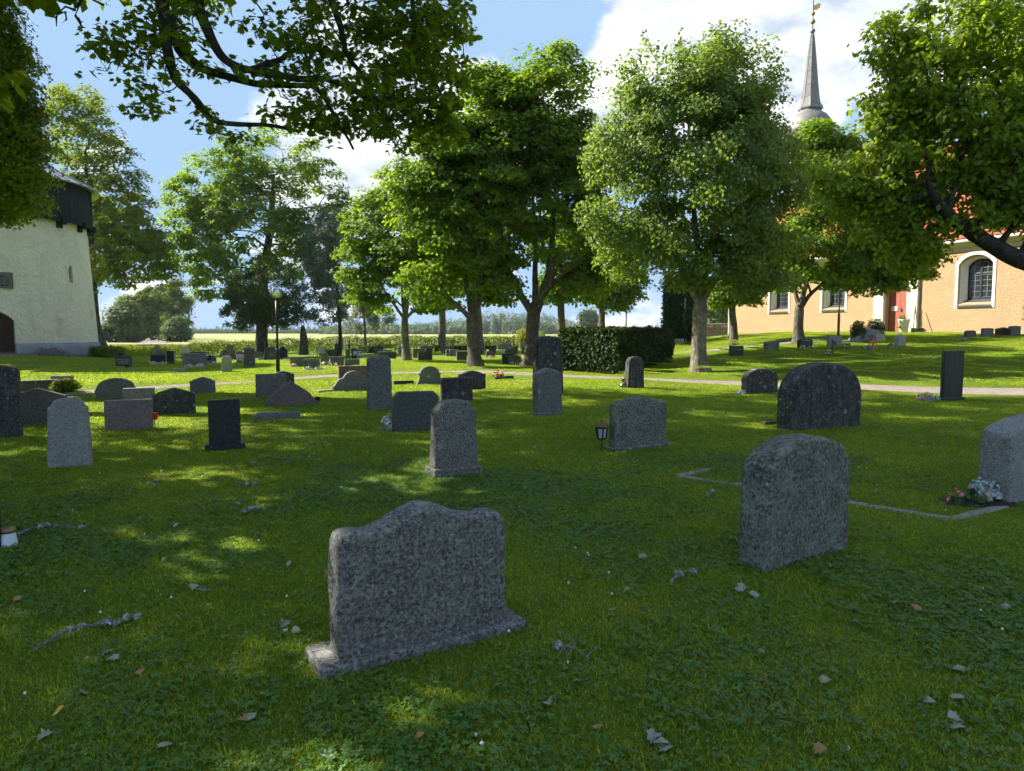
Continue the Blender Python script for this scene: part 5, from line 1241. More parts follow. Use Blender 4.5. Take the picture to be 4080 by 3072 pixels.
def maple_over():
    rg = np.random.default_rng(21); root = empty('maple_tree', b)
    tag(root, 'great maple overhead, mossy dark limbs and lobed leaves hanging into the sky', 'tree', TG)
    link('trunk', trunk_mesh([Vector((0, 0, 0)), Vector((.3, 0, 2.5)), hub - b, Vector((1.6, 0, 9.5)), Vector((2.2, 0, 12))], [.48, .40, .34, .2, .08], 3), M['bark_dark'], root)
    limb = MB(); top = Vector((-8.8, 9.2, 9.0)); nodes = []
    for k, L in enumerate(lim):
        pts = [at(*q) for q in L]
        if k in (0, 1, 4, 5): st = [hub.lerp(top, .25 * (k % 4)), hub.lerp(pts[0], .35) + Vector((0, 0, .9)), hub.lerp(pts[0], .7) + Vector((0, 0, .9))]
        else: st = []
        pts = st + pts; Q = []
        for i in range(len(pts) - 1):
            for j in range(4): Q.append(pts[i].lerp(pts[i + 1], j / 4))
        Q.append(pts[-1])
        for _ in range(2): Q = [Q[0]] + [(Q[i - 1] + Q[i] * 2 + Q[i + 1]) / 4 for i in range(1, len(Q) - 1)] + [Q[-1]]
        Q = [q + Vector((mnoise.noise(q * 2.1), mnoise.noise(q * 2.1 + Vector((9, 0, 0))), mnoise.noise(q * 2.1 + Vector((0, 9, 0))))) * .06 for q in Q]
        r0 = (.10, .11, .075, .06, .075, .07)[k]
        limb.tube([q - b for q in Q], [r0 * (1 - .78 * i / (len(Q) - 1)) * (1 + .18 * mnoise.noise(q * 5)) for i, q in enumerate(Q)], 8)
        nodes += [np.array(q) for q in Q[(len(st) * 4 if st else 0):]]
    limb.build('limbs', M['bark_dark'], root, smooth=True)
    # leaf clusters: the part seen in the sky, then the rest of the crown above and beside
    vis = blob_points([(900, 120, 420, 240, 9.2), (560, 240, 180, 170, 8.9), (700, 480, 180, 90, 9.0), (1050, 540, 330, 130, 9.6), (1350, 280, 330, 300, 9.8), (1600, 250, 260, 300, 10.3), (1500, 560, 240, 120, 10.2), (1250, 620, 220, 80, 9.8), (1720, 480, 120, 110, 10.6), (1650, 60, 220, 160, 10), (480, 180, 110, 110, 8.8), (1350, 480, 260, 140, 9.8), (1700, 330, 170, 250, 10.6), (1780, 250, 110, 220, 10.8), (1400, 660, 200, 70, 10)], Ym, 370, RNG, 1.3, .1, keep_m)
    up = []
    while len(up) < 620:
        u = rg.normal(size=3); u = u / np.linalg.norm(u) * rg.random() ** .4; p = Vector((-7.2 + u[0] * 8.0, 9.6 + u[1] * 6.2, 9.4 + u[2] * 4.4))
        px, py = proj(p) if p.y > 1 else (0, -999)
        if p.z < 5.2 or (py > -60 and -80 < px < 4160): continue
        up.append(tuple(p))
    up = np.array(up)
    # twigs
    P = np.array(nodes); arr = [p for p in P]; par = [-1] * len(P)
    A = np.concatenate([vis]); order = np.argsort([np.min(np.linalg.norm(P - a, axis=1)) for a in A]); cur = P.copy(); segs = []
    mb = MB()
    for i in order:
        a = A[i]; d = np.linalg.norm(cur - a, axis=1); j = int(np.argmin(d + .15 * np.maximum(0, a[2] - cur[:, 2]))); q = cur[j]
        if d[j] > 2.4: continue
        m1 = q + (a - q) * .35 + rg.normal(size=3) * .05 * d[j]; m2 = q + (a - q) * .7 + rg.normal(size=3) * .06 * d[j]
        mb.tube([Vector(x) - b for x in (q, m1, m2, a)], [.006 + .011 * min(1, d[j]), .005 + .007 * min(1, d[j]), .006, .004], 5, False)
        for _ in range(2):
            e = m2 + rg.normal(size=3) * .09; mb.tube([Vector(m2) - b, Vector((m2 + e) / 2 + rg.normal(size=3) * .03) - b, Vector(e) - b], [.005, .004, .002], 4, False)
        cur = np.concatenate([cur, [m1, m2]])
    # bare lichened twigs at the corner of the sky
    for (x0, y0, x1, y1) in ((345, -40, 300, 60), (300, 40, 235, 50), (300, 60, 340, 110), (330, -10, 290, 45), (235, 50, 225, 105), (260, 45, 250, 90), (310, 70, 330, 85), (415, 20, 370, -30)):
        p0, p1 = at(x0, y0, 8.7), at(x1, y1, 8.7); mid = (p0 + p1) / 2 + Vector(rg.normal(size=3) * .04); mb.tube([p0 - b, mid - b, p1 - b], [.016, .012, .005], 5, False)
    hub2 = at(700, -60, 8.6); mb.tube([hub2 - b, at(520, -90, 8.6) - b, at(345, -40, 8.7) - b], [.03, .022, .016], 6)
    mb.build('twigs', M['bark_dark'], root, smooth=True)
    for nm, pts_, nl, kind, size, spr in (('crown', vis, 7600, 'maple', .092, (.27, .27, .10)), ('crown', up, 42000, 'wide', .25, (.65, .65, .34))):
        per = np.maximum(1, (rg.dirichlet(np.full(len(pts_), 4.0)) * nl).astype(int)); ci = np.repeat(np.arange(len(pts_)), per); n = len(ci)
        g_ = rg.normal(size=(n, 3)); g_ = g_ / np.linalg.norm(g_, axis=1, keepdims=True) * (rg.random(n) ** .4)[:, None]
        pos = pts_[ci] + g_ * np.array(spr); nrm = np.array([0, 0, .9]) + g_ * .5 + rg.normal(size=(n, 3)) * .45
        c_ = link(nm, leaves_mesh('crown', pos - np.array(b), nrm, size * (.6 + .65 * rg.random(n)), kind, rg.random(len(pts_))[ci], rg), M['leaf_maple_near'], root); c_['kind'] = 'stuff'
    return root
maple_over()
def high_crown():
    _rg = np.random.default_rng(77); A = []
    while len(A) < 420:
        u = _rg.normal(size=3); u = u / np.linalg.norm(u) * _rg.random() ** .4; p = (-12.5 + u[0] * 10, 19.5 + u[1] * 7.0, 15.0 + u[2] * 4.2)
        px, py = proj(p)
        if (px > -80 and py > -50) or p[2] < 10.5: continue
        A.append(p)
    b_ = Vector((-18.2, 17.0, H(-18.2, 17)))
    tree('linden_tree', 'very tall linden beyond the frame whose high crown shades the middle lawn', b_, [b_, b_ + Vector((.2, .2, 5)), b_ + Vector((1.2, .8, 9.5)), b_ + Vector((3.4, 1.6, 13.5))], [.5, .42, .32, .14], np.array(A), 36000, 'rhomb', .24, 'leaf_linden', 'bark_dark', 61, (.85, .85, .4), TG)
high_crown()
# shade tree standing outside the frame whose shadow lies over the near lawn
for i, (x, y, zc, rx, rz_, nA, lab) in enumerate(((-21.5, 12.5, 9.5, 5.2, 4.6, 260, 'broad linden standing by the lawn beyond the frame, shading the gravestones'), (-17.0, 6.0, 9.0, 5.2, 4.4, 260, 'second linden beyond the frame, shading the near grass'))):
    rg = np.random.default_rng(50 + i); A = []
    while len(A) < nA:
        u = rg.normal(size=3); u = u / np.linalg.norm(u) * rg.random() ** .4; p = (x + u[0] * rx, y + u[1] * rx, zc + u[2] * rz_)
        px, py = proj(p) if p[1] > 1 else (-999, 0)
        if px > -60 and p[1] > 0 and py > -60: continue
        A.append(p)
    b_ = Vector((x, y, H(x, y)))
    tree('linden_tree', lab, b_, [b_, b_ + Vector((0, 0, 3)), b_ + Vector((.2, 0, 6)), b_ + Vector((.3, 0, 10))], [.4, .33, .27, .1], np.array(A), 30000, 'rhomb', .22, 'leaf_linden', 'bark_dark', 60 + i, (.75, .75, .35), TG)
# ---------------------------------------------------------------- hedges, climbers, far vegetation
def scatter(name, parent, pos, nrm, size, kind, mat, seed, origin):
    rg = np.random.default_rng(seed); n = len(pos)
    o = link(name, leaves_mesh(name, pos - np.array(origin), nrm, size * (.65 + .6 * rg.random(n)), kind, mnoise_arr(pos), rg), M[mat], parent); o['kind'] = 'stuff'; return o
def mnoise_arr(pos): return np.clip(.5 + .5 * np.sin(pos[:, 0] * 1.7 + 2 * np.sin(pos[:, 1] * 1.3)) * np.cos(pos[:, 2] * 2.3 + pos[:, 0]), 0, 1)
def back_hedge():
    rg = np.random.default_rng(71)
    pts = [(395, 1433, 1389), (640, 1425, 1379), (860, 1419, 1363), (1000, 1413, 1357), (1300, 1402, 1346), (1500, 1396, 1342), (1700, 1391, 1341), (1900, 1389, 1341), (2050, 1388, 1340), (2260, 1388, 1340)]
    P = []
    for px, yb, yt in pts:
        g_ = ground(px, yb)
        lo, hi = .2, 3.0
        for _ in range(30):
            m = .5 * (lo + hi)
            if proj((g_.x, g_.y, g_.z + m))[1] > yt: lo = m
            else: hi = m
        P.append((g_.x, g_.y, g_.z, lo))
    P = np.array(P); o = Vector(P[0, :3]); root = empty('boundary_hedge', o); tag(root, 'long clipped deciduous hedge closing the churchyard towards the field', 'hedge')
    d = np.r_[0, np.cumsum(np.linalg.norm(np.diff(P[:, :2], axis=0), axis=1))]
    n = 56000; s = rg.random(n) * d[-1]; C = np.stack([np.interp(s, d, P[:, k]) for k in range(4)], 1)
    tx = np.interp(s + .1, d, P[:, 0]) - np.interp(s - .1, d, P[:, 0]); ty = np.interp(s + .1, d, P[:, 1]) - np.interp(s - .1, d, P[:, 1]); L = np.hypot(tx, ty) + 1e-9
    q = (rg.random(n) * 2 - 1); q = np.sign(q) * np.abs(q) ** .55; hz = rg.random(n) ** .75
    hh = C[:, 3] * (1 + .05 * np.sin(s * 1.1) + .04 * np.sin(s * 3.3 + 1))
    pos = np.stack([C[:, 0] - ty / L * q * .42, C[:, 1] + tx / L * q * .42, C[:, 2] + .04 + hz * hh], 1) + rg.normal(size=(n, 3)) * .03
    nrm = np.stack([-ty / L * q, tx / L * q, .4 + 0 * q], 1) + rg.normal(size=(n, 3)) * .7
    scatter('foliage', root, pos, nrm, .115, 'rhomb', 'leaf_hedge', 72, o)
    mb = MB()
    for k in range(240):
        sk = rg.random() * d[-1]; p = Vector([np.interp(sk, d, P[:, j]) for j in range(3)]); h_ = np.interp(sk, d, P[:, 3])
        e = p + Vector((rg.normal() * .12, rg.normal() * .12, h_ * .85)); mb.tube([p - o - Vector((0, 0, .1)), (p + e) / 2 + Vector((rg.normal() * .05, 0, 0)) - o, e - o], [.022, .016, .006], 4, False)
    st = mb.build('stems', M['bark_dark'], root); st['kind'] = 'stuff'
back_hedge()
def block_hedge(name, label, foot, h, n, size, mat, seed, kind='rhomb', z0=None, round_=.25, cat='hedge', group=None):
    """clipped hedge on a polygon footprint (counter-clockwise)"""
    rg = np.random.default_rng(seed); foot = [Vector((p[0], p[1])) for p in foot]; c = sum(foot, Vector((0, 0))) / len(foot)
    z = min(H(p.x, p.y) for p in foot) if z0 is None else z0; o = Vector((c.x, c.y, z)); root = empty(name, o); tag(root, label, cat, group)
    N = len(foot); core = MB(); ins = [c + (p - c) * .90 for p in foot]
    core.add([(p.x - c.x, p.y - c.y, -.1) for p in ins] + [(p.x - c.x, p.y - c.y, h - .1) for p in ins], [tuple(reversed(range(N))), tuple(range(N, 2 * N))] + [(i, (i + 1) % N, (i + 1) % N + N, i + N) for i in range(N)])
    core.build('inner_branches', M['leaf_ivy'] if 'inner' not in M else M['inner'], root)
    ar = [(foot[(i + 1) % N] - foot[i]).length * h for i in range(N)]; A = abs(sum(foot[i].x * foot[(i + 1) % N].y - foot[(i + 1) % N].x * foot[i].y for i in range(N))) / 2
    w = np.array(ar + [A]); w /= w.sum(); ch = rg.choice(N + 1, size=n, p=w); pos = np.zeros((n, 3)); nrm = np.zeros((n, 3))
    for i in range(N):
        m = ch == i; k = m.sum(); t = rg.random(k); a, b_ = foot[i], foot[(i + 1) % N]; d = (b_ - a).normalized(); nn = Vector((d.y, -d.x))
        zz = rg.random(k) * h; bulge = -.10 * (zz / h) ** 4 - .05 * (1 - zz / h) ** 4
        off = bulge + rg.normal(size=k) * .035 + .05 * np.sin(zz * 5 + t * 9)
        pos[m] = np.stack([a.x + (b_.x - a.x) * t + nn.x * off, a.y + (b_.y - a.y) * t + nn.y * off, z + zz], 1); nrm[m] = (nn.x, nn.y, .35)
    m = ch == N; k = m.sum(); tri = rg.integers(1, N - 1, k); r1, r2 = np.sqrt(rg.random(k)), rg.random(k)
    a = np.array([foot[0]]); b_ = np.array([foot[i] for i in tri]) if k else np.zeros((0, 2)); c_ = np.array([foot[i + 1] for i in tri]) if k else np.zeros((0, 2))
    if k:
        q = a * (1 - r1)[:, None] + b_ * (r1 * (1 - r2))[:, None] + c_ * (r1 * r2)[:, None]
        pos[m] = np.column_stack([q, z + h + rg.normal(size=k) * .035]); nrm[m] = (0, 0, 1)
    nrm += rg.normal(size=(n, 3)) * .6
    scatter('foliage', root, pos, nrm, size, kind, mat, seed + 1, o); return root
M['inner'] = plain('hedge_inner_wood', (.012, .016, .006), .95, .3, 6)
N_ = ground(2462, 1491); Lc = Vector((N_.x - .78 * 2.7, N_.y + .62 * 2.7)); Rc = ground(2680, 1441)
bk = Vector((Rc.x, Rc.y)) + (Lc - Vector((N_.x, N_.y)))
block_hedge('box_hedge', 'big dark clipped thuja hedge block beside the gravel path', [Lc, (N_.x, N_.y), (Rc.x, Rc.y), (bk.x, bk.y)], 1.66, 36000, .12, 'leaf_thuja', 80)
def small_hedge(lab, x0, x1, yb, yt, seed, dpt=.8):
    a, b_ = ground(x0, yb), ground(x1, yb); h = max(.25, (yb - yt) / F * a.y); u = (b_ - a).normalized(); v = Vector((-u.y, u.x, 0)) * dpt
    block_hedge('clipped_hedge', lab, [a, b_, b_ + v, a + v], h, 2600, .10, 'leaf_dark', seed, cat='hedge', group='low clipped hedges round the back plots')
small_hedge('low dark clipped hedge next to the menhir', 1272, 1314, 1418, 1394, 90)
small_hedge('low clipped hedge below the black upright slab', 1426, 1468, 1408, 1380, 91)
small_hedge('low clipped hedge beside the grey brown slab', 1470, 1500, 1404, 1381, 92)
small_hedge('low clipped hedge in front of the boundary hedge, sunlit on top', 1506, 1548, 1388, 1375, 93)
small_hedge('low dark hedge behind the brown slab group', 1732, 1762, 1401, 1380, 94)
small_hedge('low hedge before the pale pointed gravestone', 1808, 1832, 1397, 1383, 95)
small_hedge('low clipped hedge next to the pale narrow stone', 1842, 1870, 1397, 1381, 96)
small_hedge('low mound of clipped shrub under the leaning trunk', 1925, 1965, 1392, 1378, 97)
# ivy column
x = (2707 - PCX) / F * 44; base_z = H(x, 44); r_ = 1.02
block_hedge('ivy_column', 'tall dark ivy-clad column behind the stout whitebeam trunk', [(x + r_ * math.cos(a), 44 + r_ * math.sin(a)) for a in np.linspace(0, 2 * math.pi, 13)[:-1]], 4.55, 9000, .17, 'leaf_ivy', 100, cat='shrub')
# shrubs
def shrub(lab, c, rx, rz_, n, size, mat, seed, name='shrub', col=False):
    rg = np.random.default_rng(seed); root = empty(name, c); tag(root, lab, 'shrub')
    u = rg.normal(size=(n, 3)); u /= np.linalg.norm(u, axis=1, keepdims=True); r = rg.random(n) ** .35
    q = u * r[:, None] * np.array([rx, rx, rz_]); lump = 1 + .16 * np.sin(u[:, 0] * 6 + seed) * np.sin(u[:, 1] * 5) * np.cos(u[:, 2] * 5)
    q *= lump[:, None]; q[:, 2] += rz_ * .92; q[:, 2] = np.maximum(q[:, 2], .02)
    scatter('foliage', root, q + np.array(c), u + rg.normal(size=(n, 3)) * .6 + np.array([0, 0, .3]), size, 'rhomb', mat, seed + 1, c)
    mb = MB()
    for k in range(7): mb.tube([(rg.normal() * .05, rg.normal() * .05, -.05), (rg.normal() * rx * .2, rg.normal() * rx * .2, rz_ * .7), (rg.normal() * rx * .4, rg.normal() * rx * .4, rz_ * 1.3)], [.025, .018, .008], 4, False)
    s_ = mb.build('stems', M['bark_dark'], root); s_['kind'] = 'stuff'; return root
shrub('small bush growing over the low grave enclosure', ground(262, 1563), .34, .19, 1600, .07, 'leaf_hedge', 110)
shrub('columnar dark shrub beside the boulder gravestone', ground(3417, 1364), .34, .52, 2600, .07, 'leaf_dark', 112)
shrub('round dark shrub behind the boulder gravestone', ground(3487, 1352), .42, .52, 2200, .07, 'leaf_dark', 114)
Yy = 66; x = (2085 - PCX) / F * Yy; shrub('yellow-green shrub sticking up over the boundary hedge', Vector((x, Yy, H(x, Yy))), .75, 1.0, 1500, .16, 'leaf_yellow', 116)
x = (2150 - PCX) / F * Yy; shrub('small yellow-green shrub over the hedge beside the straight maple trunk', Vector((x, Yy, H(x, Yy))), .6, .85, 1000, .16, 'leaf_yellow', 118)
# trees beyond the hedge
DG = 'trees beyond the churchyard'
def far_tree(lab, px, pyb, Y, ells, n, size, mat, seed, tw=.3, kind='rhomb', name='field_tree'):
    x = (px - PCX) / F * Y; b_ = Vector((x, Y, H(x, Y) - .1)); top = min(e[1] for e in ells)
    return tree(name, lab, b_, [b_, at(px, 1320, Y), at(px, (1320 + top) / 2, Y), at(px, top, Y)], [tw, tw * .85, tw * .6, tw * .2], blob_points(ells, Y, 70, RNG, .9), n, kind, size, mat, 'bark', seed, (size * 3.2, size * 3.2, size * 2.0), DG, maxr=tw * .5, r_tip=.02)
far_tree('round grey-green tree at the field edge beside the tower', 478, 1384, 100, [(478, 1285, 66, 75), (445, 1320, 40, 45), (500, 1250, 40, 40), (510, 1320, 40, 40)], 12000, .4, 'leaf_far', 130)
far_tree('dark round tree behind the round grey-green one', 560, 1375, 118, [(560, 1250, 60, 105), (600, 1210, 60, 70), (530, 1200, 40, 50), (590, 1300, 50, 50)], 14000, .42, 'leaf_hedge', 131)
far_tree('tall pale green tree at the far end of the track', 640, 1362, 150, [(620, 1220, 60, 100), (660, 1260, 50, 80), (640, 1170, 40, 40)], 12000, .5, 'leaf_far', 132)
far_tree('birch with drooping twigs by the track', 712, 1360, 130, [(700, 1190, 40, 75), (720, 1250, 42, 80), (680, 1230, 40, 70), (735, 1200, 28, 50)], 11000, .4, 'leaf_hedge', 133)
far_tree('small round tree on the near side of the field track', 702, 1366, 105, [(702, 1308, 40, 44), (690, 1330, 26, 28), (718, 1325, 24, 26)], 7000, .34, 'leaf_far', 134, .2)
far_tree('loose crowned tree alone at the far forest edge', 2345, 1330, 230, [(2345, 1275, 34, 34), (2340, 1255, 22, 20)], 4500, .7, 'leaf_far', 135, .4)
far_tree('pale birch behind the rubble wall', 2850, 1330, 92, [(2845, 1250, 45, 70), (2870, 1200, 40, 60)], 6000, .4, 'leaf_pale_green', 136)
far_tree('green birch behind the rubble wall next to the church corner', 2895, 1330, 96, [(2900, 1240, 40, 80), (2920, 1180, 30, 50)], 5000, .4, 'leaf_far', 137)
def forest():
    rg = np.random.default_rng(140); P, Nn, Sz, cl = [], [], [], []
    def crown(px, top, Y, w, conif):
        c = at(px, (top + 1331) / 2, Y); hz = (1331 - top) / 2 / F * Y * 1.25; rx = w / F * Y; n = 420 if not conif else 130
        u = rg.normal(size=(n, 3)); u /= np.linalg.norm(u, axis=1, keepdims=True); q = u * (rg.random((n, 1)) ** .14)
        if conif: f_ = np.clip((1 - q[:, 2]) / 2, .05, 1); q[:, 0] *= f_ * 1.2; q[:, 1] *= f_ * 1.2
        lump = 1 + .22 * np.sin(u[:, 0] * 5 + px) * np.cos(u[:, 2] * 4 + px)
        q = q * np.array([rx, rx, hz]) * lump[:, None]
        P.append(q + np.array(c)); Nn.append(u + rg.normal(size=(n, 3)) * .22 + np.array([0, 0, .25])); Sz.append(np.full(n, max(.8, rx * .19))); cl.append(np.full(n, rg.random()))
    skyl = lambda px: np.interp(px, [700, 1000, 1350, 1500, 1650, 1800, 1950, 2050, 2200, 2300, 2420, 2700, 2900], [1306, 1302, 1296, 1285, 1290, 1275, 1248, 1240, 1262, 1285, 1300, 1292, 1296])
    for px in np.arange(1300, 2420, 15): crown(px + rg.normal() * 5, skyl(px) + rg.uniform(-3, 10), 400 + rg.uniform(-15, 50), rg.uniform(16, 30), False)
    for px in np.arange(1300, 2420, 22): crown(px + rg.normal() * 5, skyl(px) + rg.uniform(18, 40), 372 + rg.uniform(-10, 10), rg.uniform(12, 24), False)
    for px in list(np.arange(690, 1320, 9)) + list(np.arange(2400, 2960, 8)): crown(px + rg.normal() * 3, skyl(px) + rg.uniform(-3, 8), 560 + rg.uniform(-40, 60), rg.uniform(7, 12), True)
    for px in list(np.arange(690, 1320, 14)) + list(np.arange(2400, 2960, 14)): crown(px, 1313, 520, 16, False)
    P, Nn, Sz, cl = map(np.concatenate, (P, Nn, Sz, cl))
    o = link('distant_forest', leaves_mesh('distant_forest', P, Nn, Sz * (.7 + .6 * rg.random(len(Sz))), 'rhomb', cl, rg), M['leaf_far'])
    tag(o, 'distant hazy forest edge beyond the ripening field', 'forest', kind='stuff')
forest()
# field track and rough meadow beyond the hedge
tr_ = [Vector((at(598, 1378, 82).x, 82)), Vector((at(628, 1352, 130).x, 130)), Vector((at(640, 1344, 180).x, 180)), Vector((at(628, 1338, 250).x, 250))]
path('field_track', [tuple(p) for p in tr_], 1.6, M['gravel'], .12)
# rubble wall by the church corner
def rubble_wall():
    rs = random.Random(4); a = Vector((14.6, 60.5)); b_ = Vector((19.4, 59.0)); root = empty('rubble_wall', (a.x, a.y, H(a.x, a.y))); tag(root, 'low rubble stone wall ending at the church corner', 'wall')
    ang = math.atan2(b_.y - a.y, b_.x - a.x); L = (b_ - a).length; z = 0.0; zz0 = H(16.5, 60)
    for row in range(4):
        hh = (.34, .30, .26, .2)[row]; x = 0.0
        while x < L:
            w = rs.uniform(.3, .75); mb = MB(); mb.bbox(-w / 2 + .012, w / 2 - .012, -.25 + rs.uniform(-.04, .04), .3, z, z + hh * rs.uniform(.9, .99), .05)
            o = mb.build('wall_stone', M['gate_stone'], root); o.location = (math.cos(ang) * (x + w / 2), math.sin(ang) * (x + w / 2), zz0 - H(a.x, a.y)); o.rotation_euler = (0, rs.uniform(-.02, .02), ang); x += w
        z += hh
rubble_wall()
# ---------------------------------------------------------------- lamp, lanterns, posts
def lamp_post():
    g_ = ground(1108, 1484); z = lambda py: at(1106, py, g_.y).z - g_.z
    root = empty('lamp_post', g_); tag(root, 'black lamp post with clear glass globe', 'lamp post')
    zt = z(1192); MB().lathe([(.075, -.1), (.075, .9), (.06, .94)], 12).build('lower_pole', M['black_paint'], root, smooth=True)
    MB().lathe([(.042, .9), (.042, zt)], 10).build('upper_pole', M['black_paint'], root, smooth=True)
    MB().lathe([(.06, zt - .02), (.10, zt), (.10, zt + .03)], 14).build('collar', M['black_paint'], root)
    r = .225; prof = [(r * math.sin(t), zt + .02 + r - r * math.cos(t)) for t in np.linspace(.42, math.pi - .02, 16)]
    MB().lathe(prof, 28, cap=False).build('globe', M['glass_globe'], root, smooth=True)
    MB().lathe([(.035, zt + .03), (.035, zt + .12), (.06, zt + .16), (.045, zt + .24), (.01, zt + .27)], 12).build('bulb', M['petal_white'], root, smooth=True)
lamp_post()
def grave_lantern(lab, px, py, sc, zb, w, h, mats, stake=True):
    g_ = ground(px, py); root = empty('grave_lantern', g_, R(20)); tag(root, lab, 'lantern')
    if stake: MB().lathe([(.008 * sc, -.05), (.008 * sc, zb + .01)], 8).build('stake', M[mats[0]], root)
    def ring(r0, z): return [(r0 * math.cos(2 * math.pi * k / 6 + .3), r0 * math.sin(2 * math.pi * k / 6 + .3), z) for k in range(6)]
    r1, r2 = w * .36, w * .5
    MB().lathe([(r1 * 1.05, zb), (r1 * 1.05, zb + .02)], 6).build('floor_plate', M[mats[0]], root)
    a, b_ = ring(r1 * .96, zb + .02), ring(r2 * .96, zb + h)
    for k in range(6):
        j = (k + 1) % 6; MB().add([a[k], a[j], b_[j], b_[k]] + [tuple(c * .97 if i < 2 else c for i, c in enumerate(q)) for q in (a[k], a[j], b_[j], b_[k])], [(0, 1, 2, 3), (7, 6, 5, 4), (0, 4, 5, 1), (1, 5, 6, 2), (2, 6, 7, 3), (3, 7, 4, 0)]).build('pane', M['glass_lantern'], root)
        MB().tube([ring(r1, zb + .01)[k], ring(r2, zb + h)[k]], .011 * sc, 6).build('bar', M[mats[0]], root)
    MB().lathe([(r2 * 1.05, zb + h - .012), (r2 * 1.05, zb + h + .012)], 6).build('upper_frame', M[mats[0]], root)
    MB().lathe([(w * .62, zb + h + .012), (w * .60, zb + h + .02), (w * .25, zb + h + .05), (.02, zb + h + .075), (.015, zb + h + .09)], 16).build('roof', M[mats[1]], root, smooth=True)
    MB().lathe([(.004, zb + h + .085), (.016, zb + h + .10), (.004, zb + h + .115)], 8).build('knob', M[mats[1]], root)
gl = ground(2396, 1797); zz = at(2396, 1750, gl.y).z - gl.z; zt = at(2396, 1703, gl.y).z - gl.z
grave_lantern('green hexagonal grave lantern with rusty lid on a spike beside gabled stone', 2396, 1797, 1.0, zz, 52 / F * gl.y * .92, zt - zz, ('lantern_green', 'rust'))
grave_lantern('small stone-coloured lantern on the grass near the wavy-edged gravestone', 3547, 1391, .8, .03, .20, .13, ('rust', 'rust'), False)
def pole(lab, px, yt, Y, r, mat, low=None, name='flagpole', cat='pole'):
    x = (px - PCX) / F * Y; g_ = Vector((x, Y, H(x, Y))); h = at(px, yt, Y).z - g_.z; root = empty(name, g_); tag(root, lab, cat)
    MB().lathe([(r * 1.1, -.1), (r, h * .6), (r * .7, h)], 10).build('shaft', M[mat], root, smooth=True)
    MB().lathe([(r * 2.2, -.05), (r * 2.2, .06), (r * 1.3, .12)], 12).build('foot', M[mat], root)
    if low: MB().lathe([(r * 2.0, .05), (r * 2.0, low), (r * 1.2, low + .1)], 12).build('sleeve', M[low and 'rust'], root, smooth=True)
    MB().lathe([(.004, h), (r * 1.6, h + r), (.004, h + 2 * r)], 10).build('finial', M[mat], root, smooth=True)
pole('thin dark blue pole rising behind the clipped hedge block', 2493, 1120, 52, .045, 'lantern_green')
pole('thin dark post in front of the ivy-clad column', 2727, 1190, 42, .03, 'lantern_green', name='thin_post')
pole('thin brown mast with thicker sleeve near the grey square gravestone', 3337, 1165, 34.5, .030, 'rust', 1.15, 'mast')
# ---------------------------------------------------------------- flowers
def flowers(lab, px, py, w, h, cols, green='plant_green', n=26, seed=1, dy=.16, name='grave_flowers', at_=None, size=.05, loc=None):
    rg = np.random.default_rng(seed); g_ = loc if loc is not None else ground(px, py); root = empty(name, g_); tag(root, lab, 'flowers')
    k = int(n * 3.2); u = rg.normal(size=(k, 3)); u /= np.linalg.norm(u, axis=1, keepdims=True); u[:, 2] = np.abs(u[:, 2]); q = u * (rg.random((k, 1)) ** .4) * np.array([w / 2, dy, h * .8]); q[:, 2] += .02
    f_ = link('foliage', leaves_mesh('foliage', q, u + rg.normal(size=(k, 3)) * .6, size * 1.6 * (.7 + .6 * rg.random(k)), 'oval', rg.random(k), rg), M[green], root); f_['kind'] = 'stuff'
    for ci, c in enumerate(cols):
        m = max(3, n // len(cols)); mb = MB()
        for _ in range(m):
            d = rg.normal(size=3); d /= np.linalg.norm(d); d[2] = abs(d[2]) * .8 + .25; p = Vector(d * np.array([w / 2, dy, h]) * rg.uniform(.85, 1.05)); a = Vector(d).normalized(); t1 = a.orthogonal().normalized(); t2 = a.cross(t1); r = size * rg.uniform(.5, .8)
            vs_ = [p + a * .012] + [p + (t1 * math.cos(i * 2 * math.pi / 10) + t2 * math.sin(i * 2 * math.pi / 10)) * (r if i % 2 == 0 else r * .62) for i in range(10)] + [p - a * .012]
            mb.add(vs_, [(0, 1 + i, 1 + (i + 1) % 10) for i in range(10)] + [(11, 1 + (i + 1) % 10, 1 + i) for i in range(10)])
        o = mb.build('blossoms', M[c], root); o['kind'] = 'stuff'
    return root
flowers('pink begonias with silver ragwort beside the sunlit thick gravestone', 3868, 2010, .42, .16, ['petal_pink', 'petal_coral'], 'plant_green', 12, 1, .14, size=.045)
flowers('mound of silver ragwort against the sunlit thick gravestone', 3918, 2000, .26, .22, ['silver_plant'], 'silver_plant', 60, 2, .14, name='silver_ragwort', size=.035)
flowers('silver ragwort and coral flowers at the foot of the slim black gravestone', 3695, 1598, .55, .20, ['petal_coral', 'silver_plant'], 'silver_plant', 44, 3, .2, size=.045)
flowers('flowers in a green vase by the small dark round-headed gravestone', 2487, 1546, .25, .34, ['petal_coral', 'petal_white'], 'plant_green', 22, 4, .10, size=.06)
flowers('orange flowers on the gravel-edged grave by the path', 1985, 1507, .42, .28, ['petal_orange'], 'plant_green', 22, 5, .14, size=.07)
flowers('white leafy plant beside the smooth dark green-grey gravestone', 1550, 1716, .24, .26, ['petal_white'], 'silver_plant', 24, 6, .12, size=.05)
flowers('purple pansies beside the wooden cross', 3458, 1396, .36, .2, ['petal_purple', 'petal_purple', 'petal_white'], 'plant_green', 60, 7, .16, size=.06)
flowers('white and grey bowl of flowers before the grey square gravestone', 3372, 1384, .5, .2, ['petal_white', 'silver_plant'], 'plant_green', 30, 8, .16, size=.06)
flowers('yellow-white flowers before the light arched gravestone', 3199, 1397, .28, .22, ['petal_white', 'petal_orange'], 'plant_green', 20, 9, .12, size=.06)
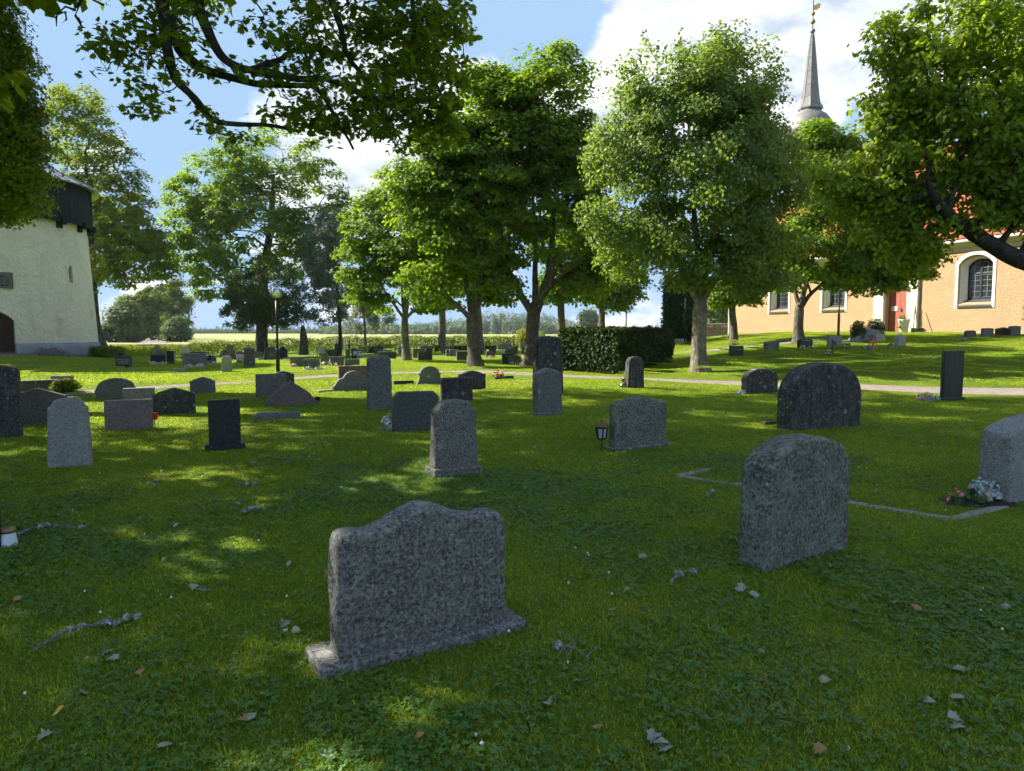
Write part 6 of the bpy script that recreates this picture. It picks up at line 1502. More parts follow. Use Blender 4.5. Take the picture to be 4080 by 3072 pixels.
flowers('pale pink flowers before the light arched gravestone', 3232, 1397, .24, .2, ['petal_pink', 'petal_white'], 'plant_green', 18, 10, .12, size=.06)
flowers('white flowers beside the brown arched gravestone under the church window', 3836, 1356, .5, .12, ['petal_white'], 'silver_plant', 22, 11, .16, size=.05)
flowers('red flowers between gravestones under the church window', 3968, 1341, .4, .14, ['petal_red'], 'plant_green', 20, 12, .14, size=.05)
flowers('small white flowers at the squat pale gravestone', 2708, 1386, .3, .12, ['petal_white', 'petal_pink'], 'plant_green', 16, 13, .12, size=.05)
flowers('green leafy plant with wooden stake on the grass below the church', 3301, 1413, .42, .2, ['petal_white'], 'plant_green', 18, 14, .16, size=.05)
flowers('grey leafy tuft beside the smaller dark boulder-like gravestone', 2952, 1572, .3, .12, ['silver_plant'], 'silver_plant', 24, 15, .12, size=.04)
for i, (lab, px, py, w, cols, grn) in enumerate((
        ('white flowers at one end of the black slab with boulder top', 610, 1455, .34, ['petal_white', 'petal_pink'], 'silver_plant'), ('pale flowers at the other end of the black slab with boulder top', 651, 1454, .34, ['petal_white', 'petal_coral'], 'silver_plant'),
        ('white flowers under one pillar of the pale monument', 753, 1466, .36, ['petal_white', 'petal_coral'], 'silver_plant'), ('white flowers under the other pillar of the pale monument', 795, 1465, .34, ['petal_white'], 'silver_plant'),
        ('pink flowers before the dark blue lettered gravestone', 826, 1455, .42, ['petal_pink', 'petal_coral'], 'plant_green'), ('white flowers at the edge of the dark blue lettered gravestone', 855, 1454, .3, ['petal_white'], 'silver_plant'),
        ('red and white flowers at the small dark arched gravestone', 926, 1439, .4, ['petal_red', 'petal_white'], 'plant_green'), ('pink flowers spread before the white low gravestone', 957, 1449, .5, ['petal_pink', 'petal_red'], 'plant_green'),
        ('white flowers near the grey rounded stone by the dark tree', 1037, 1431, .4, ['petal_white', 'petal_pink'], 'silver_plant'), ('white flowers beside the black curved-top gravestone', 1138, 1434, .4, ['petal_white', 'petal_coral'], 'silver_plant'),
        ('red and white flowers before the farther olive slab', 1172, 1463, .44, ['petal_coral', 'petal_white'], 'silver_plant'), ('white and orange flowers under the carved cross of the olive slab', 1230, 1477, .46, ['petal_orange', 'petal_white', 'silver_plant'], 'silver_plant'),
        ('pale flowers at the far corner of the olive slab with carved cross', 1270, 1476, .36, ['petal_coral', 'petal_white', 'silver_plant'], 'silver_plant'), ('white flowers at the dark rounded gravestone near the bins', 1296, 1457, .5, ['petal_white', 'petal_coral'], 'plant_green'),
        ('bed of white bedding flowers before the pale edged olive slab', 1342, 1460, .95, ['petal_white', 'petal_white', 'petal_pink'], 'plant_green'), ('white flowers before the dark brown gravestone behind the forked trunk', 1958, 1428, .55, ['petal_white', 'petal_coral'], 'silver_plant'),
        ('red and white flowers before the dark inscribed arched gravestone', 2052, 1454, .62, ['petal_white', 'petal_red', 'petal_pink'], 'plant_green'))):
    flowers(lab, px, py, w, .17, cols, grn, 26, 30 + i, .14, size=.06)
# plant pot at the church door
def plant_pot():
    p = ch_pt(15.35, -1.15); root = empty('plant_pot', p); tag(root, 'tall tapered white plant pot with trailing greenery by the red door', 'plant pot')
    MB().lathe([(.17, -.02), (.20, .02), (.29, .66), (.30, .70), (.27, .70), (.25, .62), (.02, .60)], 24).build('pot', M['white_paint'], root, smooth=True)
    rg = np.random.default_rng(3); k = 340; u = rg.normal(size=(k, 3)); u /= np.linalg.norm(u, axis=1, keepdims=True); q = u * np.array([.3, .3, .22]) * rg.random((k, 1)) ** .4 + np.array([0, 0, .78])
    tr = rg.random(k) < .3; q[tr] = np.stack([-.26 + rg.normal(size=tr.sum()) * .05, -.1 + rg.normal(size=tr.sum()) * .08, .7 - rg.random(tr.sum()) * .5], 1)
    o = link('greenery', leaves_mesh('greenery', q, u + np.array([0, 0, .5]), .07 * (.7 + .6 * rg.random(k)), 'oval', rg.random(k), rg), M['leaf_hedge'], root); o['kind'] = 'stuff'
plant_pot()
def wooden_cross():
    g_ = ground(3478, 1396); h = (1396 - 1349) / F * g_.y; root = empty('wooden_cross', g_, R(20)); tag(root, 'small orange-brown wooden cross behind purple flowers', 'cross')
    MB().bbox(-.05, .05, -.025, .025, -.05, h, .006).build('upright', M['wood_orange'], root); MB().bbox(-.2, .2, -.032, .032, h * .56, h * .56 + .095, .006).build('crossbar', M['wood_orange'], root)
wooden_cross()
def stake_sign():
    g_ = ground(3316, 1413); root = empty('wooden_stake', g_, R(15)); tag(root, 'short dark wooden stake with a small board on the grass', 'stake')
    MB().bbox(-.03, .03, -.03, .03, -.05, .58, .006).build('post', M['wood_grey'], root); MB().bbox(.03, .17, -.02, .02, .36, .52, .006).build('board', M['wood_grey'], root)
stake_sign()
def tools():
    for lab, s, col, lean in (('broom leaning in the corner of the church portal', 15.28, 'wood_grey', .12), ('spade leaning against the church wall by the portal', 15.9, 'wood_grey', .55)):
        a = ch_pt(s, -.30 - lean * .3); b_ = ch_pt(s - lean * .55, -.14); h = 1.5 if lean < .3 else 1.2; root = empty('garden_tool', a); tag(root, lab, 'tool')
        MB().tube([(0, 0, 0.02), (b_.x - a.x, b_.y - a.y, h)], .022, 8).build('handle', M[col], root)
        MB().bbox(-.12, .12, -.03, .03, .0, .22, .01).build('head', M['wood_grey'], root)
    c = ch_pt(15.9, -.6)
    rg = np.random.default_rng(9); shrub('grey tuft of plants at the church foot beside the portal', c, .28, .12, 500, .06, 'leaf_grey', 160)
tools()
# bins, can stand, bench, sign
def bins():
    for i, (x0, x1, lab) in enumerate(((1378, 1396, 'narrow green waste bin by the can stand'), (1400, 1425, 'broad green waste bin behind the watering cans'))):
        g_ = ground((x0 + x1) / 2, 1432 - 3 * i); w = (x1 - x0) / F * g_.y; h = (1430 - 1388) / F * g_.y; root = empty('waste_bin', g_, R(10)); tag(root, lab, 'bin')
        MB().add([(-w * .42, -.25, 0), (w * .42, -.25, 0), (w * .42, .25, 0), (-w * .42, .25, 0), (-w / 2, -.3, h * .9), (w / 2, -.3, h * .9), (w / 2, .3, h * .9), (-w / 2, .3, h * .9)], [(3, 2, 1, 0), (4, 5, 6, 7), (0, 1, 5, 4), (1, 2, 6, 5), (2, 3, 7, 6), (3, 0, 4, 7)]).build('body', M['bin_green'], root)
        MB().bbox(-w / 2 - .02, w / 2 + .02, -.33, .32, h * .905, h, .03).build('lid', M['bin_green'], root)
        for sx in (-1, 1): MB().lathe([(.09, -.03), (.09, .03)], 12, M=Matrix.Translation((sx * w * .3, .26, .09)) @ Matrix.Rotation(math.pi / 2, 4, 'Y')).build('wheel', M['black_paint'], root)
    g_ = ground(1393, 1430); root = empty('can_stand', g_); tag(root, 'metal post with cross arm for hanging watering cans', 'stand'); h = (1430 - 1354) / F * g_.y; ax = (1442 - 1393) / F * g_.y
    MB().lathe([(.04, -.1), (.04, h)], 10).build('post', M['metal_dark'], root); MB().tube([(-.3, 0, h * .34), (ax, 0, h * .34)], .025, 8).build('arm', M['metal_dark'], root); MB().tube([(-.22, 0, h * .72), (.22, 0, h * .72)], .025, 8).build('upper_arm', M['metal_dark'], root)
    # watering can hanging on its handle
    c = Vector(g_) + Vector(((1436 - 1393) / F * g_.y, -.12, h * .16)); root = empty('watering_can', c, R(10)); root.rotation_euler = (0, R(28), R(6)); tag(root, 'grey watering can hanging spout down on the stand', 'watering can')
    MB().lathe([(.13, -.16), (.15, -.15), (.15, .14), (.12, .17)], 20).build('body', M['can_grey'], root, smooth=True); MB().tube([(.13, 0, -.1), (.30, 0, -.05), (.46, 0, .06)], [.045, .03, .02], 10).build('spout', M['can_grey'], root); MB().lathe([(.015, 0), (.06, .04)], 12, M=Matrix.Translation((.46, 0, .06)) @ Matrix.Rotation(R(60), 4, 'Y')).build('rose', M['can_grey'], root)
    MB().tube([(-.14, 0, -.1), (-.25, 0, .05), (-.18, 0, .22), (0, 0, .3), (.1, 0, .18)], .016, 8).build('handle', M['can_grey'], root)
    c2 = Vector(g_) + Vector((.36, -.05, h * .27)); root = empty('watering_can', c2, R(-20)); tag(root, 'second grey watering can upright on the stand arm', 'watering can')
    MB().lathe([(.12, -.14), (.13, -.13), (.13, .12), (.1, .15)], 18).build('body', M['can_grey'], root, smooth=True); MB().tube([(.1, 0, -.1), (.25, 0, .0), (.34, 0, .14)], [.04, .026, .02], 8).build('spout', M['can_grey'], root); MB().tube([(-.12, 0, -.08), (-.2, 0, .08), (-.06, 0, .24), (.08, 0, .14)], .014, 8).build('handle', M['can_grey'], root)
    g_ = ground(1281, 1424); w = 36 / F * g_.y; root = empty('garden_bench', g_, R(15)); tag(root, 'small white slatted garden bench near the menhir', 'bench')
    for k in range(5): MB().bbox(-w / 2, w / 2, .20, .225, .40 + k * .085, .46 + k * .085, .006).build('slat', M['white_paint'], root)
    for k in range(3): MB().bbox(-w / 2, w / 2, -.22 + k * .13, -.12 + k * .13, .36, .385, .006).build('seat_slat', M['white_paint'], root)
    for sx in (-1, 1):
        for y in (-.18, .2): MB().bbox(sx * (w / 2 - .04) - .03, sx * (w / 2 - .04) + .03, y - .02, y + .02, -.03, .36 if y < 0 else .84, .006).build('leg', M['wood_grey'], root)
    g_ = ground(1368, 1423); h = (1423 - 1349) / F * g_.y; root = empty('notice_post', g_); tag(root, 'narrow white sign board on a thin post beside slim dark trunk', 'sign')
    MB().lathe([(.02, -.1), (.02, h)], 8).build('post', M['metal_dark'], root); MB().bbox(.03, .14, -.02, .02, h * .52, h, .004).build('board', M['petal_white'], root)
    g_ = ground(2003, 1405); root = empty('white_bucket', g_); tag(root, 'small white bucket on the grass between back plots', 'bucket'); MB().lathe([(.07, 0), (.09, .20), (.08, .20), (.06, .02)], 16).build('body', M['plastic_white'], root); MB().tube([(.09 * math.cos(a), 0, .2 + .1 * math.sin(a)) for a in np.linspace(0, math.pi, 9)], .006, 5).build('handle', M['metal_dark'], root)
bins()
def misc():
    # white candle holder at the frame edge
    g_ = ground(34, 2182); root = empty('grave_candle', g_); tag(root, 'white plastic grave candle with metal lid at the picture border', 'candle')
    MB().lathe([(.060, 0), (.062, .02), (.050, .10), (.049, .112)], 20).build('cup', M['plastic_white'], root, smooth=True); MB().lathe([(.044, .112), (.052, .114), (.052, .142), (.046, .15), (.02, .151)], 20).build('lid', M['gilt_dull'], root, smooth=True)
    g_ = ground(617, 1708); root = empty('grave_light', g_); tag(root, 'small red grave light on a stick beside the pinkish rectangular gravestone', 'grave light')
    MB().lathe([(.008, -.03), (.008, .16)], 6).build('stick', M['metal_dark'], root); MB().lathe([(.045, .15), (.055, .25), (.05, .26)], 14).build('cup', M['plastic_red'], root)
    g_ = ground(1266, 1607); root = empty('grave_light', g_); tag(root, 'small black grave lamp at the end of the sweeping gabled gravestone', 'grave light'); MB().bbox(-.05, .05, -.05, .05, .06, .15, .01).build('case', M['black_paint'], root); MB().lathe([(.01, -.03), (.01, .065)], 6).build('stick', M['black_paint'], root)
    g_ = ground(507, 1470); root = empty('grave_light', g_); tag(root, 'small black lamp by the flat slab in the tower shadow', 'grave light'); MB().bbox(-.08, .08, -.06, .06, .07, .2, .01).build('case', M['black_paint'], root); MB().lathe([(.015, -.03), (.015, .075)], 6).build('stick', M['black_paint'], root)
    g_ = ground(524, 1472); o = MB().bbox(-.32, .32, -.14, .14, -.05, .035, .01).build('flat_grave_slab', M['limestone_grey'], None, g_, R(12)); tag(o, 'flat grey slab in the tower shadow grass', 'grave slab')
    # low enclosure with shrub near the frame edge
    a, b_ = ground(84, 1563), ground(232, 1556); d = (b_ - a); L = d.length; root = empty('grave_enclosure', a, math.atan2(d.y, d.x)); tag(root, 'low brown stone enclosure round an old grave beside the small bush', 'grave enclosure')
    x = 0.0; rs = random.Random(3)
    while x < L: w = rs.uniform(.3, .5); MB().bbox(x + .005, min(L, x + w) - .005, 0, .22, -.1, .24 + rs.uniform(-.01, .01), .015).build('wall_stone', M['granite_brown'], root); x += w
    MB().bbox(-.03, L + .03, -.04, .26, .252, .30, .012).build('coping', M['granite_brown'], root)
    p = a + d * .62 + Vector((-.3, 1.2, 0)); p.z = H(p.x, p.y); o = MB().bbox(-.27, .27, 0, .2, -.05, .34, .02).build('gravestone', M['limestone_grey'], None, p, R(14)); tag(o, 'low flat-topped grey stone behind the brown enclosure', 'gravestone', G_NEAR)
    # kerbs
    def kerb(lab, pts, w=.10, h=.012, mat='limestone_grey', ln=.62, name='grave_kerb'):
        P = [ground(*q) for q in pts]; root = empty(name, P[0]); tag(root, lab, 'kerb'); rs = random.Random(len(lab))
        for p, q in zip(P[:-1], P[1:]):
            d = q - p; L = math.hypot(d.x, d.y); n = max(1, round(L / ln)); an = math.atan2(d.y, d.x)
            for k in range(n):
                c = p.lerp(q, (k + .5) / n); l = L / n / 2 - .006; o = MB().bbox(-l, l, -w / 2, w / 2, -.06, h + rs.uniform(-.006, .004), .012).build('kerb_stone', M[mat], root)
                o.location = (c.x - P[0].x, c.y - P[0].y, H(c.x, c.y) - P[0].z); o.rotation_euler = (0, 0, an + rs.uniform(-.01, .01))
            PATHS.append((np.array([(p.lerp(q, t).x, p.lerp(q, t).y) for t in np.linspace(0, 1, 24)]), -w))
    kerb('lichened kerb frame set flush in the grass behind the flared round-topped gravestone', [(2830, 1870), (2700, 1896), (3790, 2070), (4010, 2014)])
    kerb('dark grave edging beside the omega-shaped gravestone', [(1568, 1532), (1648, 1530)], .10, .10, 'black', .8)
    kerb('thin pale edging by the bell-shaped gravestone', [(1262, 1566), (1328, 1560)], .18, .06, 'limestone_grey', .7)
    kerb('pale edging line by the big grey rectangular gravestone', [(960, 1590), (1018, 1586)], .12, .04, 'limestone_grey', .7)
    kerb('dark low edging of the orange flower grave', [(1974, 1514), (2044, 1507)], .10, .10, 'black', .9)
    kerb('dark flat kerb end beside the huge arched gravestone', [(3040, 1692), (3090, 1690)], .12, .05, 'granite_dark', .5)
    kerb('gravel grave strip edge before the tallest gravestone', [(2040, 1521), (2128, 1519)], .25, .03, 'limestone_grey', .9)
    kerb('small black edging at the begonia bed', [(3790, 1992), (3850, 2010), (3925, 2018)], .03, .035, 'black', .5)
    c = ground(3880, 2004); o = MB().lathe([(.42, -.03), (.38, .012), (.1, .03)], 18).build('flower_bed_soil', M['soil'], None, (c.x, c.y, c.z), 0); o.scale = (1, .5, 1); tag(o, 'patch of dark soil under the begonias', 'soil')
misc()
# ---------------------------------------------------------------- litter on the lawn
def fallen_leaf(px, py, mat, s, seed):
    rg = np.random.default_rng(seed); g_ = ground(px, py); T, Fc = leaf_template('maple' if seed % 3 else 'oval'); V = T * s; V[:, 2] += .25 * s * np.sin(V[:, 1] / s * 3 + seed) * rg.uniform(.5, 1.3); V = V - V.mean(0); V[:, 2] -= V[:, 2].min()
    me = np_mesh('fallen_leaf', V, Fc); o = link('fallen_leaf', me, M[mat]); o.location = g_ + Vector((0, 0, .018)); o.rotation_euler = (rg.uniform(-.5, .5), rg.uniform(-.4, .4), rg.uniform(0, 6.28))
    lab = {'litter_pale': 'pale dry leaf lying on the lawn', 'litter_green': 'silvery green fallen leaf, underside up, on the lawn', 'litter_brown': 'brown curled leaf lying on the lawn', 'litter_yellow': 'single bright yellow leaf on the grass near the picture corner'}[mat]
    tag(o, lab, 'fallen leaf', {'litter_pale': 'pale dry leaves on the lawn', 'litter_green': 'silvery fallen leaves on the lawn', 'litter_brown': 'brown leaves on the lawn', 'litter_yellow': 'yellow leaf'}[mat])
PG = [(592, 1932, 'g'), (625, 1925, 'g'), (610, 1940, 'g'), (562, 1852, 'p'), (590, 1805, 'p'), (640, 1745, 'g'), (328, 1952, 'p'), (485, 1962, 'b'), (520, 1960, 'b'), (1012, 1850, 'g'), (1025, 1862, 'p'), (1000, 1858, 'g'), (1136, 1806, 'b'), (1280, 1752, 'p'), (1284, 1762, 'p'), (1360, 1953, 'g'), (945, 2015, 'g'), (770, 2355, 'g'), (790, 2362, 'g'), (805, 2360, 'g'), (1135, 2500, 'g'), (1142, 2528, 'g'), (1180, 2525, 'p'), (710, 2478, 'b'), (240, 2860, 'y'), (970, 2885, 'b'), (1000, 2870, 'p'), (1040, 2780, 'b'), (430, 2615, 'g'), (455, 2640, 'g'), (400, 2625, 'g'), (660, 2990, 'p'), (1300, 3030, 'g'), (1510, 2690, 'b'), (1980, 2760, 'p'), (1830, 2540, 'p'), (1670, 2960, 'b'), (2300, 2740, 'g'), (2180, 2820, 'p'), (2380, 2915, 'b'), (2610, 2960, 'g'), (2630, 2975, 'g'), (2640, 2990, 'p'), (2590, 2965, 'g'), (2650, 3000, 'g'), (2440, 2440, 'g'), (2480, 2210, 'g'), (2560, 2230, 'g'), (2500, 2375, 'p'), (2660, 2075, 'p'), (2290, 2048, 'b'), (2835, 1985, 'g'), (2930, 2160, 'g'), (2950, 2350, 'g'), (2970, 2370, 'g'), (2940, 2365, 'g'), (3000, 2385, 'g'), (3130, 2405, 'g'), (3560, 2415, 'b'), (3600, 2440, 'b'), (3630, 2435, 'p'), (3650, 2445, 'b'), (4000, 2430, 'g'), (4015, 2445, 'g'), (3820, 2680, 'p'), (3850, 2690, 'b'), (3700, 2815, 'p'), (3810, 2800, 'p'), (3800, 2880, 'g'), (3830, 2905, 'g'), (3815, 2915, 'g'), (3040, 2720, 'b'), (3030, 2610, 'b'), (3290, 2735, 'p'), (3260, 3015, 'b'), (3490, 1942, 'p'), (3480, 1936, 'b'), (3395, 1870, 'g'), (3420, 1872, 'g'), (2350, 1668, 'p'), (2690, 1642, 'b'), (2700, 1640, 'b'), (3525, 1626, 'g'), (3850, 1675, 'g'), (3870, 1672, 'g'), (3690, 1425, 'g'), (3470, 1430, 'g'), (2130, 1790, 'g'), (2040, 1755, 'g'), (1980, 1787, 'g'), (2010, 2005, 'b'), (2160, 1792, 'b'), (1240, 1770, 'p'), (700, 2110, 'g'), (850, 2055, 'p'), (1300, 2290, 'b'), (1150, 2260, 'p'), (70, 2400, 'b'), (560, 2700, 'b'), (900, 2560, 'p'), (330, 2780, 'p'), (180, 2950, 'p')]
for i, (px, py, k) in enumerate(PG): fallen_leaf(px, py, {'p': 'litter_pale', 'g': 'litter_green', 'b': 'litter_brown', 'y': 'litter_yellow'}[k], .056 if k != 'b' else .045, i + 3)
def fallen_twig(lab, pts, r, tufts, seed):
    rg = np.random.default_rng(seed); P = [ground(*q) + Vector((0, 0, .03 + .012 * math.sin(i * 2.1))) for i, q in enumerate(pts)]; root = empty('fallen_twig', P[0]); tag(root, lab, 'twig'); mb = MB()
    Q = []
    for a, b_ in zip(P[:-1], P[1:]):
        for k in range(4): t = k / 4; q = a.lerp(b_, t); Q.append(q + Vector(rg.normal(size=3) * .006))
    Q.append(P[-1]); MB().tube([q - P[0] for q in Q], [r * (1 - .6 * i / len(Q)) for i in range(len(Q))], 6).build('stem', M['twig'], root)
    for k in range(6):
        i = rg.integers(1, len(Q) - 1); e = Q[i] + Vector((rg.normal() * .05, rg.normal() * .07, .02)); mb.tube([Q[i] - P[0], e - P[0]], [r * .5, r * .2], 5)
    s_ = mb.build('side_twigs', M['twig'], root); s_['kind'] = 'stuff'
    for t in tufts:
        c = Q[min(len(Q) - 1, int(t * (len(Q) - 1)))]; n = 46; u = rg.normal(size=(n, 3)); u /= np.linalg.norm(u, axis=1, keepdims=True); u[:, 2] = np.abs(u[:, 2])
        o = link('lichen_tuft', leaves_mesh('lichen_tuft', np.array(c - P[0]) + u * rg.random((n, 1)) * .022, u + rg.normal(size=(n, 3)) * .5, .02 * (.6 + .8 * rg.random(n)), 'oval', rg.random(n), rg), M['lichen_tuft'], root); o['kind'] = 'stuff'
fallen_twig('long lichened branch lying beside the white grave candle', [(62, 2150), (140, 2120), (205, 2105), (280, 2115), (338, 2120)], .012, (.35, .45, .5, .6, .98), 1)
fallen_twig('lichened forked twig with a leaf on the near grass', [(230, 2555), (330, 2525), (450, 2495), (545, 2475)], .010, (.2, .35, .6, .75, .9, 1), 2)
fallen_twig('thin bare twig near the picture corner', [(140, 2605), (200, 2575), (232, 2560)], .006, (), 3)
fallen_twig('short lichen-covered twig in the mid lawn', [(975, 2055), (1010, 2040), (1048, 2035)], .010, (.1, .4, .7, 1), 4)
fallen_twig('curved twig with lichen before the hump-backed gravestone', [(940, 1938), (985, 1945), (1040, 1930)], .008, (.5, .8), 5)
fallen_twig('lichened twig on the grass between the two big near gravestones', [(2672, 2345), (2700, 2310), (2715, 2300), (2765, 2295)], .009, (.5, .6, 1), 6)
fallen_twig('lichened twig beside the wide gabled gravestone', [(2720, 1642), (2760, 1640), (2790, 1646)], .010, (.2, .5, .8), 7)
fallen_twig('forked dry twig below the hump-backed gravestone corner', [(2230, 2590), (2290, 2620), (2350, 2640)], .006, (.1,), 8)
fallen_twig('short twig with tuft by the kerb frame', [(2820, 1990), (2840, 1975)], .008, (.3, 1), 9)
# ---------------------------------------------------------------- lawn grass and clover (countless): one object of instanced turf clumps
def grass_mat():
    t = NT('grass_blade'); pos = t.pos(); col = lawn_color(t, pos); a = t.n('ShaderNodeAttribute', attribute_name='rnd').outputs['Fac']
    col = t.mix(1.0, col, t.ramp(a, [(0, (.55, .62, .55)), (.55, (1.05, 1.05, 1)), (.9, (1.5, 1.35, 1.1)), (1, (2.2, 1.7, 1.8))]), 'MULTIPLY')
    p = t.pbr(col, .55, None, 0, .25); tr = t.n('ShaderNodeBsdfTranslucent'); t.l(t.mix(1.0, col, (1.7, 1.6, .6), 'MULTIPLY'), tr.inputs[0])
    mx = t.n('ShaderNodeMixShader'); mx.inputs[0].default_value = .48; t.l(p, mx.inputs[1]); t.l(tr.outputs[0], mx.inputs[2]); return t.done(mx.outputs[0])
def clover_mat():
    t = NT('clover_leaf'); a = t.n('ShaderNodeAttribute', attribute_name='rnd').outputs['Fac']; col = t.ramp(a, [(0, (.06, .15, .025)), (1, (.13, .25, .045))])
    p = t.pbr(col, .5, None, 0, .3); tr = t.n('ShaderNodeBsdfTranslucent'); t.l(col, tr.inputs[0]); mx = t.n('ShaderNodeMixShader'); mx.inputs[0].default_value = .3; t.l(p, mx.inputs[1]); t.l(tr.outputs[0], mx.inputs[2]); return t.done(mx.outputs[0])
M['grass'] = grass_mat(); M['clover'] = clover_mat()
def clump(rg, rad, n, w, l0, l1, n_cl):
    """blades (5 corners, 3 triangles) + clover leaflets in a disc"""
    r = rad * np.sqrt(rg.random(n)); th = rg.random(n) * 2 * math.pi; x, y = r * np.cos(th), r * np.sin(th)
    tuft = .75 + .5 * (.5 + .5 * np.sin(x * 9 + 1) * np.sin(y * 8))
    L = (l0 + (l1 - l0) * rg.random(n) ** 1.4) * tuft; ph = rg.random(n) * 2 * math.pi; d = np.stack([np.cos(ph), np.sin(ph)], 1); s = np.stack([-d[:, 1], d[:, 0]], 1); bend = rg.uniform(.35, 1.15, n)
    W = w * (.7 + .6 * rg.random(n)); B = np.stack([x, y, np.full(n, -.004)], 1)
    def pt(f, side): 
        off = bend * L * f * f
        return B + np.column_stack([d * off[:, None] + s * (side * W * .5)[:, None], L * f * np.sqrt(np.maximum(.1, 1 - (bend * f * .8) ** 2))])
    o = np.ones(n); V = np.stack([pt(0, -o), pt(0, o), pt(.55, -o * .85), pt(.55, o * .85), pt(1.0, o * 0)], 1).reshape(-1, 3)
    i = (np.arange(n) * 5)[:, None]; Fc = np.concatenate([i + np.array([[0, 1, 3]]), i + np.array([[0, 3, 2]]), i + np.array([[2, 3, 4]])], 0); rn = np.repeat(rg.random(n), 5); mi = np.zeros(len(Fc), int)
    if n_cl:
        k = n_cl; r = rad * .9 * np.sqrt(rg.random(k)); th = rg.random(k) * 2 * math.pi; c = np.stack([r * np.cos(th), r * np.sin(th), .012 + .022 * rg.random(k)], 1); Vc, Fcc, rc = [], [], []
        for j in range(k):
            s0 = rg.uniform(.009, .017); a0 = rg.random() * 6.28; tl = rg.normal(size=2) * .25
            for q in range(3):
                a = a0 + q * 2.094; b0 = len(Vc); dx, dy = math.cos(a), math.sin(a)
                for (u, v) in ((0, 0), (.55, .45), (1, .40), (1.08, 0), (1, -.40), (.55, -.45)):
                    px, py = u * dx - v * dy, u * dy + v * dx; Vc.append((c[j, 0] + px * s0, c[j, 1] + py * s0, c[j, 2] + (px * tl[0] + py * tl[1]) * s0 - .1 * s0 * u)); rc.append(rg.random() * .3 + .7 * ((j * 37 % 100) / 100))
                Fcc += [(b0, b0 + 1, b0 + 2), (b0, b0 + 2, b0 + 3), (b0, b0 + 3, b0 + 4), (b0, b0 + 4, b0 + 5)]
        nb = len(V); V = np.concatenate([V, np.array(Vc)]); Fc = np.concatenate([Fc, np.array(Fcc) + nb]); rn = np.concatenate([rn, np.array(rc)]); mi = np.concatenate([mi, np.ones(len(Fcc), int)])
    return V, Fc, rn, mi
def on_path(x, y, extra=0.0):
    m = np.zeros(len(x), bool)
    for pl, hw in PATHS:
        d = np.full(len(x), 1e9)
        for a, b_ in zip(pl[:-1], pl[1:]):
            ab = b_ - a; t = np.clip(((x - a[0]) * ab[0] + (y - a[1]) * ab[1]) / max(1e-9, ab @ ab), 0, 1); d = np.minimum(d, np.hypot(x - a[0] - t * ab[0], y - a[1] - t * ab[1]))
        m |= d < (hw + extra if hw > 0 else -hw * .5 + min(extra, .12))
    return m
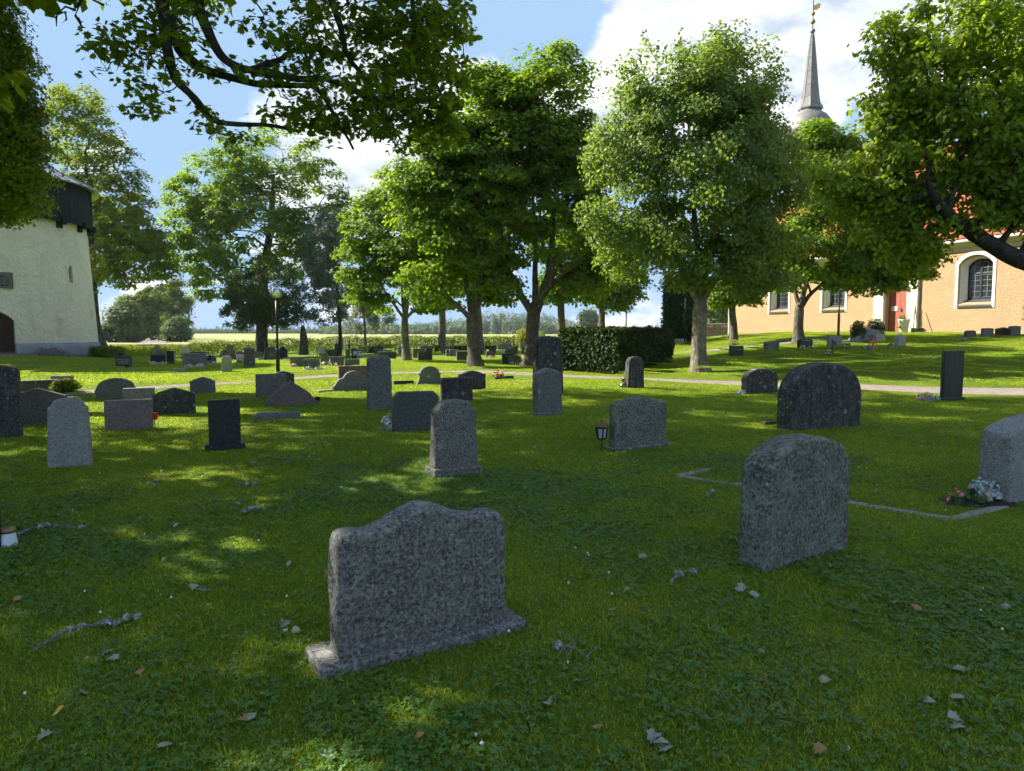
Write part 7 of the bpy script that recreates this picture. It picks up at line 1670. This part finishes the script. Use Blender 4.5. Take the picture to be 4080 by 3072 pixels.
def lawn_grass():
    rg = np.random.default_rng(200); V, Fc, var, rn, mi = [], [], [], [], []; nv = 0
    specs = [(.34, 1600, .0038, .014, .036, 60), (.34, 1600, .0038, .012, .034, 10), (.34, 1300, .0038, .014, .040, 220), (.34, 1500, .0036, .010, .030, 16),
             (.85, 2400, .0075, .016, .038, 130), (.85, 2500, .0075, .014, .034, 0), (1.7, 3000, .016, .018, .042, 0)]
    for k, sp in enumerate(specs):
        v, f_, r, m = clump(rg, *sp); V.append(v); Fc.append(f_ + nv); nv += len(v); var.append(np.full(len(v), k)); rn.append(r); mi.append(m)
    zones = [(1.4, 9.0, .30, (0, 1, 2, 3), 1.2, .10), (9.0, 20.0, .70, (4, 5), 1.5, .55), (20.0, 44.0, 1.35, (6,), 2.0, 1.2)]; pts, pv, ps, pr = [], [], [], []
    for y0, y1, st, ks, mg, ex in zones:
        gy = np.arange(y0, y1, st)
        for y in gy:
            hw = .73 * y + mg; x = np.arange(-hw, hw, st); n = len(x); xx = x + rg.uniform(-.35, .35, n) * st; yy = y + rg.uniform(-.35, .35, n) * st
            ok = ~on_path(xx, yy, ex); ok &= np.hypot(xx + 27, yy - 36.2) > 5.5 + ex
            q = (xx - CHG.x) * CHE2.x + (yy - CHG.y) * CHE2.y; ok &= q < -.3 - ex
            xx, yy = xx[ok], yy[ok]; n = len(xx); z = hgt(xx, yy); e = .3; nx_ = -(hgt(xx + e, yy) - hgt(xx - e, yy)) / (2 * e); ny_ = -(hgt(xx, yy + e) - hgt(xx, yy - e)) / (2 * e)
            cl = np.sin(xx * .9 + 2) * np.sin(yy * 1.1 + xx * .3) + .5 * rg.normal(size=n)
            if len(ks) == 4: kk = np.where(cl > .55, 2, np.where(cl > .1, 0, np.where(cl > -.4, 1, 3)))
            elif len(ks) == 2: kk = np.where(cl > .3, 4, 5)
            else: kk = np.full(n, ks[0])
            pts.append(np.stack([xx, yy, z], 1)); pv.append(kk); ps.append(.85 + .3 * rg.random(n))
            pr.append(np.stack([-ny_, nx_, rg.random(n) * 6.283], 1))
    pts, pv, ps, pr = map(np.concatenate, (pts, pv, ps, pr)); npt = len(pts)
    Vb = np.concatenate(V); Fb = np.concatenate(Fc); allv = np.concatenate([Vb, pts]); me = np_mesh('lawn_grass', allv, Fb, {'rnd': np.concatenate(rn + [np.zeros(npt)]), 'variant': np.concatenate(var + [pv]).astype(float), 'is_pt': np.r_[np.zeros(len(Vb)), np.ones(npt)], 'scl': np.r_[np.ones(len(Vb)), ps]})
    a = me.attributes.new('rot', 'FLOAT_VECTOR', 'POINT'); a.data.foreach_set('vector', np.concatenate([np.zeros((len(Vb), 3)), pr]).astype(np.float32).ravel())
    me.materials.append(M['grass']); me.materials.append(M['clover']); me.polygons.foreach_set('material_index', np.concatenate(mi).astype(np.int32))
    o = link('lawn_grass', me); tag(o, 'mown lawn grass with clover covering the churchyard', 'grass', kind='stuff')
    ng = bpy.data.node_groups.new('turf', 'GeometryNodeTree'); ng.interface.new_socket('Geometry', in_out='INPUT', socket_type='NodeSocketGeometry'); ng.interface.new_socket('Geometry', in_out='OUTPUT', socket_type='NodeSocketGeometry')
    N = ng.nodes; L = ng.links; gi = N.new('NodeGroupInput'); go = N.new('NodeGroupOutput'); jn = N.new('GeometryNodeJoinGeometry')
    def attr(nm, ty): n = N.new('GeometryNodeInputNamedAttribute'); n.data_type = ty; n.inputs['Name'].default_value = nm; return n.outputs['Attribute']
    def cmp(v, k): n = N.new('FunctionNodeCompare'); n.data_type = 'FLOAT'; n.operation = 'EQUAL'; L.new(v, n.inputs[0]); n.inputs[1].default_value = k; n.inputs['Epsilon'].default_value = .1; return n.outputs[0]
    sp = N.new('GeometryNodeSeparateGeometry'); sp.domain = 'POINT'; L.new(gi.outputs[0], sp.inputs[0]); L.new(cmp(attr('is_pt', 'FLOAT'), 1.0), sp.inputs[1])
    er = N.new('FunctionNodeEulerToRotation'); L.new(attr('rot', 'FLOAT_VECTOR'), er.inputs[0])
    for k in range(len(specs)):
        s1 = N.new('GeometryNodeSeparateGeometry'); s1.domain = 'POINT'; L.new(sp.outputs[1], s1.inputs[0]); L.new(cmp(attr('variant', 'FLOAT'), float(k)), s1.inputs[1])
        s2 = N.new('GeometryNodeSeparateGeometry'); s2.domain = 'POINT'; L.new(sp.outputs[0], s2.inputs[0]); L.new(cmp(attr('variant', 'FLOAT'), float(k)), s2.inputs[1])
        ins = N.new('GeometryNodeInstanceOnPoints'); L.new(s2.outputs[0], ins.inputs['Points']); L.new(s1.outputs[0], ins.inputs['Instance']); L.new(er.outputs[0], ins.inputs['Rotation']); L.new(attr('scl', 'FLOAT'), ins.inputs['Scale']); L.new(ins.outputs[0], jn.inputs[0])
    L.new(jn.outputs[0], go.inputs[0]); m = o.modifiers.new('turf', 'NODES'); m.node_group = ng
    # white clover heads
    n = 110; y = 2.2 + 14 * rg.random(n) ** 1.3; x = (rg.random(n) * 2 - 1) * (.74 * y + .5); ok = ~on_path(x, y, .05); x, y = x[ok], y[ok]; z = hgt(x, y); mb = MB()
    for a_, b_, c_ in zip(x, y, z):
        r = rg.uniform(.005, .0085); mb.lathe([(r * .4, c_ + .020), (r, c_ + .025), (r * .95, c_ + .030), (r * .45, c_ + .034)], 6, (a_, b_))
    w_ = mb.build('clover_flowers', M['petal_white']); tag(w_, 'tiny white clover flower heads scattered in the lawn', 'clover flowers', kind='stuff')
lawn_grass()
# ---------------------------------------------------------------- summer air
def haze():
    t = NT('summer_haze'); v = t.n('ShaderNodeVolumePrincipled'); v.inputs['Color'].default_value = (.80, .88, 1.0, 1); v.inputs['Density'].default_value = .00018; v.inputs['Anisotropy'].default_value = .2
    t.l(v.outputs[0], t.out.inputs['Volume'])
    o = MB().box(-700, 900, -45, 760, -3.0, 34).build('haze', t.m); tag(o, 'thin bluish summer haze over churchyard and fields', 'haze', kind='stuff')
haze()
